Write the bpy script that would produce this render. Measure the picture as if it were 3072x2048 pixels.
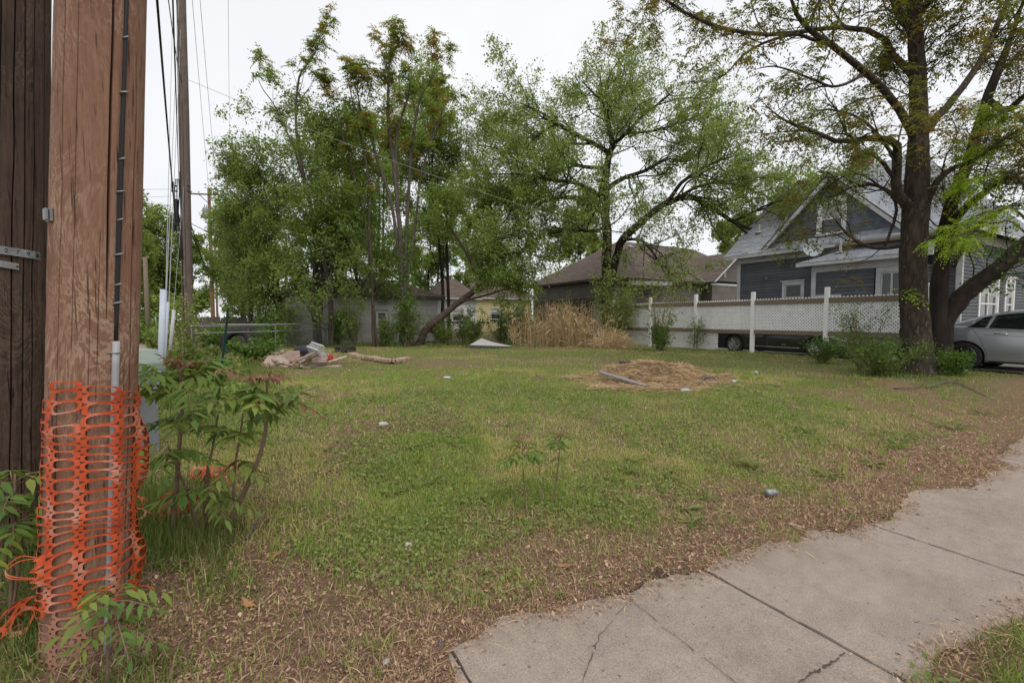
import bpy, bmesh, math, random
import numpy as np
from mathutils import Vector, Matrix

for _o in list(bpy.data.objects):
    bpy.data.objects.remove(_o, do_unlink=True)
scene = bpy.context.scene
COL = scene.collection
R = math.radians

# ------------------------------------------------------------------ camera, sky, sun, exposure
EYE = 1.55
FPX = 1365.0                                  # focal length in photograph pixels (16 mm on 36 mm)
PITCH = math.atan(69.0 / FPX)
cam_data = bpy.data.cameras.new('camera')
cam_data.sensor_width = 36.0
cam_data.lens = 16.0
cam_data.clip_start = 0.05
cam_data.clip_end = 2000.0
cam = bpy.data.objects.new('camera', cam_data)
COL.objects.link(cam)
cam.location = (0, 0, EYE)
cam.rotation_euler = (math.pi / 2 - PITCH, 0, 0)
scene.camera = cam

SUN_EL, SUN_AZ = R(58), R(150)                # soft sun behind cloud, high, behind the camera to the right
world = bpy.data.worlds.new('World')
scene.world = world
world.use_nodes = True
wn, wl = world.node_tree.nodes, world.node_tree.links
wn.clear()
w_out = wn.new('ShaderNodeOutputWorld')
w_bg = wn.new('ShaderNodeBackground')
w_bg.inputs['Strength'].default_value = 0.1
w_sky = wn.new('ShaderNodeTexSky')
w_sky.sky_type = 'NISHITA'
w_sky.sun_disc = False
w_sky.sun_elevation = SUN_EL
w_sky.sun_rotation = SUN_AZ
w_co = wn.new('ShaderNodeTexCoord')
w_nz = wn.new('ShaderNodeTexNoise')
w_nz.inputs['Scale'].default_value = 1.6
w_nz.inputs['Detail'].default_value = 5.0
w_nz.inputs['Roughness'].default_value = 0.55
w_rp = wn.new('ShaderNodeValToRGB')           # the closed cloud deck
w_rp.color_ramp.elements[0].position = 0.3
w_rp.color_ramp.elements[0].color = (7.4, 7.55, 7.9, 1)
w_rp.color_ramp.elements[1].position = 0.7
w_rp.color_ramp.elements[1].color = (8.7, 8.75, 8.9, 1)
w_mx = wn.new('ShaderNodeMix')
w_mx.data_type = 'RGBA'
w_mx.inputs[0].default_value = 0.93
wl.new(w_co.outputs['Generated'], w_nz.inputs['Vector'])
wl.new(w_nz.outputs['Fac'], w_rp.inputs['Fac'])
wl.new(w_sky.outputs['Color'], w_mx.inputs[6])
wl.new(w_rp.outputs['Color'], w_mx.inputs[7])
wl.new(w_mx.outputs[2], w_bg.inputs['Color'])
wl.new(w_bg.outputs[0], w_out.inputs['Surface'])

sun_data = bpy.data.lights.new('sun', 'SUN')
sun_data.energy = 1.5
sun_data.angle = R(35)
sun_data.color = (1.0, 0.93, 0.83)
sun = bpy.data.objects.new('sun', sun_data)
COL.objects.link(sun)
_sd = Vector((math.sin(SUN_AZ) * math.cos(SUN_EL), math.cos(SUN_AZ) * math.cos(SUN_EL), math.sin(SUN_EL)))
sun.rotation_euler = _sd.to_track_quat('Z', 'Y').to_euler()

vs = scene.view_settings
vs.view_transform = 'Standard'
vs.look = 'None'
vs.exposure = 0.26
vs.gamma = 1.0
vs.use_curve_mapping = False
scene.cycles.max_bounces = 6
scene.cycles.diffuse_bounces = 3
scene.cycles.glossy_bounces = 3
scene.cycles.transmission_bounces = 4
scene.cycles.transparent_max_bounces = 8

# ------------------------------------------------------------------ frames of reference
CU, SU = math.cos(R(30)), math.sin(R(30))     # the street grid is turned 30 degrees against the view
def W(u, v):
    return (CU * u - SU * v, SU * u + CU * v)
def UV(x, y):
    return CU * x + SU * y, -SU * x + CU * y
def PX(px, py, Y):
    """World point at depth Y seen at photograph pixel (px, py)."""
    a, b = (px - 1536.0) / FPX, (1024.0 - py) / FPX
    cy, sy = math.cos(PITCH), math.sin(PITCH)
    d = (a, cy + b * sy, b * cy - sy)
    k = Y / d[1]
    return Vector((d[0] * k, Y, EYE + d[2] * k))

# ------------------------------------------------------------------ numpy noise and terrain
def _hash(ix, iy, s):
    h = (ix.astype(np.int64) * 374761393 + iy.astype(np.int64) * 668265263 + s * 974634721) & 0xFFFFFFFF
    h = ((h ^ (h >> 13)) * 1274126177) & 0xFFFFFFFF
    return ((h ^ (h >> 16)) & 0xFFFF) / 65535.0
def vnoise(x, y, scale, s=0):
    x = np.asarray(x, float) / scale; y = np.asarray(y, float) / scale
    ix, iy = np.floor(x), np.floor(y)
    fx, fy = x - ix, y - iy
    fx = fx * fx * (3 - 2 * fx); fy = fy * fy * (3 - 2 * fy)
    a, b = _hash(ix, iy, s), _hash(ix + 1, iy, s)
    c, d = _hash(ix, iy + 1, s), _hash(ix + 1, iy + 1, s)
    return (a * (1 - fx) + b * fx) * (1 - fy) + (c * (1 - fx) + d * fx) * fy
def fbm(x, y, scale, s=0, o=3):
    t, w, k = 0, 0, 1.0
    for i in range(o):
        t = t + k * vnoise(x, y, scale / 2 ** i, s + 17 * i); w += k; k *= 0.5
    return t / w
def sstep(a, b, x):
    t = np.clip((np.asarray(x, float) - a) / (b - a), 0, 1)
    return t * t * (3 - 2 * t)

def _flat(px, py):
    p0, p1 = PX(px, py, 1.0), None
    k = (0 - EYE) / (p0.z - EYE)
    return UV(p0.x * k, k)
# where fallen leaves and soil have crept over the pavement (edges read off the photograph, as ground coordinates)
_far = [_flat(*p) for p in [(1357, 1952), (1435, 1928), (1508, 1883), (1574, 1859), (1683, 1844), (1786, 1819), (1889, 1792), (1943, 1762), (2028, 1729), (2143, 1723), (2189, 1683), (2275, 1654), (2430, 1631), (2452, 1600), (2573, 1608), (2607, 1577), (2699, 1571), (2722, 1539), (2762, 1482), (2848, 1471), (2945, 1462), (2962, 1436), (3071, 1396)]]
_far.sort()
_far = [(-60, 0.9), (-1, 1.1), (0.66, 1.15), (0.74, 1.7)] + _far + [(7, 1.55), (9, 1.7), (12, 1.6), (60, 1.7)]
_near = sorted(_flat(*p) for p in [(2693, 2046), (2750, 1992), (2762, 1969), (2802, 1917), (2888, 1895), (2997, 1849), (3072, 1797)])
_near = [(-60, 0.7), (0.5, 0.5), (2.2, 0.55)] + _near + [(5.5, 0.62), (8, 0.7), (60, 0.7)]
_fu, _fv = np.array(_far).T
_nu, _nv = np.array(_near).T
def edge_far(u):
    return np.interp(u, _fu, _fv)
def edge_near(u):
    return np.interp(u, _nu, _nv)
SLAB_V0, SLAB_V1 = 0.36, 2.12
def gz(x, y):
    x = np.asarray(x, float); y = np.asarray(y, float)
    u, v = UV(x, y)
    rag = (fbm(x, y, 0.22, 5, 4) - 0.5) * 0.15 + (fbm(x, y, 0.05, 6, 2) - 0.5) * 0.05
    inside = np.minimum(edge_far(u) - v, v - edge_near(u)) + rag     # >0: bare pavement
    z = 0.014 - 0.05 * sstep(-0.16, 0.12, inside)
    z = z + 0.28 * sstep(2.2, 5.5 - 2.4 * sstep(9, 13.5, u), v)
    z = z + (fbm(x, y, 1.7, 2, 3) - 0.5) * 0.11 * sstep(2.0, 4.0, v)
    z = z + (fbm(x, y, 0.16, 9, 2) - 0.5) * 0.022 * sstep(1.9, 2.3, v) * (1 - sstep(6, 9, v))
    z = z - 0.15 * sstep(15.9, 16.4, u) * sstep(5.8, 8, v) * (1 - sstep(16, 19, v))
    z = z - 0.10 * sstep(-0.4, -1.2, v) - 0.05 * sstep(-1.2, -1.3, v)
    return z
def G(x, y):
    return float(gz(x, y))
def GP(px, py):
    """Where photograph pixel (px, py) meets the ground."""
    d = PX(px, py, 1.0); d = Vector((d.x, d.y, d.z - EYE))
    z = 0.2
    for _ in range(12):
        k = (z - EYE) / d.z
        z = G(d.x * k, d.y * k)
    return Vector((d.x * k, d.y * k, z))

# ------------------------------------------------------------------ materials
MATS = {}
def _nt(name):
    m = bpy.data.materials.new(name); m.use_nodes = True
    n = m.node_tree.nodes; n.clear()
    out = n.new('ShaderNodeOutputMaterial')
    MATS[name] = m
    return m, n, m.node_tree.links, out
def _c(c):
    return (c[0], c[1], c[2], 1.0)
def pmat(name, c1, c2=None, scale=8.0, rough=0.7, bump=0.0, bscale=None, metal=0.0, stretch=(1, 1, 1), detail=6.0, c3=None, spec=0.3, coat=0.0, rnd=0.0, lo=0.35, hi=0.65):
    m, n, l, out = _nt(name)
    b = n.new('ShaderNodeBsdfPrincipled')
    b.inputs['Roughness'].default_value = rough
    b.inputs['Metallic'].default_value = metal
    b.inputs['Specular IOR Level'].default_value = spec
    b.inputs['Coat Weight'].default_value = coat
    b.inputs['Coat Roughness'].default_value = 0.08
    l.new(b.outputs[0], out.inputs[0])
    if c2 is None:
        b.inputs['Base Color'].default_value = _c(c1)
        col = None
    else:
        tc = n.new('ShaderNodeTexCoord'); mp = n.new('ShaderNodeMapping')
        mp.inputs['Scale'].default_value = stretch
        l.new(tc.outputs['Object'], mp.inputs[0])
        nz = n.new('ShaderNodeTexNoise'); nz.inputs['Scale'].default_value = scale; nz.inputs['Detail'].default_value = detail
        nz.inputs['Roughness'].default_value = 0.62
        l.new(mp.outputs[0], nz.inputs['Vector'])
        rp = n.new('ShaderNodeValToRGB'); e = rp.color_ramp.elements
        e[0].position, e[0].color = lo, _c(c1)
        e[1].position, e[1].color = hi, _c(c2)
        if c3 is not None:
            k = e.new(min(0.98, hi + 0.13)); k.color = _c(c3)
        l.new(nz.outputs['Fac'], rp.inputs[0])
        col = rp.outputs[0]
        if rnd > 0:
            at = n.new('ShaderNodeAttribute'); at.attribute_name = 'rnd'
            mr = n.new('ShaderNodeMapRange'); mr.inputs[3].default_value = 1 - rnd; mr.inputs[4].default_value = 1 + rnd
            l.new(at.outputs['Fac'], mr.inputs[0])
            mx = n.new('ShaderNodeMix'); mx.data_type = 'RGBA'; mx.blend_type = 'MULTIPLY'; mx.inputs[0].default_value = 1.0
            l.new(col, mx.inputs[6]); l.new(mr.outputs[0], mx.inputs[7])
            col = mx.outputs[2]
        l.new(col, b.inputs['Base Color'])
        if bump > 0:
            nb = n.new('ShaderNodeTexNoise'); nb.inputs['Scale'].default_value = bscale or scale * 3; nb.inputs['Detail'].default_value = 8.0
            l.new(mp.outputs[0], nb.inputs['Vector'])
            bp = n.new('ShaderNodeBump'); bp.inputs['Strength'].default_value = min(1.0, bump); bp.inputs['Distance'].default_value = 0.02
            l.new(nb.outputs['Fac'], bp.inputs['Height']); l.new(bp.outputs[0], b.inputs['Normal'])
    return m
def leafmat(name, cols, trans=0.35, rough=0.55, gain=1.65):
    """Blades and leaves: every face carries its own number 'rnd' that picks its colour."""
    m, n, l, out = _nt(name)
    at = n.new('ShaderNodeAttribute'); at.attribute_name = 'rnd'
    cols = [tuple(min(0.85, q * gain) for q in c) for c in cols]
    rp = n.new('ShaderNodeValToRGB'); e = rp.color_ramp.elements
    k = len(cols)
    e[0].position, e[0].color = 0.0, _c(cols[0])
    e[1].position, e[1].color = 1.0, _c(cols[-1])
    for i in range(1, k - 1):
        q = e.new(i / (k - 1)); q.color = _c(cols[i])
    l.new(at.outputs['Fac'], rp.inputs[0])
    b = n.new('ShaderNodeBsdfPrincipled'); b.inputs['Roughness'].default_value = rough; b.inputs['Specular IOR Level'].default_value = 0.25
    l.new(rp.outputs[0], b.inputs['Base Color'])
    if trans > 0:
        t = n.new('ShaderNodeBsdfTranslucent')
        g = n.new('ShaderNodeMix'); g.data_type = 'RGBA'; g.blend_type = 'MULTIPLY'; g.inputs[0].default_value = 1.0
        g.inputs[7].default_value = (1.25, 1.3, 0.6, 1)
        l.new(rp.outputs[0], g.inputs[6]); l.new(g.outputs[2], t.inputs[0])
        mx = n.new('ShaderNodeMixShader'); mx.inputs[0].default_value = trans
        l.new(b.outputs[0], mx.inputs[1]); l.new(t.outputs[0], mx.inputs[2]); l.new(mx.outputs[0], out.inputs[0])
    else:
        l.new(b.outputs[0], out.inputs[0])
    return m
def glassmat(name, tint, rough=0.03):
    m, n, l, out = _nt(name)
    b = n.new('ShaderNodeBsdfPrincipled'); b.inputs['Base Color'].default_value = _c(tint); b.inputs['Roughness'].default_value = rough
    b.inputs['Specular IOR Level'].default_value = 0.6
    l.new(b.outputs[0], out.inputs[0])
    return m

def concrete_material():
    m, n, l, out = _nt('concrete')
    b = n.new('ShaderNodeBsdfPrincipled'); b.inputs['Roughness'].default_value = 0.93; b.inputs['Specular IOR Level'].default_value = 0.2
    l.new(b.outputs[0], out.inputs[0]); tc = n.new('ShaderNodeTexCoord')
    def noise(sc, det, ro=0.6):
        q = n.new('ShaderNodeTexNoise'); q.inputs['Scale'].default_value = sc; q.inputs['Detail'].default_value = det; q.inputs['Roughness'].default_value = ro
        l.new(tc.outputs['Object'], q.inputs['Vector']); return q.outputs['Fac']
    def ramp(f, st):
        r = n.new('ShaderNodeValToRGB'); e = r.color_ramp.elements
        e[0].position, e[0].color = st[0][0], _c(st[0][1]); e[1].position, e[1].color = st[-1][0], _c(st[-1][1])
        for p, c in st[1:-1]: k = e.new(p); k.color = _c(c)
        l.new(f, r.inputs[0]); return r.outputs[0]
    def mul(a, c):
        x = n.new('ShaderNodeMix'); x.data_type = 'RGBA'; x.blend_type = 'MULTIPLY'; x.inputs[0].default_value = 1.0
        l.new(a, x.inputs[6]); l.new(c, x.inputs[7]); return x.outputs[2]
    big = ramp(noise(1.4, 8, 0.6), [(0.3, (0.258, 0.210, 0.176)), (0.5, (0.312, 0.258, 0.220)), (0.72, (0.352, 0.298, 0.256))])
    mid = ramp(noise(11, 6, 0.65), [(0.3, (0.86, 0.86, 0.86)), (0.6, (1.03, 1.03, 1.03))])
    grit = ramp(noise(150, 3, 0.75), [(0.32, (0.55, 0.53, 0.51)), (0.45, (0.92, 0.92, 0.92)), (0.56, (1.02, 1.02, 1.02)), (0.68, (1.45, 1.42, 1.38))])
    spot = ramp(noise(30, 2, 0.4), [(0.24, (0.55, 0.52, 0.5)), (0.31, (1, 1, 1)), (1.0, (1, 1, 1))])
    l.new(mul(mul(mul(big, mid), grit), spot), b.inputs['Base Color'])
    bp = n.new('ShaderNodeBump'); bp.inputs['Strength'].default_value = 0.35; bp.inputs['Distance'].default_value = 0.004
    l.new(noise(160, 6, 0.7), bp.inputs['Height']); l.new(bp.outputs[0], b.inputs['Normal'])
pmat('white_paint', (0.86, 0.86, 0.86), (0.76, 0.76, 0.75), 5, 0.5, 0.1, 40)
pmat('white_trim', (0.56, 0.57, 0.58), (0.44, 0.45, 0.46), 4, 0.55, 0.1, 30)
pmat('siding_blue', (0.104, 0.112, 0.126), (0.082, 0.088, 0.100), 2.2, 0.6, 0.15, 30, rnd=0.12)
pmat('shingle_wall_blue', (0.135, 0.158, 0.190), (0.100, 0.120, 0.148), 3, 0.7, 0.2, 30, rnd=0.2)
pmat('roof_grey', (0.35, 0.37, 0.41), (0.26, 0.28, 0.315), 9, 0.9, 0.5, 120, rnd=0.16)
pmat('roof_brown', (0.165, 0.125, 0.108), (0.118, 0.090, 0.078), 6, 0.9, 0.5, 120, rnd=0.2)
pmat('roof_shed', (0.135, 0.10, 0.085), (0.09, 0.068, 0.058), 6, 0.9, 0.5, 120, rnd=0.2)
pmat('siding_taupe', (0.175, 0.150, 0.138), (0.130, 0.112, 0.104), 2, 0.65, 0.15, 30, rnd=0.1)
pmat('siding_shed', (0.42, 0.405, 0.40), (0.33, 0.32, 0.315), 2, 0.65, 0.15, 30, rnd=0.1)
pmat('siding_yellow', (0.60, 0.52, 0.28), (0.50, 0.43, 0.23), 2, 0.65, 0.1, 30, rnd=0.08)
pmat('siding_white', (0.62, 0.62, 0.62), (0.5, 0.5, 0.5), 2, 0.65, 0.1, 30, rnd=0.08)
pmat('dark_void', (0.02, 0.02, 0.022), None, rough=0.9)
glassmat('window_glass', (0.035, 0.04, 0.042))
pmat('window_screen', (0.13, 0.135, 0.135), (0.10, 0.105, 0.105), 6, 0.6)
pmat('window_blind', (0.50, 0.51, 0.49), (0.40, 0.41, 0.40), 6, 0.8)
pmat('weathered_wood', (0.27, 0.215, 0.16), (0.145, 0.108, 0.078), 3, 0.85, 0.6, 14, stretch=(1, 9, 9), c3=(0.33, 0.27, 0.20))
pmat('grey_wood', (0.30, 0.285, 0.28), (0.20, 0.185, 0.18), 4, 0.85, 0.5, 20, stretch=(1, 8, 8))
pmat('dark_wood', (0.10, 0.08, 0.065), (0.055, 0.043, 0.035), 4, 0.85, 0.5, 20, stretch=(1, 8, 8))
pmat('fence_wood', (0.14, 0.12, 0.10), (0.08, 0.068, 0.058), 4, 0.9, 0.4, 20, stretch=(6, 6, 0.6), rnd=0.25)
pmat('brick', (0.36, 0.17, 0.10), (0.25, 0.11, 0.065), 14, 0.9, 0.5, 60, rnd=0.3)
pmat('old_brick', (0.36, 0.22, 0.16), (0.42, 0.34, 0.29), 11, 0.9, 0.5, 60, rnd=0.25, c3=(0.50, 0.46, 0.42))
pmat('mortar', (0.40, 0.38, 0.35), (0.30, 0.285, 0.26), 18, 0.95, 0.4, 60)
concrete_material()
pmat('drive_concrete', (0.24, 0.22, 0.20), (0.17, 0.155, 0.14), 1.3, 0.92, 0.35, 90)
pmat('dirt_lane', (0.36, 0.28, 0.215), (0.26, 0.195, 0.145), 1.2, 0.95, 0.5, 20, detail=10)
pmat('asphalt', (0.06, 0.06, 0.06), (0.045, 0.045, 0.045), 5, 0.9, 0.4, 90)
pmat('rubber', (0.022, 0.022, 0.023), (0.038, 0.036, 0.034), 8, 0.75, 0.3, 40)
pmat('galvanized', (0.30, 0.31, 0.31), (0.20, 0.205, 0.21), 12, 0.42, 0.1, 50, metal=0.8)
pmat('dull_metal', (0.34, 0.36, 0.37), (0.22, 0.235, 0.24), 10, 0.5, 0.15, 50, metal=0.35)
pmat('pvc_grey', (0.36, 0.365, 0.375), (0.27, 0.275, 0.28), 6, 0.45, 0.05, 30)
pmat('pvc_blue', (0.52, 0.57, 0.66), (0.44, 0.49, 0.58), 5, 0.45, 0.05, 30)
pmat('black_cable', (0.022, 0.022, 0.024), None, rough=0.6)
pmat('grey_cable', (0.30, 0.31, 0.32), None, rough=0.5)
pmat('post_green', (0.012, 0.055, 0.045), (0.02, 0.075, 0.06), 20, 0.6)
pmat('box_green', (0.32, 0.37, 0.325), (0.26, 0.305, 0.265), 5, 0.5, 0.08, 30)
pmat('box_grey', (0.25, 0.26, 0.275), (0.19, 0.20, 0.215), 5, 0.5, 0.08, 30)
pmat('net_orange', (0.44, 0.066, 0.024), (0.56, 0.100, 0.038), 6, 0.5, 0.05, 30, c3=(0.52, 0.29, 0.22), spec=0.2, lo=0.38, hi=0.52, stretch=(1.4, 1.4, 0.8))
pmat('net_faded', (0.42, 0.20, 0.13), (0.30, 0.17, 0.12), 5, 0.6, 0.05, 30)
pmat('car_silver', (0.40, 0.41, 0.44), (0.38, 0.39, 0.42), 3, 0.34, 0.0, metal=0.55, coat=0.7)
pmat('car_black', (0.016, 0.017, 0.018), (0.024, 0.024, 0.023), 3, 0.3, 0.0, metal=0.0, coat=0.7)
pmat('chrome', (0.62, 0.63, 0.65), None, rough=0.16, metal=1.0)
pmat('alloy', (0.36, 0.37, 0.39), (0.28, 0.29, 0.31), 6, 0.35, metal=0.8)
glassmat('car_glass', (0.012, 0.014, 0.015), 0.02)
pmat('plastic_black', (0.02, 0.02, 0.021), None, rough=0.55)
pmat('lamp_red', (0.25, 0.015, 0.012), None, rough=0.15)
pmat('lamp_clear', (0.45, 0.46, 0.48), None, rough=0.1)
pmat('plastic_white', (0.50, 0.50, 0.50), (0.36, 0.36, 0.37), 20, 0.35)
pmat('plastic_red', (0.55, 0.04, 0.035), (0.42, 0.03, 0.03), 12, 0.5)
pmat('plastic_orange', (0.75, 0.25, 0.03), None, rough=0.5)
pmat('plastic_blue', (0.05, 0.16, 0.45), None, rough=0.5)
pmat('cloth_dark', (0.03, 0.03, 0.045), (0.05, 0.045, 0.06), 9, 0.9, 0.3, 40)
pmat('board_pink', (0.47, 0.36, 0.31), (0.38, 0.28, 0.24), 8, 0.8, 0.2, 40)
pmat('board_white', (0.60, 0.61, 0.59), (0.45, 0.46, 0.44), 8, 0.7, 0.2, 40)
pmat('panel_grey', (0.45, 0.45, 0.43), (0.36, 0.36, 0.345), 10, 0.8, 0.3, 50)
pmat('panel_dark', (0.06, 0.062, 0.06), (0.09, 0.09, 0.087), 8, 0.85, 0.3, 50)
pmat('dish_grey', (0.42, 0.47, 0.51), (0.36, 0.41, 0.45), 5, 0.45)
pmat('teal_plastic', (0.35, 0.62, 0.55), None, rough=0.4)
pmat('bark_brown', (0.080, 0.062, 0.048), (0.030, 0.023, 0.018), 9, 0.95, 1.0, 26, stretch=(1, 1, 0.4), c3=(0.165, 0.125, 0.095), lo=0.38, hi=0.58)
pmat('bark_dark', (0.048, 0.036, 0.029), (0.022, 0.017, 0.014), 7, 0.95, 0.9, 20, stretch=(1, 1, 0.3), c3=(0.075, 0.058, 0.047))
pmat('bark_grey', (0.125, 0.107, 0.090), (0.07, 0.058, 0.048), 7, 0.95, 0.8, 20, stretch=(1, 1, 0.35), c3=(0.175, 0.155, 0.135))
pmat('bark_elm', (0.095, 0.072, 0.055), (0.05, 0.038, 0.030), 7, 0.95, 0.8, 20, stretch=(1, 1, 0.3), c3=(0.14, 0.11, 0.085))
pmat('stem_brown', (0.24, 0.165, 0.115), (0.16, 0.11, 0.078), 25, 0.8, 0.4, 90, c3=(0.32, 0.25, 0.19))
pmat('driftwood', (0.17, 0.145, 0.13), (0.09, 0.075, 0.066), 12, 0.9, 0.6, 40)
pmat('stone_pale', (0.55, 0.53, 0.46), (0.42, 0.40, 0.34), 14, 0.9, 0.3, 60)
pmat('soil_dark', (0.105, 0.085, 0.070), (0.070, 0.056, 0.047), 30, 0.98, 0.6, 120)

leafmat('leaf_elm', [(0.044, 0.070, 0.018), (0.066, 0.098, 0.026), (0.092, 0.124, 0.034), (0.125, 0.150, 0.046)], 0.5, gain=2.4)
leafmat('leaf_elm_grey', [(0.050, 0.066, 0.026), (0.072, 0.092, 0.034), (0.098, 0.116, 0.046), (0.13, 0.14, 0.060)], 0.5, gain=2.4)
leafmat('leaf_olive', [(0.050, 0.044, 0.014), (0.070, 0.068, 0.018), (0.075, 0.092, 0.022), (0.125, 0.070, 0.022), (0.11, 0.125, 0.030)], 0.45, gain=2.0)
leafmat('leaf_tall', [(0.048, 0.070, 0.020), (0.070, 0.098, 0.026), (0.092, 0.118, 0.032), (0.150, 0.085, 0.034), (0.105, 0.130, 0.038)], 0.45, gain=2.2)
leafmat('leaf_fresh', [(0.080, 0.118, 0.030), (0.118, 0.158, 0.044), (0.155, 0.195, 0.060), (0.190, 0.215, 0.080)], 0.42, gain=1.75)
leafmat('leaf_lime', [(0.130, 0.200, 0.018), (0.190, 0.270, 0.024), (0.240, 0.310, 0.034), (0.100, 0.160, 0.020)], 0.45)
leafmat('leaf_shrub', [(0.030, 0.065, 0.014), (0.055, 0.105, 0.020), (0.085, 0.145, 0.028), (0.13, 0.185, 0.040)], 0.4)
leafmat('leaf_sapling', [(0.045, 0.085, 0.020), (0.065, 0.112, 0.024), (0.095, 0.145, 0.030), (0.150, 0.180, 0.040), (0.055, 0.085, 0.024)], 0.35, gain=1.65)
leafmat('clover_leaf', [(0.090, 0.125, 0.036), (0.120, 0.160, 0.045), (0.165, 0.195, 0.060), (0.105, 0.145, 0.050)], 0.3, gain=1.6)
leafmat('leaf_red', [(0.14, 0.045, 0.045), (0.11, 0.065, 0.035), (0.16, 0.075, 0.05), (0.085, 0.085, 0.03)], 0.3)
leafmat('grass_blade', [(0.115, 0.185, 0.034), (0.155, 0.230, 0.046), (0.205, 0.270, 0.062), (0.26, 0.275, 0.090), (0.36, 0.30, 0.155), (0.44, 0.34, 0.195)], 0.3, gain=1.5)
leafmat('weed_blade', [(0.055, 0.090, 0.024), (0.078, 0.120, 0.030), (0.105, 0.148, 0.040), (0.15, 0.175, 0.055), (0.20, 0.19, 0.08)], 0.35, gain=1.5)
leafmat('straw', gain=1.2, trans=0.15, cols=[(0.42, 0.29, 0.165), (0.50, 0.36, 0.21), (0.58, 0.44, 0.27), (0.33, 0.215, 0.125), (0.45, 0.31, 0.18)])
leafmat('dry_stalk', gain=1.3, trans=0.2, cols=[(0.36, 0.25, 0.14), (0.44, 0.32, 0.185), (0.52, 0.40, 0.245), (0.28, 0.195, 0.11)])
leafmat('dead_leaf', gain=2.1, trans=0.1, cols=[(0.135, 0.078, 0.052), (0.190, 0.114, 0.076), (0.250, 0.160, 0.108), (0.065, 0.042, 0.032), (0.31, 0.215, 0.150)])
leafmat('thatch', gain=1.6, trans=0.1, cols=[(0.135, 0.085, 0.056), (0.19, 0.122, 0.080), (0.25, 0.165, 0.108), (0.34, 0.235, 0.155), (0.20, 0.14, 0.085)])
leafmat('dead_leaf_orange', gain=1.0, trans=0.2, cols=[(0.42, 0.20, 0.085), (0.50, 0.27, 0.13), (0.36, 0.20, 0.11)])

def ground_material():
    m, n, l, out = _nt('ground_soil')
    b = n.new('ShaderNodeBsdfPrincipled'); b.inputs['Roughness'].default_value = 0.97; b.inputs['Specular IOR Level'].default_value = 0.1
    l.new(b.outputs[0], out.inputs[0])
    tc = n.new('ShaderNodeTexCoord')
    def noise(scale, det=8, ro=0.65):
        q = n.new('ShaderNodeTexNoise'); q.inputs['Scale'].default_value = scale; q.inputs['Detail'].default_value = det; q.inputs['Roughness'].default_value = ro
        l.new(tc.outputs['Object'], q.inputs['Vector']); return q.outputs['Fac']
    def ramp(f, stops):
        r = n.new('ShaderNodeValToRGB'); e = r.color_ramp.elements
        e[0].position, e[0].color = stops[0][0], _c(stops[0][1]); e[1].position, e[1].color = stops[-1][0], _c(stops[-1][1])
        for p, c in stops[1:-1]:
            q = e.new(p); q.color = _c(c)
        l.new(f, r.inputs[0]); return r.outputs[0]
    litter = ramp(noise(38, 10, 0.7), [(0.32, (0.085, 0.053, 0.038)), (0.46, (0.195, 0.120, 0.082)), (0.60, (0.295, 0.190, 0.132)), (0.76, (0.41, 0.280, 0.200))])
    green = ramp(noise(26, 10, 0.7), [(0.32, (0.090, 0.086, 0.042)), (0.48, (0.150, 0.142, 0.064)), (0.64, (0.230, 0.190, 0.105)), (0.8, (0.34, 0.265, 0.165))])
    at = n.new('ShaderNodeAttribute'); at.attribute_name = 'turf'
    mx = n.new('ShaderNodeMix'); mx.data_type = 'RGBA'
    l.new(at.outputs['Fac'], mx.inputs[0]); l.new(litter, mx.inputs[6]); l.new(green, mx.inputs[7])
    at2 = n.new('ShaderNodeAttribute'); at2.attribute_name = 'wet'      # bare dark soil against the pavement
    mx2 = n.new('ShaderNodeMix'); mx2.data_type = 'RGBA'
    soil = ramp(noise(60, 8), [(0.35, (0.050, 0.040, 0.034)), (0.7, (0.105, 0.085, 0.070))])
    l.new(at2.outputs['Fac'], mx2.inputs[0]); l.new(mx.outputs[2], mx2.inputs[6]); l.new(soil, mx2.inputs[7])
    l.new(mx2.outputs[2], b.inputs['Base Color'])
    bp = n.new('ShaderNodeBump'); bp.inputs['Strength'].default_value = 0.9; bp.inputs['Distance'].default_value = 0.03
    l.new(noise(45, 10, 0.75), bp.inputs['Height']); l.new(bp.outputs[0], b.inputs['Normal'])
ground_material()

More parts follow.
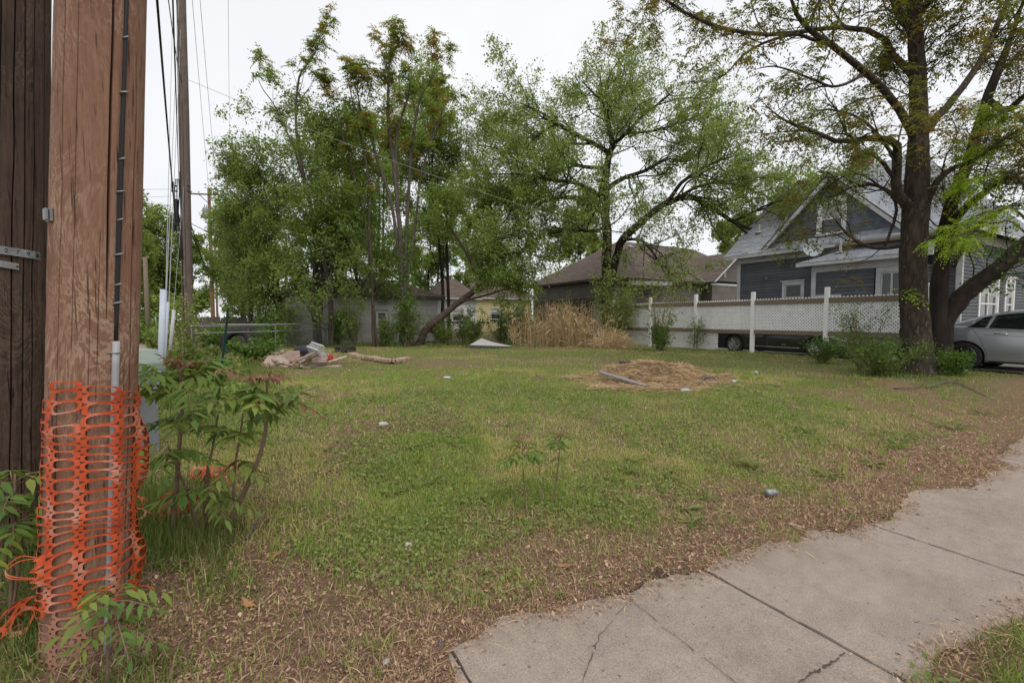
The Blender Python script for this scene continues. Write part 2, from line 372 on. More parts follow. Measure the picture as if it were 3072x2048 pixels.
def pole_material(name, base, dark, pale, red):
    m, n, l, out = _nt(name)
    b = n.new('ShaderNodeBsdfPrincipled'); b.inputs['Roughness'].default_value = 0.8; b.inputs['Specular IOR Level'].default_value = 0.2
    l.new(b.outputs[0], out.inputs[0])
    tc = n.new('ShaderNodeTexCoord')
    def noise(scale, st, det=8, ro=0.6, dist=0.0):
        mp = n.new('ShaderNodeMapping'); mp.inputs['Scale'].default_value = st
        l.new(tc.outputs['Object'], mp.inputs[0])
        q = n.new('ShaderNodeTexNoise'); q.inputs['Scale'].default_value = scale; q.inputs['Detail'].default_value = det; q.inputs['Roughness'].default_value = ro
        q.inputs['Distortion'].default_value = dist
        l.new(mp.outputs[0], q.inputs['Vector']); return q.outputs['Fac']
    def mix(f, a, c, typ='MIX'):
        x = n.new('ShaderNodeMix'); x.data_type = 'RGBA'; x.blend_type = typ
        if isinstance(f, float): x.inputs[0].default_value = f
        else: l.new(f, x.inputs[0])
        for i, s in ((6, a), (7, c)):
            if isinstance(s, tuple): x.inputs[i].default_value = _c(s)
            else: l.new(s, x.inputs[i])
        return x.outputs[2]
    def rng(f, a, c, lo=0.0, hi=1.0):
        r = n.new('ShaderNodeMapRange'); r.inputs[1].default_value = a; r.inputs[2].default_value = c
        r.inputs[3].default_value = lo; r.inputs[4].default_value = hi
        l.new(f, r.inputs[0]); return r.outputs[0]
    grain = noise(14, (5, 5, 0.22), 10, 0.7)
    blotch = noise(3.2, (1, 1, 0.6), 5, 0.55)
    col = mix(rng(grain, 0.36, 0.64), base, red)
    col = mix(rng(blotch, 0.52, 0.68, 0.0, 0.55), col, dark)
    # pale ragged contour lines of the planed wood
    fig = noise(2.7, (1.5, 1.5, 0.55), 7, 0.66, 0.6)
    def band(c, w):
        d = n.new('ShaderNodeMath'); d.operation = 'SUBTRACT'; l.new(fig, d.inputs[0]); d.inputs[1].default_value = c
        a = n.new('ShaderNodeMath'); a.operation = 'ABSOLUTE'; l.new(d.outputs[0], a.inputs[0])
        return rng(a.outputs[0], w, w * 0.3)
    mask = rng(noise(2.2, (1, 1, 0.8), 3), 0.42, 0.60, 0.1, 0.8)
    for c, w in ((0.46, 0.016), (0.52, 0.020), (0.575, 0.014)):
        f = n.new('ShaderNodeMath'); f.operation = 'MULTIPLY'; l.new(band(c, w), f.inputs[0]); l.new(mask, f.inputs[1])
        col = mix(f.outputs[0], col, pale)
    fine = noise(60, (6, 6, 0.25), 6, 0.7)
    col = mix(rng(fine, 0.52, 0.75, 0.0, 0.5), col, tuple(c * 0.8 for c in dark))
    col = mix(rng(noise(40, (5, 5, 0.2), 6, 0.7), 0.58, 0.8, 0.0, 0.5), col, pale)
    chk = noise(20, (4, 4, 0.07), 4, 0.5)
    col = mix(rng(chk, 0.62, 0.68, 0.0, 0.9), col, tuple(c * 0.35 for c in dark))
    at = n.new('ShaderNodeAttribute'); at.attribute_name = 'crack'
    col = mix(at.outputs['Fac'], col, tuple(c * 0.25 for c in dark))
    l.new(col, b.inputs['Base Color'])
    bp = n.new('ShaderNodeBump'); bp.inputs['Strength'].default_value = 0.8; bp.inputs['Distance'].default_value = 0.008
    l.new(noise(22, (5, 5, 0.16), 10, 0.7), bp.inputs['Height']); l.new(bp.outputs[0], b.inputs['Normal'])
pole_material('pole_brown', (0.285, 0.158, 0.100), (0.150, 0.080, 0.052), (0.43, 0.30, 0.22), (0.215, 0.115, 0.077))
pole_material('pole_dark', (0.090, 0.060, 0.044), (0.028, 0.020, 0.017), (0.13, 0.090, 0.065), (0.055, 0.036, 0.028))
pole_material('pole_grey', (0.160, 0.125, 0.108), (0.080, 0.064, 0.056), (0.22, 0.18, 0.155), (0.12, 0.092, 0.08))
# ------------------------------------------------------------------ mesh helpers
def npmesh(name, V, F, mat, parent=None, rnd=None, smooth=False, attrs=None):
    """One mesh object from arrays: V (n,3), F (m,3) or (m,4)."""
    V = np.asarray(V, np.float32).reshape(-1, 3); F = np.asarray(F, np.int32)
    k = F.shape[1]; m = F.shape[0]
    me = bpy.data.meshes.new(name)
    me.vertices.add(len(V)); me.vertices.foreach_set('co', V.ravel())
    me.loops.add(m * k); me.loops.foreach_set('vertex_index', F.ravel())
    me.polygons.add(m)
    me.polygons.foreach_set('loop_start', np.arange(0, m * k, k, dtype=np.int32))
    me.polygons.foreach_set('loop_total', np.full(m, k, np.int32))
    if smooth:
        me.polygons.foreach_set('use_smooth', np.ones(m, bool))
    if rnd is not None:
        a = me.attributes.new('rnd', 'FLOAT', 'FACE'); a.data.foreach_set('value', np.asarray(rnd, np.float32))
    for nm, arr in (attrs or {}).items():
        a = me.attributes.new(nm, 'FLOAT', 'POINT'); a.data.foreach_set('value', np.asarray(arr, np.float32))
    me.update(calc_edges=True)
    me.validate()
    me.materials.append(MATS[mat])
    o = bpy.data.objects.new(name, me); COL.objects.link(o)
    if parent is not None: o.parent = parent
    return o
class MB:
    """Collects shapes; build() links them as one mesh object."""
    def __init__(s): s.v, s.f, s.r = [], [], []
    def add(s, vs, fs, r=0.5):
        b = len(s.v); s.v += [tuple(p) for p in vs]
        s.f += [tuple(i + b for i in q) for q in fs]; s.r += [r] * len(fs)
        return s
    def box(s, c, size, rz=0.0, ry=0.0, rx=0.0, r=0.5, taper=1.0):
        M = Matrix.Translation(Vector(c)) @ Matrix.Rotation(rz, 4, 'Z') @ Matrix.Rotation(ry, 4, 'Y') @ Matrix.Rotation(rx, 4, 'X')
        x, y, z = size[0] / 2, size[1] / 2, size[2] / 2
        pts = [M @ Vector((sx * x * (taper if sz > 0 else 1), sy * y * (taper if sz > 0 else 1), sz * z)) for sz in (-1, 1) for sx, sy in ((-1, -1), (1, -1), (1, 1), (-1, 1))]
        return s.add(pts, [(3, 2, 1, 0), (4, 5, 6, 7), (0, 1, 5, 4), (1, 2, 6, 5), (2, 3, 7, 6), (3, 0, 4, 7)], r)
    def span(s, a, b, r=0.5):
        a, b = Vector(a), Vector(b)
        return s.box((a + b) / 2, [abs(q) for q in (b - a)], r=r)
    def bar(s, a, b, w, t, r=0.5, up=(0, 0, 1)):
        a, b = Vector(a), Vector(b); d = (b - a).normalized(); upv = Vector(up)
        if abs(d.dot(upv)) > 0.98: upv = Vector((1, 0, 0))
        n = d.cross(upv).normalized() * (w / 2); q = n.cross(d).normalized() * (t / 2)
        pts = [a - n - q, a + n - q, a + n + q, a - n + q, b - n - q, b + n - q, b + n + q, b - n + q]
        return s.add(pts, [(0, 3, 2, 1), (4, 5, 6, 7), (0, 1, 5, 4), (1, 2, 6, 5), (2, 3, 7, 6), (3, 0, 4, 7)], r)
    def tube(s, pts, rad, sides=8, cap=True, r=0.5):
        pts = [Vector(p) for p in pts]; k = len(pts)
        rad = list(rad) if hasattr(rad, '__len__') else [rad] * k
        ring, prev = [], None
        for i, p in enumerate(pts):
            t = (pts[min(i + 1, k - 1)] - pts[max(i - 1, 0)]).normalized()
            if prev is None:
                ref = Vector((0, 0, 1)) if abs(t.z) < 0.9 else Vector((1, 0, 0)); prev = t.cross(ref).normalized()
            n = (prev - t * prev.dot(t)).normalized(); prev = n; bb = t.cross(n)
            ring += [p + (n * math.cos(6.28318 * j / sides) + bb * math.sin(6.28318 * j / sides)) * rad[i] for j in range(sides)]
        fs = [(i * sides + j, i * sides + (j + 1) % sides, (i + 1) * sides + (j + 1) % sides, (i + 1) * sides + j) for i in range(k - 1) for j in range(sides)]
        if cap: fs += [tuple(range(sides - 1, -1, -1)), tuple((k - 1) * sides + j for j in range(sides))]
        return s.add(ring, fs, r)
    def lathe(s, c, prof, axis='Z', sides=24, r=0.5, close=False):
        """prof: (radius, height) pairs turned round an axis through c."""
        c = Vector(c); ring = []
        for rr, h in prof:
            for j in range(sides):
                a = 6.28318531 * j / sides; p, q = rr * math.cos(a), rr * math.sin(a)
                ring.append(c + Vector({'Z': (p, q, h), 'Y': (p, h, q), 'X': (h, p, q)}[axis]))
        k = len(prof)
        fs = [(i * sides + j, i * sides + (j + 1) % sides, ((i + 1) % k) * sides + (j + 1) % sides, ((i + 1) % k) * sides + j) for i in range(k if close else k - 1) for j in range(sides)]
        return s.add(ring, fs, r)
    def prism(s, poly, a, b, r=0.5):
        """poly: 3-D points of one face; extruded by vector b-a."""
        d = Vector(b) - Vector(a); k = len(poly)
        p0 = [Vector(p) for p in poly]; p1 = [p + d for p in p0]
        return s.add(p0 + p1, [tuple(range(k - 1, -1, -1)), tuple(range(k, 2 * k))] + [(i, (i + 1) % k, k + (i + 1) % k, k + i) for i in range(k)], r)
    def build(s, name, mat, parent=None, smooth=False, bevel=0.0, seg=1):
        me = bpy.data.meshes.new(name); me.from_pydata(s.v, [], s.f); me.update()
        bm = bmesh.new(); bm.from_mesh(me); bmesh.ops.recalc_face_normals(bm, faces=bm.faces); bm.to_mesh(me); bm.free()
        a = me.attributes.new('rnd', 'FLOAT', 'FACE'); a.data.foreach_set('value', np.asarray(s.r, np.float32))
        if smooth: me.polygons.foreach_set('use_smooth', np.ones(len(me.polygons), bool))
        me.materials.append(MATS[mat])
        o = bpy.data.objects.new(name, me); COL.objects.link(o)
        if parent is not None: o.parent = parent
        if bevel > 0:
            md = o.modifiers.new('bevel', 'BEVEL'); md.width = bevel; md.segments = seg; md.limit_method = 'ANGLE'
        return o
def tag(o, label=None, cat=None, group=None, kind=None):
    for k, v in (('label', label), ('category', cat), ('group', group), ('kind', kind)):
        if v: o[k] = v
    return o
def thing(name, label, cat, loc=(0, 0, 0), rz=0.0, group=None):
    o = bpy.data.objects.new(name, None); COL.objects.link(o)
    o.location = loc; o.rotation_euler = (0, 0, rz); o.empty_display_size = 0.2
    return tag(o, label, cat, group)
def grid_thing(name, label, cat, u, v, z=0.0, group=None, rz=0.0):
    x, y = W(u, v)
    return thing(name, label, cat, (x, y, z), R(30) + rz, group)
def copy_part(o, parent, loc=None, rot=None):
    c = o.copy(); COL.objects.link(c); c.parent = parent
    if loc is not None: c.location = loc
    if rot is not None: c.rotation_euler = rot
    return c
def text_mesh(txt, size, name, mat, parent, loc, rot, depth=0.002, space=1.0):
    cu = bpy.data.curves.new(name, 'FONT'); cu.body = txt; cu.size = size; cu.extrude = depth; cu.space_character = space
    cu.align_x = 'CENTER'; cu.align_y = 'CENTER'
    t = bpy.data.objects.new(name, cu); COL.objects.link(t)
    dg = bpy.context.evaluated_depsgraph_get(); dg.update()
    me = bpy.data.meshes.new_from_object(t.evaluated_get(dg))
    bpy.data.objects.remove(t, do_unlink=True)
    me.materials.clear(); me.materials.append(MATS[mat]); me.name = name
    o = bpy.data.objects.new(name, me); COL.objects.link(o); o.parent = parent; o.location = loc; o.rotation_euler = rot
    return o

# ------------------------------------------------------------------ the setting: ground, pavement, lane, drive
def steps(pieces):
    out = []
    for a, b, d in pieces:
        out.append(np.arange(a, b - 1e-6, d))
    return np.concatenate(out + [[pieces[-1][1]]])
def turf_at(x, y):
    u, v = UV(x, y)
    band = sstep(0.0, 1.0 + 1.0 * sstep(0.5, 3.5, u), v - np.maximum(edge_far(u), 1.45) - 0.05 - 1.1 * (fbm(x, y, 0.8, 31, 4) - 0.45))
    left = sstep(0.2, 1.8, (np.asarray(x) + 1.2) * 0.5 + (np.asarray(y) - 2.3) * 1.1 + (fbm(x, y, 0.8, 41) - 0.5) * 1.2)
    dry = sstep(0.54, 0.70, fbm(x, y, 1.5, 51, 4)) * 0.6
    band = np.where(v < edge_near(u) + 0.1, 0.30 * sstep(0.45, 0.6, fbm(x, y, 0.35, 33, 3)), band)
    out = np.minimum(band, left) * (1 - dry)
    return np.clip(out, 0, 1)
def grid_sheet(name, us, vs_, zfun, mat, attrs=False, parent=None):
    U_, V_ = np.meshgrid(us, vs_, indexing='ij')
    X, Y = W(U_, V_)
    Z = zfun(X, Y)
    nu, nv = U_.shape
    idx = np.arange(nu * nv).reshape(nu, nv)
    F = np.stack([idx[:-1, :-1], idx[1:, :-1], idx[1:, 1:], idx[:-1, 1:]], -1).reshape(-1, 4)
    at = None
    if attrs:
        ins = np.minimum(edge_far(U_) - V_, V_ - edge_near(U_)) + (fbm(X, Y, 0.3, 66, 3) - 0.5) * 0.2
        at = {'turf': turf_at(X, Y).ravel(), 'wet': (sstep(-0.14, -0.01, ins) * 0.85 * sstep(0.40, 0.62, fbm(X, Y, 0.9, 67, 2))).ravel()}
    return npmesh(name, np.stack([X, Y, Z], -1).reshape(-1, 3), F, mat, parent, smooth=True, attrs=at)
us = steps([(-260, -60, 25), (-60, -12, 3), (-12, -3, 0.3), (-3, 9, 0.045), (9, 20, 0.3), (20, 60, 2), (60, 360, 25)])
vs_ = steps([(-60, -4, 8), (-4, -0.2, 0.2), (-0.2, 3.2, 0.03), (3.2, 8, 0.1), (8, 24, 0.4), (24, 60, 3), (60, 360, 25)])
ground = grid_sheet('ground', us, vs_, gz, 'ground_soil', True)
tag(ground, kind='structure')
street = grid_sheet('road', steps([(-60, 60, 4)]), steps([(-9, -1.4, 1.9)]), lambda x, y: gz(x, y) * 0 - 0.13, 'asphalt')
tag(street, kind='structure')
lane = grid_sheet('alley', steps([(-7.0, -2.9, 0.2)]), steps([(2.6, 30, 0.5), (30, 160, 10)]),
                  lambda x, y: gz(x, y) + 0.018 + 0.03 * sstep(0.55, 0.7, fbm(x, y, 0.9, 71)), 'dirt_lane')
tag(lane, kind='structure')
drive = grid_sheet('driveway', steps([(14.9, 18.9, 0.4)]), steps([(2.3, 5.3, 0.4)]), lambda x, y: gz(x, y) + 0.045, 'drive_concrete')
tag(drive, kind='structure')
drive2 = grid_sheet('driveway', steps([(16.15, 18.9, 0.4)]), steps([(5.306, 16, 0.5)]), lambda x, y: gz(x, y) + 0.045, 'drive_concrete')
tag(drive2, kind='structure')

walk = bpy.data.objects.new('sidewalk', None); COL.objects.link(walk); walk.rotation_euler = (0, 0, R(30)); tag(walk, kind='structure')
_edges = [-7.3, -5.7, -4.08, -2.46, -0.84, 0.78, 2.40, 4.02, 5.62, 7.24, 8.86, 10.48, 12.1, 13.7, 15.3, 16.9]
for i in range(len(_edges) - 1):
    a, b = _edges[i] + 0.003, _edges[i + 1] - 0.003
    lift = ((i * 37) % 5 - 2) * 0.0012
    m = MB(); m.box(((a + b) / 2, (SLAB_V0 + SLAB_V1) / 2, -0.05 + lift), (b - a, SLAB_V1 - SLAB_V0, 0.1), ry=((i * 29) % 7 - 3) * 0.0006)
    o = m.build('slab', 'concrete', walk, bevel=0.007, seg=2)
def crack(pts, w, name='crack'):
    """soil and dust packed into a crack of the slab"""
    rr = random.Random(4); pl = []
    for (a, b) in zip(pts[:-1], pts[1:]):
        for k in range(7):
            t = k / 7; pl.append((a[0] + (b[0] - a[0]) * t + rr.uniform(-1, 1) * 0.006, a[1] + (b[1] - a[1]) * t + rr.uniform(-1, 1) * 0.006))
    pl.append(pts[-1]); vv, ff = [], []
    for i, p in enumerate(pl):
        q0, q1 = pl[max(i - 1, 0)], pl[min(i + 1, len(pl) - 1)]
        dx, dy = q1[0] - q0[0], q1[1] - q0[1]; L = math.hypot(dx, dy) or 1; ww = w * rr.uniform(0.35, 1.2)
        vv += [(p[0] - dy / L * ww, p[1] + dx / L * ww, 0.0035), (p[0] + dy / L * ww, p[1] - dx / L * ww, 0.0035)]
        if i and rr.random() < 0.9: ff.append((2 * i - 2, 2 * i - 1, 2 * i + 1, 2 * i))
    MB().add(vv, ff).build(name, 'soil_dark', walk)
crack([_flat(1889, 1795), _flat(2005, 1892), _flat(2206, 2046), _flat(2330, 2150)], 0.0022)
crack([_flat(1880, 1808), _flat(1800, 1905), _flat(1775, 1965), _flat(1745, 2048), _flat(1730, 2110)], 0.0020)
crack([_flat(2532, 1955), _flat(2500, 1985), _flat(2455, 2010), _flat(2425, 2025), _flat(2380, 2060)], 0.0055)
for a in (2.40, 4.02, 5.62, 0.78, 7.24):
    crack([(a, SLAB_V0 + 0.05), (a + 0.002, 1.0), (a - 0.002, 1.5), (a, SLAB_V1 - 0.05)], 0.0034, 'joint_dirt')
# ------------------------------------------------------------------ building kit
def siding(mb, a, b, z0, z1, out, course=0.115, openings=(), proud=0.028, lim=None, tab=None, seed=1):
    rr = random.Random(seed)
    ax, ay = a; L = math.hypot(b[0] - ax, b[1] - ay); dx, dy = (b[0] - ax) / L, (b[1] - ay) / L
    n = max(1, round((z1 - z0) / course)); h = (z1 - z0) / n
    for i in range(n):
        za, zb = z0 + i * h, z0 + (i + 1) * h
        lo, hi = (0.0, L) if lim is None else lim(za + h * 0.5)
        if hi - lo < 0.03: continue
        cuts = [(lo, hi)]
        for (s0, s1, o0, o1) in openings:
            if zb > o0 + 0.01 and za < o1 - 0.01:
                nc = []
                for (p, q) in cuts:
                    if s1 <= p or s0 >= q: nc.append((p, q)); continue
                    if s0 > p: nc.append((p, s0))
                    if s1 < q: nc.append((s1, q))
                cuts = nc
        rv = rr.random()
        for (p, q) in cuts:
            segs = [(p, q)]
            if tab:
                k0 = math.floor(p / tab); segs = []
                off = (i % 2) * tab * 0.5
                s = p
                while s < q - 1e-4:
                    nx = (math.floor((s - off) / tab + 1e-6) + 1) * tab + off
                    segs.append((s, min(nx, q))); s = nx
            for (s0, s1) in segs:
                r_ = rr.random() if tab else rv
                pr = proud * (rr.uniform(0.7, 1.3) if tab else 1)
                P = lambda s, d, z: (ax + dx * s + out[0] * d, ay + dy * s + out[1] * d, z)
                mb.add([P(s0, pr, za), P(s1, pr, za), P(s1, 0.002, zb), P(s0, 0.002, zb), P(s0, 0.0, za), P(s1, 0.0, za)],
                       [(0, 1, 2, 3), (4, 5, 1, 0)], r_)
    return mb
def roof_plane(mb, e0, e1, r1, r0, course=0.145, tab=0.33, thick=0.009, seed=1):
    """Courses of shingle tabs from the eave e0-e1 up to r0-r1."""
    rr = random.Random(seed)
    e0, e1, r1, r0 = (Vector(p) for p in (e0, e1, r1, r0))
    nrm = (e1 - e0).cross((r0 - e0) if (r0 - e0).length > 0.01 else (r1 - e0)).normalized()
    if nrm.z < 0: nrm = -nrm
    n = max(2, round(max((r0 - e0).length, (r1 - e1).length) / course))
    for i in range(n):
        a0, a1 = e0.lerp(r0, i / n), e1.lerp(r1, i / n)
        b0, b1 = e0.lerp(r0, (i + 1) / n), e1.lerp(r1, (i + 1) / n)
        L = (a1 - a0).length; k = max(1, round(L / tab))
        off = rr.random() * 0.9 / k
        ts = [0.0] + [min(1.0, (j + off * k) / k) for j in range(1, k)] + [1.0] if k > 1 else [0.0, 1.0]
        for t0, t1 in zip(ts[:-1], ts[1:]):
            if t1 - t0 < 1e-4: continue
            th = nrm * (thick * rr.uniform(0.8, 1.3))
            p0, p1 = a0.lerp(a1, t0), a0.lerp(a1, t1); q0, q1 = b0.lerp(b1, t0), b0.lerp(b1, t1)
            mb.add([p0 + th, p1 + th, q1 + nrm * 0.001, q0 + nrm * 0.001, p0, p1], [(0, 1, 2, 3), (4, 5, 1, 0)], rr.random())
    return mb
def slab_poly(mb, pts, t):
    """A closed plate under a roof plane."""
    return mb.prism(pts, (0, 0, 0), (0, 0, -t))
def window(parent, c, d, out, w, h, frame='white_trim', fw=0.11, blind=0.5, sill=True, cap=True, glass='window_glass', mull=False, depth=0.045):
    """A framed sash window: c centre on the wall, d direction along the wall, out outward normal."""
    c = Vector(c); d = Vector((d[0], d[1], 0)).normalized(); o = Vector((out[0], out[1], 0)).normalized(); z = Vector((0, 0, 1))
    def quadbox(mb, s0, s1, z0, z1, d0, d1):
        pts = [c + d * s + z * q + o * e for e in (d0, d1) for s, q in ((s0, z0), (s1, z0), (s1, z1), (s0, z1))]
        mb.add(pts, [(3, 2, 1, 0), (4, 5, 6, 7), (0, 1, 5, 4), (1, 2, 6, 5), (2, 3, 7, 6), (3, 0, 4, 7)])
    W2, H2 = w / 2, h / 2
    m = MB()
    quadbox(m, -W2 - fw, -W2, -H2, H2, -0.05, depth); quadbox(m, W2, W2 + fw, -H2, H2, -0.05, depth)
    quadbox(m, -W2 - fw, W2 + fw, H2, H2 + fw * 1.3, -0.05, depth + 0.003)
    fr = m.build('window', frame, parent, bevel=0.006)
    if cap:
        m = MB(); quadbox(m, -W2 - fw - 0.05, W2 + fw + 0.05, H2 + fw * 1.3 + 0.001, H2 + fw * 1.3 + 0.045, -0.02, depth + 0.05); m.build('cap', frame, fr)
    if sill:
        m = MB(); quadbox(m, -W2 - fw - 0.03, W2 + fw + 0.03, -H2 - 0.06, -H2 - 0.001, -0.05, depth + 0.035); m.build('sill', frame, fr, bevel=0.005)
    m = MB(); quadbox(m, -W2 + 0.002, W2 - 0.002, -H2 + 0.002, H2 - 0.002, -0.035, -0.022); m.build('pane', glass, fr)
    m = MB()
    quadbox(m, -W2 + 0.001, W2 - 0.001, -0.022, 0.022, -0.02, 0.012)
    for s in (-1, 1): quadbox(m, min(s * W2, s * (W2 - 0.045)) + (0.001 if s < 0 else 0), max(s * W2, s * (W2 - 0.045)) - (0.001 if s > 0 else 0), -H2 + 0.046, H2 - 0.046, -0.021, 0.010)
    quadbox(m, -W2 + 0.001, W2 - 0.001, -H2 + 0.001, -H2 + 0.045, -0.021, 0.010); quadbox(m, -W2 + 0.001, W2 - 0.001, H2 - 0.045, H2 - 0.001, -0.021, 0.010)
    if mull: quadbox(m, -0.03, 0.03, -H2 + 0.046, H2 - 0.046, -0.0205, 0.0115)
    m.build('sash', frame, fr)
    if blind > 0:
        m = MB(); k = max(3, int(h * blind / 0.05))
        for i in range(k):
            zz = H2 - 0.05 - (h * blind - 0.05) * i / k
            quadbox(m, -W2 + 0.046, W2 - 0.046, zz - (h * blind - 0.05) / k + 0.006, zz, -0.0215, -0.0165)
        m.build('blind', 'window_blind', fr)
    return fr

# ------------------------------------------------------------------ the blue house beyond the drive
Z0 = 0.26
hs = grid_thing('blue_house', 'slate blue clapboard house with grey shingle roof and a shingled gable, behind the lattice fence', 'house', 19.8, 5.5, Z0)
def hl(u, v, z): return (u - 19.8, v - 5.5, z - Z0)
UW, VF, VB, UR = 19.8, 5.5, 13.2, 28.0
EV, RG, UC = 4.40, 8.30, 23.9
m = MB()
m.span(hl(UW + 0.06, VF + 0.06, Z0 - 0.3), hl(UR - 0.06, VB - 0.06, EV + 0.02)); m.build('wall_core', 'dark_void', hs)
# clapboards: side wall, front wall, back wall
m = MB()
siding(m, hl(UW, VB, 0)[:2], hl(UW, VF, 0)[:2], 0.35, EV - 0.30 - Z0 + 0.26, (-1, 0), 0.13, [(2.05, 2.95, 1.55, 2.82)])
siding(m, hl(UW, VF, 0)[:2], hl(UR, VF, 0)[:2], 0.35, EV - 0.30, (0, -1), 0.112, [(1.55, 3.55, 0.85, 2.75), (4.2, 5.35, 0.85, 2.75)], seed=2)
siding(m, hl(UR, VB, 0)[:2], hl(UW, VB, 0)[:2], 0.35, EV - 0.30, (0, 1), 0.112, seed=3)
siding(m, hl(UW, VB, 0)[:2], hl(UR, VB, 0)[:2], EV - 0.28, RG - 0.5, (0, 1), 0.112, seed=4, lim=lambda z: (max(0.1, (z + Z0 - EV) / (RG - EV) * (UC - UW)), 8.2 - max(0.1, (z + Z0 - EV) / (RG - EV) * (UR - UC))))
m.build('siding', 'siding_blue', hs)
m = MB(); m.span(hl(UW - 0.05, VF - 0.05, Z0 - 0.3), hl(UR + 0.05, VB + 0.05, Z0 + 0.345)); m.build('foundation', 'mortar', hs)
for (u, v) in ((UW - 0.02, VB - 0.05), (UW - 0.02, VF + 0.05)):
    m = MB(); m.box(hl(u + 0.04, v, (EV + Z0) / 2 + 0.1), (0.13, 0.15, EV - Z0 - 0.45)); m.build('corner_board', 'white_trim', hs)
m = MB()
m.span(hl(UW - 0.045, VF + 0.13, EV - 0.34), hl(UW + 0.05, VB - 0.13, EV - 0.03)); m.span(hl(UW + 0.12, VF - 0.03, EV - 0.34), hl(UR, VF + 0.05, EV - 0.03))
m.build('frieze', 'white_trim', hs)
# main roof: ridge along v, gabled at the back, hipped at the front
m = MB(); ov = 0.5
eb, ef = VB + 0.45, VF - ov
roof_plane(m, hl(UW - ov, eb, EV), hl(UW - ov, ef, EV), hl(UC, VF + 2.6, RG), hl(UC, eb - 0.1, RG), seed=5)
roof_plane(m, hl(UR + ov, ef, EV), hl(UR + ov, eb, EV), hl(UC, eb - 0.1, RG), hl(UC, VF + 2.6, RG), seed=6)
roof_plane(m, hl(UW - ov, ef, EV), hl(UR + ov, ef, EV), hl(UC, VF + 2.6, RG), hl(UC, VF + 2.6, RG), seed=7)
m.build('roof', 'roof_grey', hs)
m = MB()
slab_poly(m, [Vector(hl(*p)) - Vector((0, 0, 0.012)) for p in ((UW - ov + .01, eb - .01, EV), (UW - ov + .01, ef, EV), (UC, VF + 2.6, RG), (UC, eb - 0.11, RG))], 0.13)
slab_poly(m, [Vector(hl(*p)) - Vector((0, 0, 0.012)) for p in ((UR + ov, ef, EV), (UR + ov, eb, EV), (UC, eb - 0.11, RG), (UC, VF + 2.6, RG))], 0.13)
slab_poly(m, [Vector(hl(*p)) - Vector((0, 0, 0.012)) for p in ((UW - ov + .01, ef, EV), (UR + ov, ef, EV), (UC, VF + 2.6, RG))], 0.13)
m.build('eave', 'white_trim', hs)
# big gable standing on the roof slope
GV, GH, GU = 9.30, 7.02, 19.72
zroof = lambda u: EV + (u - (UW - ov)) / (UC - UW + ov) * (RG - EV)
gb = zroof(GU)
half = GH - gb
m = MB()
siding(m, hl(GU, GV + half, 0)[:2], hl(GU, GV - half, 0)[:2], gb - Z0 - 0.05, GH - Z0 - 0.1, (-1, 0), 0.125, [(half - 0.52, half + 0.52, 4.80 - Z0, 6.10 - Z0)], 0.016,
       lim=lambda z: (max(0, z + Z0 - gb) + 0.02, 2 * half - max(0, z + Z0 - gb) - 0.02), tab=0.16, seed=8)
m.build('gable_shingles', 'shingle_wall_blue', hs)
m = MB(); m.prism([hl(GU + 0.03, GV + half, gb - 0.1), hl(GU + 0.03, GV - half, gb - 0.1), hl(GU + 0.03, GV, GH - 0.05)], (0, 0, 0), (0.05, 0, 0)); m.build('gable_wall', 'dark_void', hs)
window(hs, hl(GU, GV, 5.43), (0, -1), (-1, 0), 0.78, 1.14, 'white_paint', 0.13, 0.5)
m = MB(); gd = 0.36; gl = half + 0.33; du = (GH - EV) / (RG - EV) * (UC - UW + ov) - 0.15
for sgn in (1, -1):
    e0, e1 = hl(GU - gd, GV + sgn * gl, GH + 0.10 - gl), hl(UW - ov + (GH + 0.10 - gl - EV) / (RG - EV) * (UC - UW + ov), GV + sgn * gl, GH + 0.10 - gl)
    r0, r1 = hl(GU - gd, GV, GH + 0.10), hl(UW - ov + du, GV, GH + 0.10)
    roof_plane(m, e0, e1, r1, r0, seed=9 + sgn)
m.build('gable_roof', 'roof_grey', hs)
m = MB()
for sgn in (1, -1):
    a, b = Vector(hl(GU - gd + 0.02, GV + sgn * gl, GH + 0.05 - gl)), Vector(hl(GU - gd + 0.02, GV + sgn * 0.01, GH + 0.04))
    m.prism([a, b, b - Vector((0, 0, 0.20)), a - Vector((0, 0, 0.17))], (0, 0, 0), (0.035, 0, 0))
    a2, b2 = a + Vector((0.036, 0, 0)), b + Vector((0.036, 0, 0))
    m.prism([a2, b2, b2 + Vector((gd - 0.04, 0, 0)), a2 + Vector((gd - 0.04, 0, 0))], (0, 0, 0), (0, 0, -0.03))
m.build('rake_board', 'white_trim', hs)
# window of the side wall with a pulled shade
window(hs, hl(UW, VB - 2.5, Z0 + 2.18), (0, -1), (-1, 0), 0.68, 1.05, 'white_trim', 0.11, 0.0, glass='window_screen')
# enclosed porch with its own hip roof
PU, PV0, PV1, PE = 19.0, 9.55, 6.2, 3.68
m = MB(); m.span(hl(PU + 0.05, PV1 + 0.05, Z0 - 0.2), hl(UW + 0.1, PV0 - 0.05, PE + 0.05)); m.build('porch_core', 'dark_void', hs)
m = MB()
siding(m, hl(PU, PV0, 0)[:2], hl(PU, PV1, 0)[:2], 0.2, PE - 0.36 - Z0 + 0.02, (-1, 0), 0.13, [(2.02, 2.95, 1.1, 2.98)], seed=12)
siding(m, hl(UW, PV0, 0)[:2], hl(PU, PV0, 0)[:2], 0.2, PE - 0.36 - Z0 + 0.02, (0, 1), 0.112, seed=13)
siding(m, hl(PU, PV1, 0)[:2], hl(UW, PV1, 0)[:2], 0.2, PE - 0.36 - Z0 + 0.02, (0, -1), 0.112, seed=14)
m.build('porch_siding', 'siding_blue', hs)
m = MB()
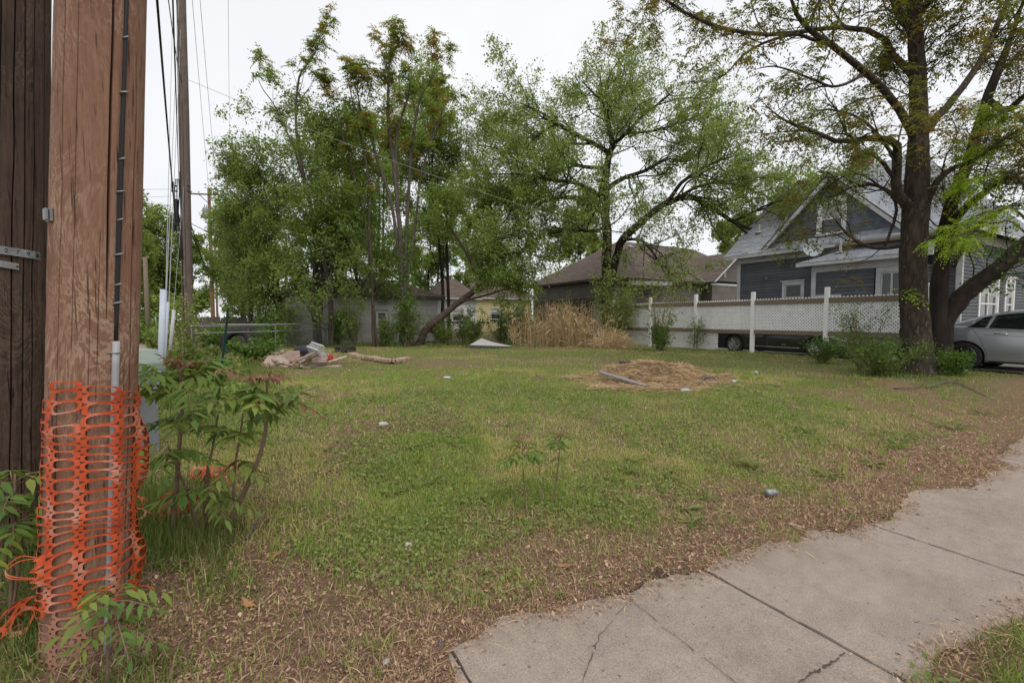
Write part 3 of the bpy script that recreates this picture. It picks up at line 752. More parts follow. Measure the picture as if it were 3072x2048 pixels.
m.box(hl(PU + 0.02, PV0 - 0.045, (PE + Z0) / 2), (0.12, 0.16, PE - Z0 - 0.34)); m.box(hl(PU + 0.02, PV1 + 0.045, (PE + Z0) / 2), (0.12, 0.16, PE - Z0 - 0.34))
m.span(hl(PU - 0.03, PV1 - 0.04, PE - 0.36), hl(PU + 0.10, PV0 + 0.04, PE - 0.05))
m.build('porch_trim', 'white_trim', hs)
window(hs, hl(PU, PV0 - 2.52, Z0 + 2.06), (0, -1), (-1, 0), 0.62, 1.62, 'white_trim', 0.14, 0.0, cap=False, mull=True)
m = MB(); m.box(hl(PU - 0.03, PV0 - 0.55, Z0 + 2.12), (0.06, 0.95, 0.13)); m.build('ledge', 'white_trim', hs)
m = MB(); PT = 4.27
roof_plane(m, hl(PU - 0.42, PV0 + 0.45, PE), hl(PU - 0.42, PV1 - 0.35, PE), hl(UW - 0.02, PV1 - 0.35, PT), hl(UW - 0.02, PV0 - 1.25, PT), 0.12, 0.26, seed=15)
roof_plane(m, hl(UW - 0.02, PV0 + 0.45, PE), hl(PU - 0.42, PV0 + 0.45, PE), hl(UW - 0.02, PV0 - 1.25, PT), hl(UW - 0.02, PV0 - 1.25, PT), 0.12, 0.26, seed=16)
m.build('porch_roof', 'roof_grey', hs)
m = MB()
slab_poly(m, [Vector(hl(*p)) - Vector((0, 0, 0.012)) for p in ((PU - 0.41, PV0 + 0.44, PE), (PU - 0.41, PV1 - 0.35, PE), (UW - 0.02, PV1 - 0.35, PT), (UW - 0.02, PV0 - 1.25, PT))], 0.12)
slab_poly(m, [Vector(hl(*p)) - Vector((0, 0, 0.012)) for p in ((UW - 0.02, PV0 + 0.44, PE), (PU - 0.41, PV0 + 0.44, PE), (UW - 0.02, PV0 - 1.25, PT))], 0.12)
m.build('porch_eave', 'white_trim', hs)
m = MB(); m.bar(hl(UW - ov - 0.01, PV0 - 0.6, EV - 0.10), hl(UW - ov - 0.01, VF - 0.3, EV - 0.10), 0.03, 0.10); m.build('bare_fascia', 'weathered_wood', hs)
# front windows, brackets
window(hs, hl(22.35, VF, Z0 + 1.8), (1, 0), (0, -1), 1.75, 1.65, 'white_paint', 0.12, 0.35, mull=True)
window(hs, hl(24.58, VF, Z0 + 1.8), (1, 0), (0, -1), 0.85, 1.65, 'white_paint', 0.12, 0.35)
# vents and chimney
for (u, v) in ((20.6, 12.75), (20.75, 11.6)):
    m = MB(); m.lathe(hl(u, v, zroof(u)), [(0.17, 0.0), (0.12, 0.05), (0.055, 0.08), (0.055, 0.38), (0.0, 0.385)], sides=12); m.build('vent_pipe', 'plastic_white', hs, smooth=False)
m = MB(); m.lathe(hl(19.28, 8.75, 3.99), [(0.20, 0.0), (0.15, 0.045), (0.055, 0.07), (0.05, 0.42), (0.0, 0.425)], sides=14); m.build('vent_pipe', 'plastic_white', hs)
ch = MB(); cu, cv = 24.0, 10.15
ch.span(hl(cu - 0.29, cv - 0.29, 7.8), hl(cu + 0.29, cv + 0.29, 9.0)); cho = ch.build('chimney', 'mortar', hs)
rr = random.Random(3)
bm_ = MB().box((0, 0, 0), (0.205, 0.03, 0.062)); b0 = bm_.build('brick', 'brick', cho, bevel=0.004); first = True
for row in range(15):
    z = 7.84 + row * 0.077
    for side in range(4):
        for k in range(3):
            s = -0.22 + k * 0.217 + (0.05 if row % 2 else -0.02)
            if abs(s) > 0.27: continue
            nx, ny = ((-1, 0), (1, 0), (0, -1), (0, 1))[side]
            p = hl(cu + nx * 0.296 + (s if nx == 0 else 0), cv + ny * 0.296 + (s if ny == 0 else 0), z)
            rot = (0, 0, 0 if nx == 0 else R(90))
            if first: b0.location, b0.rotation_euler, first = p, rot, False
            else: copy_part(b0, cho, p, rot)
# satellite dish standing on the porch roof
pd = W(19.15, 9.75)
ds = thing('satellite_dish', 'grey oval satellite dish on a short white mast on the porch roof', 'satellite dish', (pd[0], pd[1], 3.80), R(30))
m = MB(); m.tube([(0.3, 0, -0.05), (0.3, 0, 0.30), (0.2, 0.0, 0.42)], 0.022, 8); m.build('mast', 'plastic_white', ds)
m = MB(); prof = [(0.02 + 0.36 * t, 0.14 * t * t) for t in [i / 8 for i in range(9)]]
m.lathe((0, 0, 0), [(0.002, 0.0)] + prof + [(0.375, 0.135)] + [(r_ - 0.004, h_ - 0.014) for r_, h_ in reversed(prof)], sides=32)
dish = m.build('reflector', 'dish_grey', ds, smooth=True); dish.location = (0.14, 0.0, 0.46); dish.rotation_euler = (0, R(-62), R(35)); dish.scale = (1.12, 0.92, 1)
m = MB(); m.tube([(0.16, -0.05, 0.12), (-0.05, -0.30, 0.16), (-0.16, -0.46, 0.34)], 0.014, 6); m.build('feed_arm', 'dull_metal', ds)
m = MB(); m.box((-0.17, -0.48, 0.37), (0.10, 0.12, 0.07), rz=0.5); m.build('receiver', 'plastic_white', ds, bevel=0.01)

# ------------------------------------------------------------------ the brown hip-roofed house
bh = grid_thing('brown_house', 'low taupe sided house with a broad brown hip roof, behind the branching tree', 'house', 19.9, 21.7, 0.3)
def bl(u, v, z): return (u - 19.9, v - 21.7, z - 0.3)
BE, BR = 4.12, 7.45; BU0, BU1, BV0, BV1 = 19.9, 37.0, 21.7, 31.0
m = MB(); m.span(bl(BU0 + .06, BV0 + .06, 0), bl(BU1, BV1, BE)); m.build('wall_core', 'dark_void', bh)
m = MB()
siding(m, bl(BU0, BV1, 0)[:2], bl(BU0, BV0, 0)[:2], 0.2, BE - 0.45, (-1, 0), 0.15, seed=21)
siding(m, bl(BU0, BV0, 0)[:2], bl(BU1, BV0, 0)[:2], 0.2, BE - 0.45, (0, -1), 0.15, [(3.7, 4.55, 1.5, 2.3)], seed=22)
siding(m, bl(28.35, BV0 - 0.8, 0)[:2], bl(33.8, BV0 - 0.8, 0)[:2], 0.2, BE - 0.35, (0, -1), 0.15, [(2.1, 3.7, 1.3, 2.35)], seed=23)
siding(m, bl(28.35, BV0 - 0.8, 0)[:2], bl(33.8, BV0 - 0.8, 0)[:2], BE - 0.20, 6.3 - 0.3, (0, -1), 0.15, seed=24, lim=lambda z: (max(0, z + 0.3 - BE) * 1.25 + .1, 5.45 - max(0, z + 0.3 - BE) * 1.25 - .1))
siding(m, bl(28.35, BV0, 0)[:2], bl(28.35, BV0 - 0.8, 0)[:2], 0.2, BE - 0.35, (-1, 0), 0.15, seed=25)
m.build('siding', 'siding_taupe', bh)
m = MB(); m.prism([bl(28.45, BV0 - 0.74, BE), bl(33.7, BV0 - 0.74, BE), bl(31.07, BV0 - 0.74, 6.2)], (0, 0, 0), (0, 0.2, 0)); m.span(bl(28.41, BV0 - 0.74, 0.1), bl(33.74, BV0, BE)); m.build('gable_wall', 'dark_void', bh)
m = MB(); o_ = 0.45
roof_plane(m, bl(BU0 - o_, BV0 - o_, BE), bl(BU1 + o_, BV0 - o_, BE), bl(33, 26.3, BR), bl(24.6, 26.3, BR), 0.19, 0.5, 0.012, 26)
roof_plane(m, bl(BU0 - o_, BV1 + o_, BE), bl(BU0 - o_, BV0 - o_, BE), bl(24.6, 26.3, BR), bl(24.6, 26.3, BR), 0.19, 0.5, 0.012, 27)
roof_plane(m, bl(BU1 + o_, BV1 + o_, BE), bl(BU0 - o_, BV1 + o_, BE), bl(24.6, 26.3, BR), bl(33, 26.3, BR), 0.25, 0.6, 0.012, 28)
roof_plane(m, bl(BU1 + o_, BV0 - o_, BE), bl(BU1 + o_, BV1 + o_, BE), bl(33, 26.3, BR), bl(33, 26.3, BR), 0.25, 0.6, 0.012, 29)
for sg in (-1, 1):
    roof_plane(m, bl(31.07 + sg * 3.05, BV0 - 1.25, BE - 0.02), bl(31.07 + sg * 3.05, BV0 + 0.2, BE - 0.02), bl(31.07, 25.0, 6.42), bl(31.07, BV0 - 1.25, 6.42), 0.19, 0.5, 0.012, 30 + sg)
m.build('roof', 'roof_brown', bh)
m = MB()
slab_poly(m, [Vector(bl(*p)) - Vector((0, 0, .015)) for p in ((BU0 - o_, BV0 - o_, BE), (BU1 + o_, BV0 - o_, BE), (33, 26.3, BR), (24.6, 26.3, BR))], 0.14)
slab_poly(m, [Vector(bl(*p)) - Vector((0, 0, .015)) for p in ((BU0 - o_, BV1 + o_, BE), (BU0 - o_, BV0 - o_, BE), (24.6, 26.3, BR))], 0.14)
m.build('eave', 'dark_wood', bh)
m = MB()
for sg in (-1, 1):
    m.bar(bl(31.07 + sg * 3.05, BV0 - 1.27, BE - 0.04), bl(31.07 + sg * 0.02, BV0 - 1.27, 6.36), 0.03, 0.16, up=(0, 1, 0))
m.span(bl(28.2, BV0 - 0.86, BE - 0.22), bl(33.9, BV0 - 0.80, BE - 0.10)); m.build('rake_board', 'white_trim', bh)
m = MB()
for k in range(7): m.box(bl(29.75, BV0 - 0.83, BE + 0.42 + k * 0.085), (0.26, 0.03, 0.045))
m.build('louvre', 'white_trim', bh)
window(bh, bl(24.02, BV0, 2.2), (1, 0), (0, -1), 0.7, 0.65, 'white_trim', 0.08, 0.4, cap=False)
window(bh, bl(31.25, BV0 - 0.8, 2.15), (1, 0), (0, -1), 1.35, 0.9, 'white_trim', 0.09, 0.0, cap=False, mull=True)
m = MB(); m.bar(bl(20.6, BV0 - 0.62, BE - 0.36), bl(24.2, BV0 - 0.62, BE - 0.30), 0.5, 0.24); m.build('awning_box', 'white_trim', bh)
m = MB(); m.tube([bl(28.0, BV0 - 0.50, BE - 0.02), bl(27.3, BV0 + 1.0, BE + 1.1)], 0.06, 8); m.build('valley_flashing', 'galvanized', bh)
for (u, v, z) in ((27.9, 22.5, 4.75), (24.9, 25.4, 6.85)):
    m = MB(); m.box(bl(u, v, z + 0.06), (0.42, 0.36, 0.16), rx=R(32)); m.build('roof_vent', 'plastic_white' if z < 5 else 'dull_metal', bh, bevel=0.02)
# lean-to open shed against the house
m = MB()
for k in range(9):
    m.box(bl(19.35, 23.2 + k * 0.8, 1.6), (0.05, 0.68, 2.6), r=0.3 + 0.05 * (k % 5))
m.build('plank_screen', 'dark_wood', bh)
m = MB(); m.box(bl(19.1, 22.0, 1.35), (0.7, 0.55, 2.1)); m.build('meter_cabinet', 'box_grey', bh, bevel=0.02)

# ------------------------------------------------------------------ yellow and white houses farther back
def plain_house(name, label, u0, u1, v0, v1, ev, rg, wall, roof, wins, axis='u', z=0.3):
    h = grid_thing(name, label, 'house', u0, v0, z)
    m = MB(); m.span((0.06, 0.06, -0.2), (u1 - u0 - 0.06, v1 - v0 - 0.06, ev)); m.build('wall_core', 'dark_void', h)
    m = MB(); D, L = v1 - v0, u1 - u0
    siding(m, (0, 0), (L, 0), 0.0, ev, (0, -1), 0.16, [(a - w / 2, a + w / 2, c - q / 2, c + q / 2) for (a, c, w, q) in wins], seed=3)
    siding(m, (0, D), (0, 0), 0.0, ev, (-1, 0), 0.16, seed=4); siding(m, (L, 0), (L, D), 0.0, ev, (1, 0), 0.16, seed=5); siding(m, (L, D), (0, D), 0.0, ev, (0, 1), 0.16, seed=6)
    m.build('siding', wall, h)
    m = MB(); o = 0.4
    if axis == 'u':
        roof_plane(m, (-o, -o, ev), (L + o, -o, ev), (L + o - 1.2, D / 2, rg), (-o + 1.2, D / 2, rg), 0.22, 0.6, 0.012, 1)
        roof_plane(m, (L + o, D + o, ev), (-o, D + o, ev), (-o + 1.2, D / 2, rg), (L + o - 1.2, D / 2, rg), 0.22, 0.6, 0.012, 2)
        roof_plane(m, (-o, D + o, ev), (-o, -o, ev), (-o + 1.2, D / 2, rg), (-o + 1.2, D / 2, rg), 0.22, 0.6, 0.012, 3)
        roof_plane(m, (L + o, -o, ev), (L + o, D + o, ev), (L + o - 1.2, D / 2, rg), (L + o - 1.2, D / 2, rg), 0.22, 0.6, 0.012, 4)
    m.build('roof', roof, h)
    m = MB(); m.span((-o + .01, -o + .01, ev - 0.14), (L + o - .01, D + o - .01, ev - 0.012)); m.build('eave', 'white_trim', h)
    for (a, c, w, q) in wins:
        window(h, (a, 0, c), (1, 0), (0, -1), w - 0.2, q - 0.25, 'white_trim', 0.09, 0.4, cap=False)
    return h
plain_house('yellow_house', 'pale yellow house with brownish roof far behind the leaning tree', 19.0, 25.4, 40.0, 47.0, 3.3, 5.4, 'siding_yellow', 'roof_brown', [(2.2, 1.7, 1.2, 1.3), (4.9, 1.7, 1.1, 1.3)])
plain_house('white_house', 'small white sided house glimpsed past the corner of the grey garage', 15.2, 18.2, 38.0, 44.0, 3.1, 5.0, 'siding_white', 'roof_brown', [(1.0, 1.5, 1.0, 1.2)])

# ------------------------------------------------------------------ grey garage by the lane
ga = grid_thing('garage', 'grey sided garage with a low brown hip roof behind the ailanthus stems', 'garage', 1.5, 23.2, 0.28)
gL, gD, ge, gr_ = 7.36, 5.2, 2.42, 3.42
m = MB(); m.span((0.06, 0.06, -0.2), (gL - .06, gD - .06, ge)); m.build('wall_core', 'dark_void', ga)
m = MB()
siding(m, (0, 0), (gL, 0), 0.05, ge - 0.02, (0, -1), 0.12, [(4.0, 4.62, 0.75, 1.65)], seed=31)
siding(m, (gL, 0), (gL, gD), 0.05, ge - 0.02, (1, 0), 0.12, seed=32); siding(m, (0, gD), (0, 0), 0.05, ge - 0.02, (-1, 0), 0.12, seed=33); siding(m, (gL, gD), (0, gD), 0.05, ge - .02, (0, 1), 0.12, seed=34)
m.build('siding', 'siding_shed', ga)
for cx_ in (gL - 0.02, 0.02):
    m = MB(); m.box((cx_, -0.005, ge / 2), (0.12, 0.06, ge - 0.06)); m.build('corner_board', 'white_trim', ga)
m = MB(); o_ = 0.28
roof_plane(m, (-o_, -o_, ge), (gL + o_, -o_, ge), (gL - 1.6, gD / 2, gr_), (1.6, gD / 2, gr_), 0.17, 0.45, 0.012, 35)
roof_plane(m, (gL + o_, gD + o_, ge), (-o_, gD + o_, ge), (1.6, gD / 2, gr_), (gL - 1.6, gD / 2, gr_), 0.17, 0.45, 0.012, 36)
roof_plane(m, (gL + o_, -o_, ge), (gL + o_, gD + o_, ge), (gL - 1.6, gD / 2, gr_), (gL - 1.6, gD / 2, gr_), 0.17, 0.45, 0.012, 37)
roof_plane(m, (-o_, gD + o_, ge), (-o_, -o_, ge), (1.6, gD / 2, gr_), (1.6, gD / 2, gr_), 0.17, 0.45, 0.012, 38)
m.build('roof', 'roof_shed', ga)
m = MB(); m.span((-o_ + .01, -o_ + .01, ge - 0.13), (gL + o_ - .01, gD + o_ - .01, ge - 0.012)); m.build('eave', 'dark_wood', ga)
window(ga, (4.31, 0, 1.2), (1, 0), (0, -1), 0.46, 0.74, 'white_trim', 0.06, 0.0, cap=False, glass='window_screen')

# ------------------------------------------------------------------ white lattice fence
fz = 0.28
lf = grid_thing('lattice_fence', 'white post fence with lattice panels between weathered brown rails, in front of the black car', 'fence', 15.8, 7.5, 0.0)
post_v = [-2.43, 0.0, 2.43, 4.86, 7.29, 9.72]
tops = [2.50, 2.53, 2.50, 2.52, 2.50, 2.47]
rr = random.Random(9)
for k, (pv, tz) in enumerate(zip(post_v, tops)):
    x, y = W(15.8, 7.5 + pv); g0 = G(x, y)
    m = MB(); m.span((-0.06, pv - 0.06, g0 - 0.1), (0.06, pv + 0.06, tz)); m.build('post', 'white_paint', lf, bevel=0.008)
def lattice(v0, v1, z0, z1, xo, pitch=0.102, wid=0.042, name='lattice_panel'):
    m = MB(); L, H = v1 - v0, z1 - z0
    for layer, (sg, xx) in enumerate(((1, xo), (-1, xo + 0.007))):
        c = -H
        while c < L + H:
            # line s = c + t (sg=1) or s = c + H - t
            pts = []
            s0, s1 = (c, c + H) if sg > 0 else (c + H, c)
            za, zb = z0, z1
            def clip(sa, qa, sb, qb):
                if sa == sb: return None
                t0, t1 = 0.0, 1.0
                for lim, sign in ((0.0, 1), (L, -1)):
                    da, db = (sa - lim) * sign, (sb - lim) * sign
                    if da < 0 and db < 0: return None
                    if da < 0: t0 = max(t0, da / (da - db))
                    elif db < 0: t1 = min(t1, da / (da - db))
                if t1 - t0 < 0.02: return None
                return (sa + (sb - sa) * t0, qa + (qb - qa) * t0, sa + (sb - sa) * t1, qa + (qb - qa) * t1)
            q = clip(s0, za, s1, zb)
            if q:
                m.bar((xx, v0 + q[0], q[1]), (xx, v0 + q[2], q[3]), 0.0055, wid, up=(1, 0, 0)) if False else m.bar((xx, v0 + q[0], q[1]), (xx, v0 + q[2], q[3]), wid, 0.0055, up=(1, 0, 0))
            c += pitch
    return m.build(name, 'white_paint', lf)
for k in range(5):
    a, b = post_v[k] + 0.062, post_v[k + 1] - 0.062
    dz = rr.uniform(-0.02, 0.02)
    lattice(a, b, 1.08, 2.235, 0.035)
    m = MB(); m.span((-0.025, a, 2.045 + dz), (0.018, b, 2.205 + dz)); m.build('top_rail', 'weathered_wood', lf, bevel=0.005)
    m = MB(); m.span((-0.025, a, 1.00 + dz), (0.018, b, 1.145 + dz)); m.build('bottom_rail', 'weathered_wood', lf, bevel=0.005)
lattice(5.0, 7.2, 0.32, 0.98, 0.10, name='lower_lattice'); lattice(7.4, 9.6, 0.32, 0.98, 0.10, name='lower_lattice'); lattice(3.9, 4.8, 0.32, 0.98, 0.10, name='lower_lattice')

# ------------------------------------------------------------------ chain-link fence along the back of the lot
cf = grid_thing('chain_link_fence', 'galvanized chain link fence with round top rail along the back of the lot', 'fence', -1.6, 21.6, 0.0)
Lc = 17.6
def cgz(s): return G(*W(-1.6 + s, 21.6))
fh = 1.02
m = MB(); m.tube([(s, 0, cgz(s) + fh) for s in np.linspace(0, Lc, 24)], 0.021, 8); m.build('top_rail', 'galvanized', cf, smooth=True)
for s in np.arange(0, Lc + 0.1, 2.93):
    m = MB(); m.tube([(s, 0.03, cgz(s) - 0.2), (s, 0.03, cgz(s) + fh + 0.03)], 0.026, 8); m.lathe((s, 0.03, cgz(s) + fh + 0.02), [(0.032, 0), (0.032, 0.03), (0.0, 0.06)], sides=8); m.build('post', 'galvanized', cf)
vv, ff = [], []
def wire_strip(a, b, w=0.0035):
    k = len(vv); vv.extend([(a[0] - w, a[1], a[2]), (a[0] + w, a[1], a[2]), (b[0] + w, b[1], b[2]), (b[0] - w, b[1], b[2])]); ff.append((k, k + 1, k + 2, k + 3))
H_ = fh - 0.04; sp = 0.085
for sg in (1, -1):
    for s in np.arange(-H_, Lc + H_, sp):
        a, b = (s, s + H_) if sg > 0 else (s + H_, s)
        t0, t1 = 0.0, 1.0
        if a < 0: t0 = -a / (b - a)
        if b < 0: t1 = a / (a - b)
        if a > Lc: t0 = (a - Lc) / (a - b)
        if b > Lc: t1 = (Lc - a) / (b - a)
        if t1 - t0 < 0.03: continue
        q = lambda t: (a + (b - a) * t, 0.002 * sg, cgz(min(max(a + (b - a) * t, 0), Lc)) + 0.02 + H_ * t)
        wire_strip(q(t0), q(t1))
npmesh('wire_mesh', vv, ff, 'galvanized', cf)
# side return of the chain link, seen end-on beside the lane
cf2 = grid_thing('chain_link_fence', 'short run of double pipe fence rails beside the truck tyre', 'fence', -1.6, 17.2, 0.0)
for hgt, off in ((1.02, 0.0), (0.80, 0.12)):
    m = MB(); m.tube([(off, 0, G(*W(-1.6, 17.2)) + hgt), (2.4 + off, 0.9, G(*W(0.8, 18)) + hgt), (4.6, 4.0, G(*W(3, 21)) + hgt + 0.02)], 0.02, 8); m.build('rail', 'galvanized', cf2)
for q in ((0.05, 0.0), (2.4, 0.9), (4.55, 3.95)):
    g0 = G(*W(-1.6 + q[0], 17.2 + q[1])); m = MB(); m.tube([(q[0], q[1] + 0.03, g0 - 0.2), (q[0], q[1] + 0.03, g0 + 1.06)], 0.024, 8); m.build('post', 'galvanized', cf2)

# ------------------------------------------------------------------ plank fences by the lane
def plank_fence(label, u0, v0, u1, v1, h, group=None):
    t = grid_thing('plank_fence', label, 'fence', u0, v0, 0.0)
    L = math.hypot(u1 - u0, v1 - v0); dx, dy = (u1 - u0) / L, (v1 - v0) / L; rr = random.Random(int(u0 * 7 + v0)); n = int(L / 0.15)
    ang = math.atan2(dy, dx)
    base = MB().box((0, 0, h / 2), (0.138, 0.022, h)).build('plank', 'fence_wood', t); first = True
    for k in range(n):
        s = (k + 0.5) * L / n; gg = G(*W(u0 + dx * s, v0 + dy * s))
        p, rt = (dx * s, dy * s, gg - 0.05 + rr.uniform(-0.05, 0.03)), (rr.uniform(-0.02, 0.02), rr.uniform(-0.015, 0.015), ang)
        if first: base.location, base.rotation_euler, first = p, rt, False
        else: copy_part(base, t, p, rt)
    gg = G(*W(u0, v0)); ox, oy = -dy * 0.035, dx * 0.035
    for q in (0.35, h - 0.35):
        m = MB(); m.bar((ox, oy, gg + q), (dx * L + ox, dy * L + oy, gg + q), 0.04, 0.09); m.build('rail', 'fence_wood', t)
    return t
plank_fence('dark weathered plank fence beyond the tyre, running into the garage', -2.4, 27.5, 1.4, 25.2, 1.35)
plank_fence('grey plank fence along the far side of the dirt lane', -9.2, 24.0, -8.6, 40.0, 1.5)
# ------------------------------------------------------------------ utility poles
def pole_shaft(name, mat, parent, h, r0, r1, segs, rows, seed, cracks=(), furrow=0.0035, lean=(0, 0), zb=-0.3, sway=0.0):
    rg = np.random.default_rng(seed)
    a = np.arange(segs) / segs * 2 * np.pi
    z = zb + (h - zb) * (np.linspace(0, 1, rows) ** 1.35)
    A, Z = np.meshgrid(a, z)
    rad = r0 + (r1 - r0) * np.clip(Z / h, 0, 1)
    fur = vnoise(A * 40 / (2 * np.pi) * 1.0, Z * 1.1 + 9, 1.0, seed) + 0.6 * vnoise(A * 95 / (2 * np.pi), Z * 2.2, 1.0, seed + 3)
    rad = rad - furrow * (fur - 0.8)
    rad = rad + 0.006 * np.sin(2 * A + 1.0) * np.sin(Z * 0.9)
    cr = np.zeros_like(Z)
    for (ang, wa, z0, z1, dep, drift) in cracks:
        ca = ang + drift * (Z - z0) + 0.035 * (vnoise(Z, Z * 0, 0.35, seed + int(ang * 10)) - 0.5)
        d = np.abs((A - ca + np.pi) % (2 * np.pi) - np.pi)
        w = wa * np.clip(np.minimum(Z - z0, z1 - Z) / 0.35, 0, 1)
        k = np.clip(1 - d / np.maximum(w, 1e-5), 0, 1)
        rad = rad - dep * k; cr = np.maximum(cr, np.clip(k * 1.7, 0, 1))
    X = rad * np.cos(A) + lean[0] * Z + sway * np.sin(Z * 0.35)
    Y = rad * np.sin(A) + lean[1] * Z
    idx = np.arange(rows * segs).reshape(rows, segs); nx = np.roll(idx, -1, 1)
    F = np.stack([idx[:-1], nx[:-1], nx[1:], idx[1:]], -1).reshape(-1, 4)
    return npmesh(name, np.stack([X, Y, Z], -1), F, mat, parent, smooth=True, attrs={'crack': cr.ravel()})
# near brown pole
BPX, BPY = -1.993, 2.06
BL = 0.070                                       # it leans to the right
bp_ = thing('utility_pole', 'brown wooden utility pole wrapped in orange barrier netting', 'utility pole', (BPX, BPY, 0.0))
def bsurf(ang, z, off=0.0):
    r = 0.157 + (0.128 - 0.157) * min(1, max(0, z / 9)) + off
    return Vector((math.cos(ang) * r + BL * z, math.sin(ang) * r, z))
FACE = math.atan2(-BPY, -BPX)                    # direction from the pole to the camera
pole_shaft('shaft', 'pole_brown', bp_, 9.0, 0.157, 0.128, 420, 300, 3, [
    (FACE + 0.22, 0.034, 1.5, 4.2, 0.025, -0.015), (FACE - 0.15, 0.012, -0.2, 1.6, 0.008, 0.01), (FACE + 0.45, 0.016, 0.2, 2.2, 0.010, 0.0),
    (FACE - 0.55, 0.010, 1.2, 3.3, 0.006, 0.0), (FACE + 0.85, 0.020, 0.0, 2.8, 0.012, 0.0), (FACE - 0.9, 0.014, 0.5, 3.5, 0.008, 0.0), (FACE + 0.02, 0.008, 1.0, 2.1, 0.005, 0.02)], 0.0038, (BL, 0))
# ground cable stapled to it and the grey conduit at the foot
cang = lambda z: FACE + 0.42 + 0.10 * (z - 1.4) * 0.45
m = MB(); m.tube([bsurf(cang(z), z, 0.006) for z in np.linspace(1.42, 8.8, 60)], 0.0075, 8); m.tube([bsurf(cang(z) + 0.05 * math.sin(z * 2.3), z, 0.004) for z in np.linspace(1.5, 8.8, 60)], 0.004, 6)
m.build('cable', 'black_cable', bp_, smooth=True)
for k, z in enumerate((1.62, 1.70, 1.83, 1.98, 2.10, 2.24, 2.52, 2.75)):
    m = MB(); a = cang(z); s = 0.085 if k % 2 == 0 else 0.05
    m.tube([bsurf(a - s, z - 0.006, -0.004), bsurf(a - s * 0.9, z - 0.004, 0.012), bsurf(a, z, 0.023), bsurf(a + s * 0.9, z + 0.004, 0.012), bsurf(a + s, z + 0.006, -0.004)], 0.0035, 6)
    m.build('staple', 'dull_metal', bp_, smooth=True)
m = MB(); m.tube([bsurf(cang(1.42) - 0.03 * (1.42 - z) + 0.0, z, 0.010) for z in np.linspace(-0.02, 1.45, 14)], 0.0135, 14); m.build('conduit', 'pvc_grey', bp_, smooth=True)
for z in (1.40, 0.55):
    m = MB(); a = cang(1.42) - 0.03 * (1.42 - z); m.tube([bsurf(a - 0.15, z, -0.002), bsurf(a - 0.09, z, 0.010), bsurf(a - 0.04, z, 0.025), bsurf(a + 0.04, z, 0.025), bsurf(a + 0.09, z, 0.010), bsurf(a + 0.15, z, -0.002)], 0.0035, 6); m.build('strap', 'dull_metal', bp_, smooth=True)
m = MB(); q = bsurf(FACE - 1.28, 1.98, 0.005); m.box(q, (0.05, 0.012, 0.055), rz=FACE - 1.28 + math.pi / 2); m.box(q + Vector((0.0, -0.016, 0)), (0.012, 0.03, 0.05), rz=FACE - 1.28); m.build('bracket', 'galvanized', bp_, bevel=0.003)

# old dark pole
DPX, DPY = -3.02, 2.62
dp = thing('utility_pole', 'old blackish weathered utility pole with metal number tags', 'utility pole', (DPX, DPY, 0.02))
DL = 0.066
DF = math.atan2(-DPY, -DPX)
pole_shaft('shaft', 'pole_dark', dp, 9.0, 0.185, 0.150, 460, 220, 8, [(DF + da, 0.02, -0.2, 8, 0.016, dr) for da, dr in ((-0.9, 0), (-0.5, 0.01), (-0.15, 0), (0.12, 0.01), (0.4, -0.005), (0.62, 0.0), (0.95, 0), (1.2, 0), (-1.2, 0))], 0.007, (DL, 0))
def dsurf(ang, z, off=0.0):
    r = 0.185 - 0.035 * z / 9 + off
    return Vector((math.cos(ang) * r + DL * z, math.sin(ang) * r, z))
def number_tag(a0, a1, z, hgt, txt):
    m = MB(); k = 8
    P = [dsurf(a0 + (a1 - a0) * i / k, z - 0.02 * i / k, 0.006) for i in range(k + 1)]
    vv, ff = [], []
    for i, p in enumerate(P):
        n = Vector((math.cos(a0 + (a1 - a0) * i / k), math.sin(a0 + (a1 - a0) * i / k), 0))
        vv += [p - Vector((0, 0, hgt / 2)), p + Vector((0, 0, hgt / 2)), p + n * 0.003 + Vector((0, 0, hgt / 2)), p + n * 0.003 - Vector((0, 0, hgt / 2))]
        if i: ff += [(4 * i - 4 + j, 4 * i - 4 + (j + 1) % 4, 4 * i + (j + 1) % 4, 4 * i + j) for j in range(4)]
    ff += [(0, 1, 2, 3), (4 * k + 3, 4 * k + 2, 4 * k + 1, 4 * k)]
    t = MB().add(vv, ff).build('number_tag', 'galvanized', dp)
    for i, ch_ in enumerate(txt):
        if ch_ == ' ': continue
        a = a0 + (a1 - a0) * (i + 0.7) / (len(txt) + 0.5); p = dsurf(a, z - 0.02 * (i + 0.7) / (len(txt) + 0.5), 0.0095)
        text_mesh(ch_, hgt * 0.72, 'digit', 'dark_void', t, p, (math.pi / 2, 0, a + math.pi / 2), 0.0008)
    for a in (a0 + 0.04 * (a1 - a0), a1 - 0.05 * (a1 - a0)):
        m = MB(); m.lathe(dsurf(a, z - (0.02 if a > a0 + 0.3 else 0.0), 0.007), [(0.006, -0.004), (0.006, 0.004), (0, 0.006)], sides=8); m.build('nail', 'dark_void', t)
number_tag(DF - 0.42, DF + 0.80, 1.905, 0.044, ' 2 2 7 9 8')
number_tag(DF - 0.42, DF + 0.27, 1.835, 0.036, '')

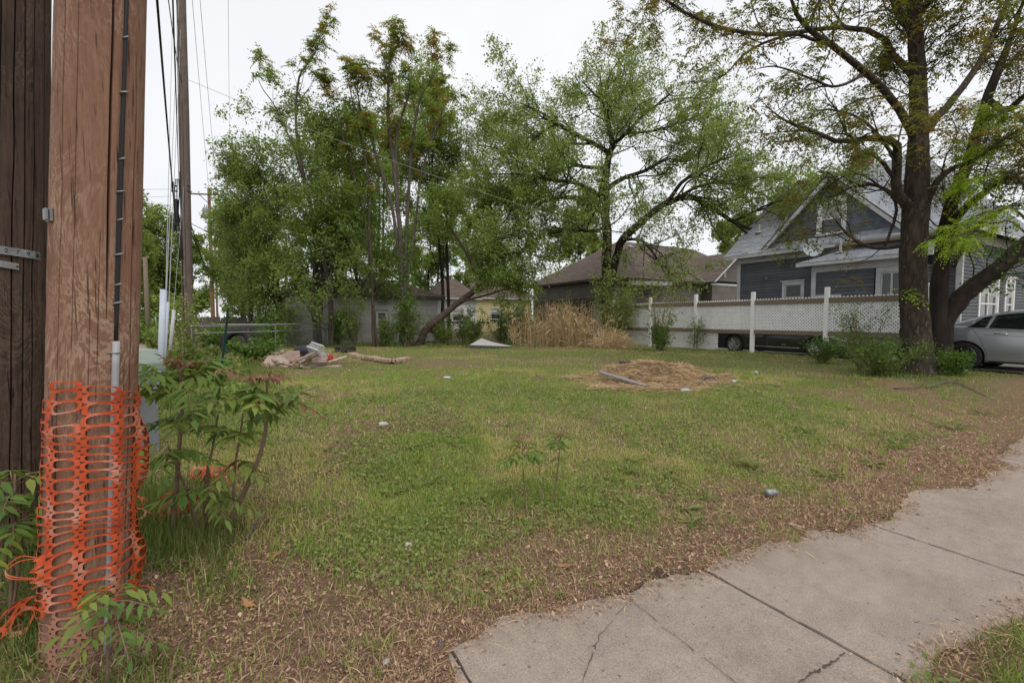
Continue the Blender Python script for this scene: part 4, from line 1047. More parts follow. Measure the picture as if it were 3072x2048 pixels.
# far pole by the lane
fpos = PX(566, 1030, 16.6); FX, FY = fpos.x, fpos.y; fg = G(FX, FY)
fp = thing('utility_pole', 'tall grey utility pole with cable brackets and a black splice box by the dirt lane', 'utility pole', (FX, FY, fg))
FLN = 0.014
pole_shaft('shaft', 'pole_grey', fp, 15.5, 0.178, 0.14, 60, 60, 5, [(-1.2, 0.05, 0.5, 9, 0.01, 0.01), (-1.8, 0.05, 1, 12, 0.01, 0)], 0.004, (FLN, 0))
def fpz(py): return PX(556, py, 16.6).z - fg
m = MB(); zb_ = fpz(640)
m.box((-0.20, -0.10, zb_), (0.13, 0.12, 0.95)); m.box((-0.13, -0.17, zb_ + 0.05), (0.07, 0.09, 0.7)); m.build('splice_box', 'plastic_black', fp, bevel=0.02)
for py in (560, 575, 690):
    m = MB(); z = fpz(py); m.lathe((FLN * z, 0, z), [(0.165, -0.02), (0.165, 0.02)], sides=20); m.bar((-0.16, -0.05, z), (-0.36, -0.08, z), 0.03, 0.05); m.tube([(-0.30, -0.08, z - 0.05), (-0.30, -0.08, z + 0.14)], 0.045, 8); m.build('cable_bracket', 'plastic_black', fp)
m = MB()
for i in range(3):
    m.tube([(-0.15 + 0.05 * i, -0.13, fpz(540)), (-0.20 + 0.09 * i, -0.16, fpz(580)), (-0.17 + 0.04 * i, -0.15, fpz(640)), (-0.08 + 0.05 * i, -0.17, fpz(700)), (-0.10 + 0.07 * i, -0.16, fpz(780))], 0.016, 6)
m.tube([(0.02, -0.165, fpz(520)), (0.01, -0.17, fpz(700)), (-0.02, -0.165, fpz(950))], 0.018, 6)
m.build('cable_drop', 'black_cable', fp, smooth=True)
# pole with cross-arm and transformer
def arm_pole(label, px, pyb, depth, htop, arm_z, r, transformer=True):
    p = PX(px, 1000, depth); g0 = G(p.x, p.y)
    t = thing('utility_pole', label, 'utility pole', (p.x, p.y, g0))
    pole_shaft('shaft', 'pole_brown', t, htop, r, r * 0.75, 24, 24, 6, [], 0.004)
    m = MB(); m.box((0, -0.16, arm_z), (2.9, 0.11, 0.13), rz=R(8)); arm = m.build('cross_arm', 'weathered_wood', t, bevel=0.01)
    for sx in (-1.35, -0.75, 0.75, 1.35):
        m = MB(); m.lathe((sx * math.cos(R(8)), -0.16 + sx * math.sin(R(8)), arm_z + 0.06), [(0.02, 0), (0.02, 0.08), (0.05, 0.10), (0.05, 0.16), (0.03, 0.2), (0, 0.21)], sides=8); m.build('insulator', 'dull_metal', t)
    m = MB(); m.bar((-0.75, -0.20, arm_z - 0.05), (0, -0.17, arm_z - 0.75), 0.03, 0.05); m.bar((0.75, -0.16, arm_z - 0.05), (0, -0.17, arm_z - 0.75), 0.03, 0.05); m.build('brace', 'dark_wood', t)
    if transformer:
        m = MB(); zz = arm_z - 2.2; m.lathe((-0.12, -0.36, zz), [(0.0, 0), (0.24, 0.0), (0.26, 0.05), (0.26, 0.85), (0.24, 0.92), (0.1, 0.98), (0, 0.98)], sides=16); m.build('transformer', 'pvc_grey', t, smooth=False)
        for sx in (-0.2, 0.0): m = MB(); m.lathe((sx, -0.36, zz + 0.97), [(0.03, 0), (0.05, 0.06), (0.03, 0.12), (0.05, 0.18), (0.02, 0.26), (0, 0.27)], sides=8); m.build('bushing', 'dull_metal', t)
    return t
arm_pole('brown pole with cross arm and grey transformer can down the lane', 641, 0, 42.0, PX(640, 575, 42).z, PX(640, 585, 42).z - 0.3, 0.17)
arm_pole('distant thin pole with a cross arm beyond the transformer pole', 654, 0, 70.0, PX(655, 730, 70).z, PX(655, 735, 70).z - 0.2, 0.16, False)
# leaning post stub seen past the pole
p0, p1 = PX(444, 955, 22), PX(430, 770, 22)
st = thing('leaning_post', 'bare leaning wooden post in front of the trees across the lane', 'post', (p0.x, p0.y, G(p0.x, p0.y)))
m = MB(); base = Vector((0, 0, -0.2)); tipv = Vector((p1.x - p0.x, 0.1, p1.z - st.location.z)); m.tube([base, base.lerp(tipv, 0.5), tipv], [0.11, 0.10, 0.09], 10); m.build('shaft', 'weathered_wood', st, smooth=True)

# ------------------------------------------------------------------ wires, each its own
def sag_wire(label, a, b, r, sag=0.3, mat='black_cable', n=24):
    a, b = Vector(a), Vector(b)
    pts = [a.lerp(b, t) - Vector((0, 0, sag * 4 * t * (1 - t))) - a for t in [i / n for i in range(n + 1)]]
    m = MB(); m.tube(pts, r, 5, cap=False)
    o = m.build('overhead_wire', mat, None, smooth=True); o.location = a
    return tag(o, label, 'wire', 'overhead wires')
F3 = lambda px, py: PX(px, py, 16.6)
bpt = lambda z: Vector((BPX, BPY, 0)) + bsurf(FACE + 1.4, z, 0.03)
sag_wire('thin service wire running over the lot from the grey lane pole to the blue house', F3(560, 238), PX(2213, 793, 21.25), 0.007, 0.55, 'grey_cable', 40)
sag_wire('thick black cable from the netted pole up to the splice box', bpt(4.3), F3(537, 552), 0.008, 0.25)
sag_wire('black cable drooping from the netted pole to the lane pole bracket', bpt(3.1), F3(540, 690), 0.006, 0.9)
sag_wire('short high cable between the netted pole and the lane pole', bpt(3.95) , F3(545, 238), 0.005, -0.15)
sag_wire('pale wire passing left of the lane pole above the upper bracket', PX(100, 560, 17.5), F3(550, 567), 0.006, 0.05, 'grey_cable')
sag_wire('pale wire passing left of the lane pole below the upper bracket', PX(100, 590, 17.5), F3(550, 588), 0.006, 0.05, 'grey_cable')
sag_wire('pale wire rising to the lane pole near the splice box', PX(100, 690, 17.5), F3(550, 607), 0.006, 0.05, 'grey_cable')
sag_wire('steep black cable looping down to the foot of the splice box', PX(498, -60, 12), F3(546, 250), 0.013, 0.35)
for k, (a, b, d0, d1, lb) in enumerate([((538, -40), (500, 868), 16.4, 7.2, 'guy wire running down into the taller pale guard'), ((542, 90), (507, 905), 16.4, 7.4, 'second guy wire beside the taller pale guard'), ((552, 560), (520, 935), 16.4, 13.0, 'guy wire running down into the short white guard'), ((520, -40), (498, 868), 16.4, 7.2, 'thin guy wire from high up into the taller pale guard')]):
    sag_wire(lb, PX(*a, d0), PX(*b, d1), 0.006, 0.02, 'grey_cable', 8)
sag_wire('black service cable from the lane pole to the transformer pole', F3(572, 672), PX(640, 830, 42), 0.02, 0.5)
sag_wire('second black service cable from the lane pole to the transformer pole', F3(572, 690), PX(648, 800, 42), 0.02, 0.9)
sag_wire('wire crossing from the lane pole toward the trees', F3(572, 670), PX(800, 745, 24), 0.012, 0.2)
sag_wire('high line along the lane between cross arms', PX(552, -300, 20), PX(628, 580, 42), 0.012, 0.5, 'grey_cable')
sag_wire('second high line along the lane between cross arms', PX(575, -300, 20), PX(652, 580, 42), 0.012, 0.5, 'grey_cable')
sag_wire('thin vertical looking line high over the lane', PX(683, -200, 25), PX(690, 560, 60), 0.012, 0.0, 'grey_cable')
# guards over the guy wires
for (a, b, d, r, lb, mat) in (((480, 1170), (491, 868), 7.2, 0.045, 'tall pale grey plastic guard over a guy wire beside the green box', 'pvc_blue'), ((488, 1150), (504, 905), 7.5, 0.026, 'second slimmer pale guard tucked beside the tall guy guard', 'pvc_blue'), ((510, 1062), (522, 930), 13.0, 0.045, 'short white guard over a guy wire farther up the lane', 'plastic_white')):
    p, q = PX(*a, d), PX(*b, d); g0 = G(p.x, p.y); low = p + (p - q) * ((p.z - g0 + 0.05) / max(0.05, (q.z - p.z)))
    t = MB(); t.tube([Vector((0, 0, 0)), (q - low) * 0.5, q - low], r, 12)
    o = t.build('guy_guard', mat, None, smooth=True); o.location = low; tag(o, lb, 'guy guard')

# ------------------------------------------------------------------ pedestal cabinet, T-post
pc = PX(452, 1300, 4.1); cb = thing('utility_cabinet', 'pale green hooded utility box on a grey cabinet behind the netted pole', 'utility cabinet', (pc.x - 0.25, pc.y + 0.1, G(pc.x, pc.y)), R(-8))
zt = 0.90
m = MB(); m.span((-0.17, -0.12, -0.05), (0.17, 0.12, zt - 0.30)); body = m.build('lower_body', 'box_grey', cb, bevel=0.012)
m = MB(); m.span((-0.15, -0.128, 0.1), (0.15, -0.1205, 0.62)); m.build('door', 'box_grey', body, bevel=0.003)
m = MB(); m.span((-0.19, -0.14, zt - 0.298), (0.19, 0.14, zt - 0.265)); m.build('collar', 'box_grey', cb, bevel=0.006)
m = MB(); m.span((-0.145, -0.10, zt - 0.264), (0.145, 0.10, zt - 0.09)); m.build('upper_body', 'box_green', cb, bevel=0.008)
m = MB()
for k in range(5): m.box((-0.05 + k * 0.025, -0.103, zt - 0.17), (0.010, 0.008, 0.09))
m.build('vent_slots', 'dark_void', cb)
m = MB(); hx, hy = 0.215, 0.165
hood = [(-hx, zt - 0.115), (hx, zt - 0.115), (hx, zt - 0.05), (hx - 0.085, zt + 0.075), (-hx + 0.085, zt + 0.075), (-hx, zt - 0.05)]
m.prism([(x, -hy, z) for x, z in hood], (0, 0, 0), (0, 2 * hy, 0)); m.build('hood', 'box_green', cb, bevel=0.006)
tp0, tp1 = PX(652, 1190, 6.6), PX(684, 925, 6.6); g0 = G(tp0.x, tp0.y)
tp = thing('fence_post', 'dark green steel T post standing alone in tall weeds', 'post', (tp0.x - 0.02, tp0.y, g0 - 0.1))
d = Vector((tp1.x - tp0.x + 0.02, 0, tp1.z - g0 + 0.1))
m = MB(); m.bar((0, 0, 0), d, 0.034, 0.005); m.bar(Vector((0, 0.012, 0)), d + Vector((0, 0.012, 0)), 0.005, 0.026); m.build('bar', 'post_green', tp)
for k in range(14):
    m = MB(); q = d * (0.25 + k * 0.052); m.box(q - Vector((0, 0.008, 0)), (0.012, 0.012, 0.022)); m.build('stud', 'post_green', tp)

# ------------------------------------------------------------------ cars
def spl(xs, ys, x):
    """Smooth (monotone-ish cubic) interpolation."""
    xs, ys = np.array(xs, float), np.array(ys, float); x = np.asarray(x, float)
    d = np.gradient(ys, xs); i = np.clip(np.searchsorted(xs, x) - 1, 0, len(xs) - 2)
    h = xs[i + 1] - xs[i]; t = np.clip((x - xs[i]) / h, 0, 1)
    return (2 * t**3 - 3 * t**2 + 1) * ys[i] + (t**3 - 2 * t**2 + t) * h * d[i] + (-2 * t**3 + 3 * t**2) * ys[i + 1] + (t**3 - t**2) * h * d[i + 1]
def make_car(root, paint, L, top, belt, Wd, ax_r, ax_f, wr, rim_kind, winrange, strip=False, zb=0.20):
    NX, NP = 150, 49
    xs = np.concatenate([np.linspace(0, 0.35, 26)[:-1], np.linspace(0.35, L - 0.4, NX - 50), np.linspace(L - 0.4, L, 26)[1:]])
    NX = len(xs)
    tz = spl(*zip(*top), xs); bz = np.minimum(spl(*zip(*belt), xs), tz - 0.015)
    plan = np.minimum(1.0, np.minimum(((xs + 0.02) / 0.42) ** 0.36, ((L - xs + 0.02) / 0.7) ** 0.36))
    hw = Wd / 2 * (0.70 + 0.30 * plan)
    zb_ = zb + 0.10 * np.clip(1 - xs / 0.5, 0, 1) ** 1.5 + 0.05 * np.clip(1 - (L - xs) / 0.6, 0, 1) ** 1.5
    g = np.clip((tz - bz), 0.015, None)
    roofw = hw * (0.93 - 0.25 * np.clip(g / 0.46, 0, 1))
    # control ring from the middle of the floor, up the side, to the middle of the roof
    lo = bz - zb_
    ring = [(hw * 0.0, zb_), (hw * 0.78, zb_), (hw * 0.955, zb_ + lo * 0.06), (hw * 0.985, zb_ + lo * 0.22), (hw * 1.0, zb_ + lo * 0.42), (hw * 0.998, zb_ + lo * 0.62),
            (hw * 0.985, zb_ + lo * 0.80), (hw * 0.965, zb_ + lo * 0.90), (hw * 0.935, bz), (hw * 0.90 * 0.65 + roofw * 0.35, bz + g * 0.30), (hw * 0.30 + roofw * 0.66, bz + g * 0.62), (roofw * 0.95, bz + g * 0.90), (roofw * 0.80, bz + g * 0.985), (roofw * 0.45, tz), (roofw * 0.0, tz)]
    K = len(ring); tt = np.linspace(0, K - 1, NP * 2 - 1)
    YY = np.stack([np.array([spl(range(K), [q[0][i] for q in ring], tt)]).ravel() for i in range(NX)])
    ZZ = np.stack([np.array([spl(range(K), [q[1][i] for q in ring], tt)]).ravel() for i in range(NX)])
    YY[:, 0] = 0; YY[:, -1] = 0
    NPn = len(tt)
    XX = np.repeat(xs[:, None], NPn, 1)
    # rounded nose and tail in side view
    V1 = np.stack([XX, -YY, ZZ], -1); V2 = np.stack([XX, YY, ZZ], -1)[:, ::-1][:, 1:-1]
    V = np.concatenate([V1, V2], 1); M = V.shape[1]
    idx = np.arange(NX * M).reshape(NX, M); nx = np.roll(idx, -1, 1)
    F = np.stack([idx[:-1], idx[1:], nx[1:], nx[:-1]], -1).reshape(-1, 4)
    me = bpy.data.meshes.new('shell')
    faces = [tuple(f) for f in F.tolist()] + [tuple(idx[0].tolist()), tuple(idx[-1][::-1].tolist())]
    me.from_pydata(V.reshape(-1, 3).tolist(), [], faces); me.update()
    o = bpy.data.objects.new('body', me); COL.objects.link(o)
    cut = MB()
    for ax in (ax_r, ax_f):
        for sd in (-1, 1):
            cut.lathe((ax, sd * Wd * 0.5, wr), [(0.0, -0.24), (wr + 0.045, -0.24), (wr + 0.045, 0.3), (0.0, 0.3)], 'Y', 40)
    co = cut.build('cutter', paint)
    md = o.modifiers.new('arches', 'BOOLEAN'); md.operation = 'DIFFERENCE'; md.object = co; md.solver = 'EXACT'
    dg = bpy.context.evaluated_depsgraph_get(); dg.update()
    me2 = bpy.data.meshes.new_from_object(o.evaluated_get(dg))
    bpy.data.objects.remove(o, do_unlink=True); bpy.data.objects.remove(co, do_unlink=True)
    me2.materials.clear(); me2.materials.append(MATS[paint]); me2.polygons.foreach_set('use_smooth', np.ones(len(me2.polygons), bool)); me2.name = 'body'
    body = bpy.data.objects.new('body', me2); COL.objects.link(body); body.parent = root
    try: me2.set_sharp_from_angle(angle=R(32))
    except Exception: pass
    def surf(x, t, sd, off):
        i = int(np.clip(np.searchsorted(xs, x), 1, NX - 1)); k = (x - xs[i - 1]) / (xs[i] - xs[i - 1])
        yv = np.interp(t, tt, YY[i - 1] * (1 - k) + YY[i] * k); zv = np.interp(t, tt, ZZ[i - 1] * (1 - k) + ZZ[i] * k)
        y2 = np.interp(t + 0.05, tt, YY[i - 1] * (1 - k) + YY[i] * k); z2 = np.interp(t + 0.05, tt, ZZ[i - 1] * (1 - k) + ZZ[i] * k)
        ty, tzv = y2 - yv, z2 - zv; ln = math.hypot(ty, tzv) or 1
        return Vector((x, sd * (yv + off * tzv / ln), zv - off * ty / ln))
    def patch(name, mat, x0, x1, t0, t1, sd, off=0.004, nx_=18, nt=8, parent=body, rim=0.02, x0f=None, x1f=None):
        vv, ff = [], []
        for i in range(nx_ + 1):
            for j in range(nt + 1):
                t = t0 + (t1 - t0) * j / nt
                a = x0 if x0f is None else x0f((t - t0) / (t1 - t0)); b = x1 if x1f is None else x1f((t - t0) / (t1 - t0))
                edge = i in (0, nx_) or j in (0, nt)
                vv.append(surf(a + (b - a) * i / nx_, t, sd, off - (0.006 if edge else 0)))
        for i in range(nx_):
            for j in range(nt):
                q = (i * (nt + 1) + j, (i + 1) * (nt + 1) + j, (i + 1) * (nt + 1) + j + 1, i * (nt + 1) + j + 1)
                ff.append(q if sd < 0 else q[::-1])
        return MB().add(vv, ff).build(name, mat, parent, smooth=True)
    for sd in (-1, 1):
        for (nm, a0, a1, b0, b1) in winrange:
            patch(nm, 'car_glass', 0, 0, 8.15, 10.85, sd, x0f=lambda s, a0=a0, a1=a1: a0 + (a1 - a0) * s, x1f=lambda s, b0=b0, b1=b1: b0 + (b1 - b0) * s)
        lo_x, hi_x = winrange[0][1], winrange[-1][3]
        m = MB(); m.tube([surf(lo_x + (hi_x - lo_x) * i / 30, 8.08, sd, 0.004) for i in range(31)], 0.006, 6); m.tube([surf(winrange[0][1] + 0.02 + (winrange[-1][4] - winrange[0][2] - 0.02) * i / 30, 10.9 if i > 2 else 9.5, sd, 0.004) for i in range(31)], 0.006, 6); m.build('window_trim', 'chrome', body, smooth=True)
        # shut lines and handles
        for (x0_, x1_) in ((ax_r + 0.40, ax_r + 0.12), (ax_r + 1.32, ax_r + 1.30), (ax_f - 0.45, ax_f - 0.50)):
            m = MB(); m.tube([surf(x0_ + (x1_ - x0_) * max(0, (t - 3.5) / 4.5), t, sd, 0.0006) for t in np.linspace(2.3, 8.0, 18)], 0.0035, 4); m.build('shut_line', 'plastic_black', body)
        for hxp in (ax_r + 0.50, ax_r + 1.50):
            m = MB(); m.tube([surf(hxp + 0.24 * q, 6.9, sd, 0.006 + 0.028 * math.sin(math.pi * q)) for q in np.linspace(0, 1, 8)], 0.013, 8); m.build('handle', 'chrome', body, smooth=True)
        if strip:
            m = MB(); m.tube([surf(ax_r + 0.5 + (ax_f - ax_r - 1.0) * q, 2.9, sd, 0.006) for q in np.linspace(0, 1, 16)], 0.010, 6); m.build('side_strip', 'chrome', body, smooth=True)
            m = MB(); q = surf(ax_r + 1.9, 3.5, sd, 0.004); m.box(q, (0.16, 0.008, 0.02)); m.build('badge', 'chrome', body)
        else:
            m = MB(); m.tube([surf(ax_r + 0.35 + (ax_f - ax_r - 0.8) * q, 6.35, sd, 0.001) for q in np.linspace(0, 1, 16)], 0.005, 5); m.build('crease', paint, body, smooth=True)
            m = MB(); m.tube([surf(ax_r + 0.45 + (ax_f - ax_r - 0.9) * q, 1.9, sd, 0.004) for q in np.linspace(0, 1, 12)], 0.016, 6); m.build('sill_trim', 'plastic_black', body, smooth=True)
        patch('tail_lamp', 'lamp_red', 0.03, 0.30, 6.9, 7.9, sd, nx_=8, nt=4); patch('headlight', 'lamp_clear', L - 0.62, L - 0.08, 6.2, 7.6, sd, nx_=8, nt=4)
        m = MB(); q = surf(ax_f - 0.62, 8.3, sd, 0.09); m.box(q, (0.10, 0.20, 0.13)); m.build('mirror', paint, body, bevel=0.03, seg=3)
    # front and rear screens
    for nm, xa, xb in (('windscreen', top[-5][0] + 0.08, top[-4][0] - 0.06), ('rear_window', top[3][0] + 0.05, top[4][0] - 0.05)):
        vv, ff = [], []
        for i in range(9):
            x = xa + (xb - xa) * i / 8
            for j in range(11):
                q = surf(x, 14 - abs(j - 5) / 5 * 2.6, -1 if j < 5 else 1, 0.005); vv.append(q)
        for i in range(8):
            for j in range(10): ff.append((i * 11 + j, (i + 1) * 11 + j, (i + 1) * 11 + j + 1, i * 11 + j + 1))
        MB().add(vv, ff).build(nm, 'car_glass', body, smooth=True)
    m = MB(); m.span((ax_r - wr - 0.1, -Wd * 0.40, zb + 0.02), (ax_f + wr + 0.1, Wd * 0.40, zb + 0.10)); m.build('underbody', 'plastic_black', root)
    for ax in (ax_r, ax_f):
        for sd in (-1, 1):
            w = thing_part('wheel', root, (ax, sd * (Wd / 2 - 0.115), wr))
            t = MB(); hwid = 0.108; t.lathe((0, 0, 0), [(wr * 0.70, -hwid), (wr * 0.86, -hwid * 1.08), (wr * 0.97, -hwid * 0.95), (wr, -hwid * 0.6), (wr, hwid * 0.6), (wr * 0.97, hwid * 0.95), (wr * 0.86, hwid * 1.08), (wr * 0.70, hwid)], 'Y', 40); t.build('tyre', 'rubber', w, smooth=True)
            t = MB(); y0 = sd * hwid; rr_ = wr * 0.70
            t.lathe((0, 0, 0), [(rr_, y0), (rr_ * 0.97, y0 * 1.02), (rr_ * 0.93, y0 * 0.9), (rr_ * 0.90, y0 * 0.2), (rr_ * 0.2, y0 * 0.15), (0.0, y0 * 0.15)], 'Y', 40)
            t.build('rim', 'alloy' if rim_kind != 'dark' else 'plastic_black', w, smooth=False)
            if rim_kind == 'dark':
                t = MB(); t.lathe((0, 0, 0), [(rr_ * 1.0, y0 * 1.03), (rr_ * 0.965, y0 * 1.06), (rr_ * 0.93, y0 * 1.0)], 'Y', 40); t.build('rim_lip', 'chrome', w, smooth=True)
            ns = 5 if rim_kind == 'dark' else 9
            for k in range(ns):
                a = 6.28318 * k / ns
                for da in ((0,) if rim_kind == 'dark' else (-0.13, 0.13)):
                    t = MB(); c, s = math.cos(a + da), math.sin(a + da); t.bar((0.06 * math.cos(a), y0 * 0.72, 0.06 * math.sin(a)), (rr_ * 0.95 * c, y0 * 0.93, rr_ * 0.95 * s), 0.05 if rim_kind == 'dark' else 0.022, 0.03, up=(0, 1, 0)); t.build('spoke', 'plastic_black' if rim_kind == 'dark' else 'chrome', w, bevel=0.004)
            t = MB(); t.lathe((0, 0, 0), [(0.065, y0 * 0.5), (0.06, y0 * 0.9), (0.0, y0 * 0.95)], 'Y', 16); t.build('hub_cap', 'alloy', w)
    return body
def thing_part(name, parent, loc):
    o = bpy.data.objects.new(name, None); COL.objects.link(o); o.parent = parent; o.location = loc; o.empty_display_size = 0.1
    return o
def car_root(label, u, v, cat='car'):
    """v: the tail; the nose points to the street."""
    x, y = W(u, v)
    return thing('parked_car', label, cat, (x, y, G(*W(u, v - 1.6)) + 0.05), R(30 - 90))
sc = car_root('silver fastback sedan with a dented rear door on the drive beside the big tree', 15.98, 5.05)
sc.location.z -= 0.06
sc.rotation_euler.z += R(-2.5)
make_car(sc, 'car_silver', 4.87, [(0.0, 0.82), (0.06, 0.98), (0.25, 1.04), (0.45, 1.07), (1.72, 1.435), (2.3, 1.478), (2.75, 1.44), (3.65, 1.05), (4.4, 0.93), (4.75, 0.78), (4.87, 0.60)],
         [(0.0, 0.80), (0.3, 1.02), (1.0, 1.01), (2.0, 0.955), (3.2, 0.93), (4.0, 0.92), (4.87, 0.58)], 1.85, 1.02, 3.87, 0.335, 'dark',
         [('quarter_window', 1.00, 1.30, 1.36, 1.44), ('rear_door_window', 1.40, 1.48, 2.22, 2.22), ('front_door_window', 2.30, 2.30, 3.38, 2.86)])
bc = car_root('black sedan with multi spoke chrome wheels behind the lattice fence', 17.15, 12.05)
make_car(bc, 'car_black', 5.05, [(0.0, 0.85), (0.06, 1.0), (0.3, 1.08), (0.95, 1.12), (1.75, 1.45), (2.4, 1.49), (2.95, 1.45), (3.75, 1.08), (4.5, 0.98), (4.95, 0.82), (5.05, 0.6)],
         [(0.0, 0.82), (0.3, 1.03), (1.0, 1.03), (2.0, 1.0), (3.2, 0.98), (4.0, 0.97), (5.05, 0.58)], 1.88, 1.12, 4.05, 0.345, 'multi',
         [('quarter_window', 1.25, 1.52, 1.5, 1.60), ('rear_door_window', 1.54, 1.64, 2.38, 2.38), ('front_door_window', 2.46, 2.46, 3.5, 3.0)], True, zb=0.15)
# ------------------------------------------------------------------ trees
def nrm(a):
    return a / np.maximum(np.linalg.norm(a, axis=-1, keepdims=True), 1e-9)
def crspline(pts, n):
    """n points along a Catmull-Rom curve through pts (any number of columns)."""
    P = np.asarray(pts, float); k = len(P)
    E = np.vstack([2 * P[0] - P[1], P, 2 * P[-1] - P[-2]])
    t = np.linspace(0, k - 1, n); i = np.minimum(t.astype(int), k - 2); f = (t - i)[:, None]
    a, b, c, d = E[i], E[i + 1], E[i + 2], E[i + 3]
    return 0.5 * (2 * b + (c - a) * f + (2 * a - 5 * b + 4 * c - d) * f**2 + (3 * b - a - 3 * c + d) * f**3)
def tubes(P, Rd, sides, rough=0.0, seed=0):
    """P (B,n,3), Rd (B,n) -> verts, quads."""
    B, n, _ = P.shape
    T = np.gradient(P, axis=1); T = nrm(T)
    rg = np.random.default_rng(seed)
    ref = nrm(rg.normal(size=(B, 1, 3)) * np.array([1, 1, 0.05]))
    N1 = nrm(np.cross(T, np.broadcast_to(ref, T.shape))); N2 = np.cross(T, N1)
    a = np.arange(sides) / sides * 2 * np.pi
    rad = Rd[:, :, None] * np.ones(sides)
    if rough: rad = rad * (1 + rough * (rg.random((B, n, sides)) - 0.5))
    V = P[:, :, None] + (N1[:, :, None] * np.cos(a)[:, None] + N2[:, :, None] * np.sin(a)[:, None]) * rad[..., None]
    idx = np.arange(B * n * sides).reshape(B, n, sides); nx = np.roll(idx, -1, 2)
    F = np.stack([idx[:, :-1], nx[:, :-1], nx[:, 1:], idx[:, 1:]], -1).reshape(-1, 4)
    return V.reshape(-1, 3), F
def spawn(P, Rd, count, rg, t=(0.3, 1.0), ang=(35, 65), length=(1, 2), up=0.15, curl=0.1, wob=0.18, n=6, rmax=0.6, rper=0.012, out=None, taper=0.3):
    """count children on the branches P, vectorised."""
    B, k, _ = P.shape
    ln = np.linalg.norm(np.diff(P, axis=1), axis=2).sum(1)
    idx = rg.choice(B, count, p=ln / ln.sum())
    tt = rg.uniform(t[0], t[1], count) ** 0.85; f = tt * (k - 1); i = np.minimum(f.astype(int), k - 2); w = (f - i)[:, None]
    pos = P[idx, i] * (1 - w) + P[idx, i + 1] * w
    tan = nrm(P[idx, i + 1] - P[idx, i]); r = Rd[idx, i] * (1 - w[:, 0]) + Rd[idx, i + 1] * w[:, 0]
    q = rg.normal(size=(count, 3)); q = nrm(q - tan * (q * tan).sum(1, keepdims=True))
    if out is not None:
        o = nrm(pos - out) * np.array([1, 1, 0.35]); q = nrm(q + 0.7 * nrm(o - tan * (o * tan).sum(1, keepdims=True)))
    a = np.radians(rg.uniform(ang[0], ang[1], count))[:, None]
    d = nrm(tan * np.cos(a) + q * np.sin(a) + np.array([0, 0, up]))
    L = rg.uniform(length[0], length[1], count) * (1.1 - 0.45 * tt)
    pts = [pos]
    for s in range(n - 1):
        d = nrm(d + rg.normal(size=d.shape) * wob + np.array([0, 0, curl]))
        pts.append(pts[-1] + d * (L / (n - 1))[:, None])
    C = np.stack(pts, 1)
    r0 = np.minimum(r * rmax, L * rper + 0.002)
    return C, r0[:, None] * np.linspace(1, taper, n)[None]
def quads_of(V4, rnd):
    V4 = np.asarray(V4); m = len(V4)
    return V4.reshape(-1, 3), np.arange(4 * m).reshape(m, 4), rnd
def leaves(P, per, size, rg, spread=0.06, width=0.5, droop=0.3, tmin=0.2, clump=0.5):
    """Plain leaves along twigs P (B,n,3)."""
    B, n, _ = P.shape; M = B * per
    idx = np.repeat(np.arange(B), per); t = rg.uniform(tmin, 1, M); f = t * (n - 1); i = np.minimum(f.astype(int), n - 2); w = (f - i)[:, None]
    pos = P[idx, i] * (1 - w) + P[idx, i + 1] * w + rg.normal(size=(M, 3)) * spread
    tan = nrm(P[idx, i + 1] - P[idx, i])
    d = nrm(tan * 0.5 + rg.normal(size=(M, 3)) * 0.7 - np.array([0, 0, droop]))
    s = nrm(np.cross(d, rg.normal(size=(M, 3)) + np.array([0, 0, 1.2])))
    l = size * (0.5 + 1.0 * rg.random(M) ** 1.3)[:, None]
    V = np.stack([pos, pos + d * l * 0.45 + s * l * width * 0.5, pos + d * l, pos + d * l * 0.45 - s * l * width * 0.5], 1)
    tone = rg.random(B)[idx]
    return V, np.clip(clump * tone + (1 - clump) * rg.random(M), 0, 1)
def fronds(base, dirs, L, rg, pairs=5, leaf=0.10, width=0.32, droop=0.35, tone=None, jitter=0.25, end=True):
    """Compound leaves: leaflets in pairs along a drooping rib. Returns quads (M,4,3) and tones."""
    N = len(base); down = np.array([0, 0, -1.0]); side = nrm(np.cross(dirs, np.array([0, 0, 1.0]) + 0.01))
    out, tn = [], []
    tone = rg.random(N) if tone is None else tone
    for k in range(pairs + (1 if end else 0)):
        t = (k + 0.8) / (pairs + 0.3)
        p = base + dirs * (L * t)[:, None] + down * (droop * L * t * t)[:, None]
        for sg in ((-1, 1) if k < pairs else (0,)):
            d = nrm(side * sg * 0.85 + dirs * (0.45 if sg else 1.0) + down * (0.30 + droop * t) + rg.normal(size=(N, 3)) * jitter * 0.5)
            s = nrm(np.cross(d, np.array([0, 0, 1.0]) + rg.normal(size=(N, 3)) * jitter))
            l = (leaf * (1.0 - 0.25 * t) * rg.uniform(0.75, 1.15, N))[:, None]
            out.append(np.stack([p, p + d * l * 0.4 + s * l * width * 0.5, p + d * l, p + d * l * 0.4 - s * l * width * 0.5], 1))
            tn.append(np.clip(tone * 0.75 + 0.25 * rg.random(N), 0, 1))
    return np.concatenate(out), np.concatenate(tn)
def tufts(P, rg, per=6, L=0.38, pairs=5, leaf=0.11, width=0.33, droop=0.5):
    """Rosettes of compound leaves at the ends of twigs P."""
    tip = P[:, -1]; tan = nrm(P[:, -1] - P[:, -2]); B = len(tip)
    base = np.repeat(tip, per, 0) - np.repeat(tan, per, 0) * rg.uniform(0, 0.12, B * per)[:, None]
    d = nrm(np.repeat(tan, per, 0) * 0.35 + nrm(rg.normal(size=(B * per, 3))) * 0.9 + np.array([0, 0, 0.25]))
    tone = np.clip(np.repeat(rg.random(B), per) * 0.7 + 0.3 * rg.random(B * per), 0, 1)
    return fronds(base, d, L * rg.uniform(0.6, 1.2, B * per), rg, pairs, leaf, width, droop, tone)
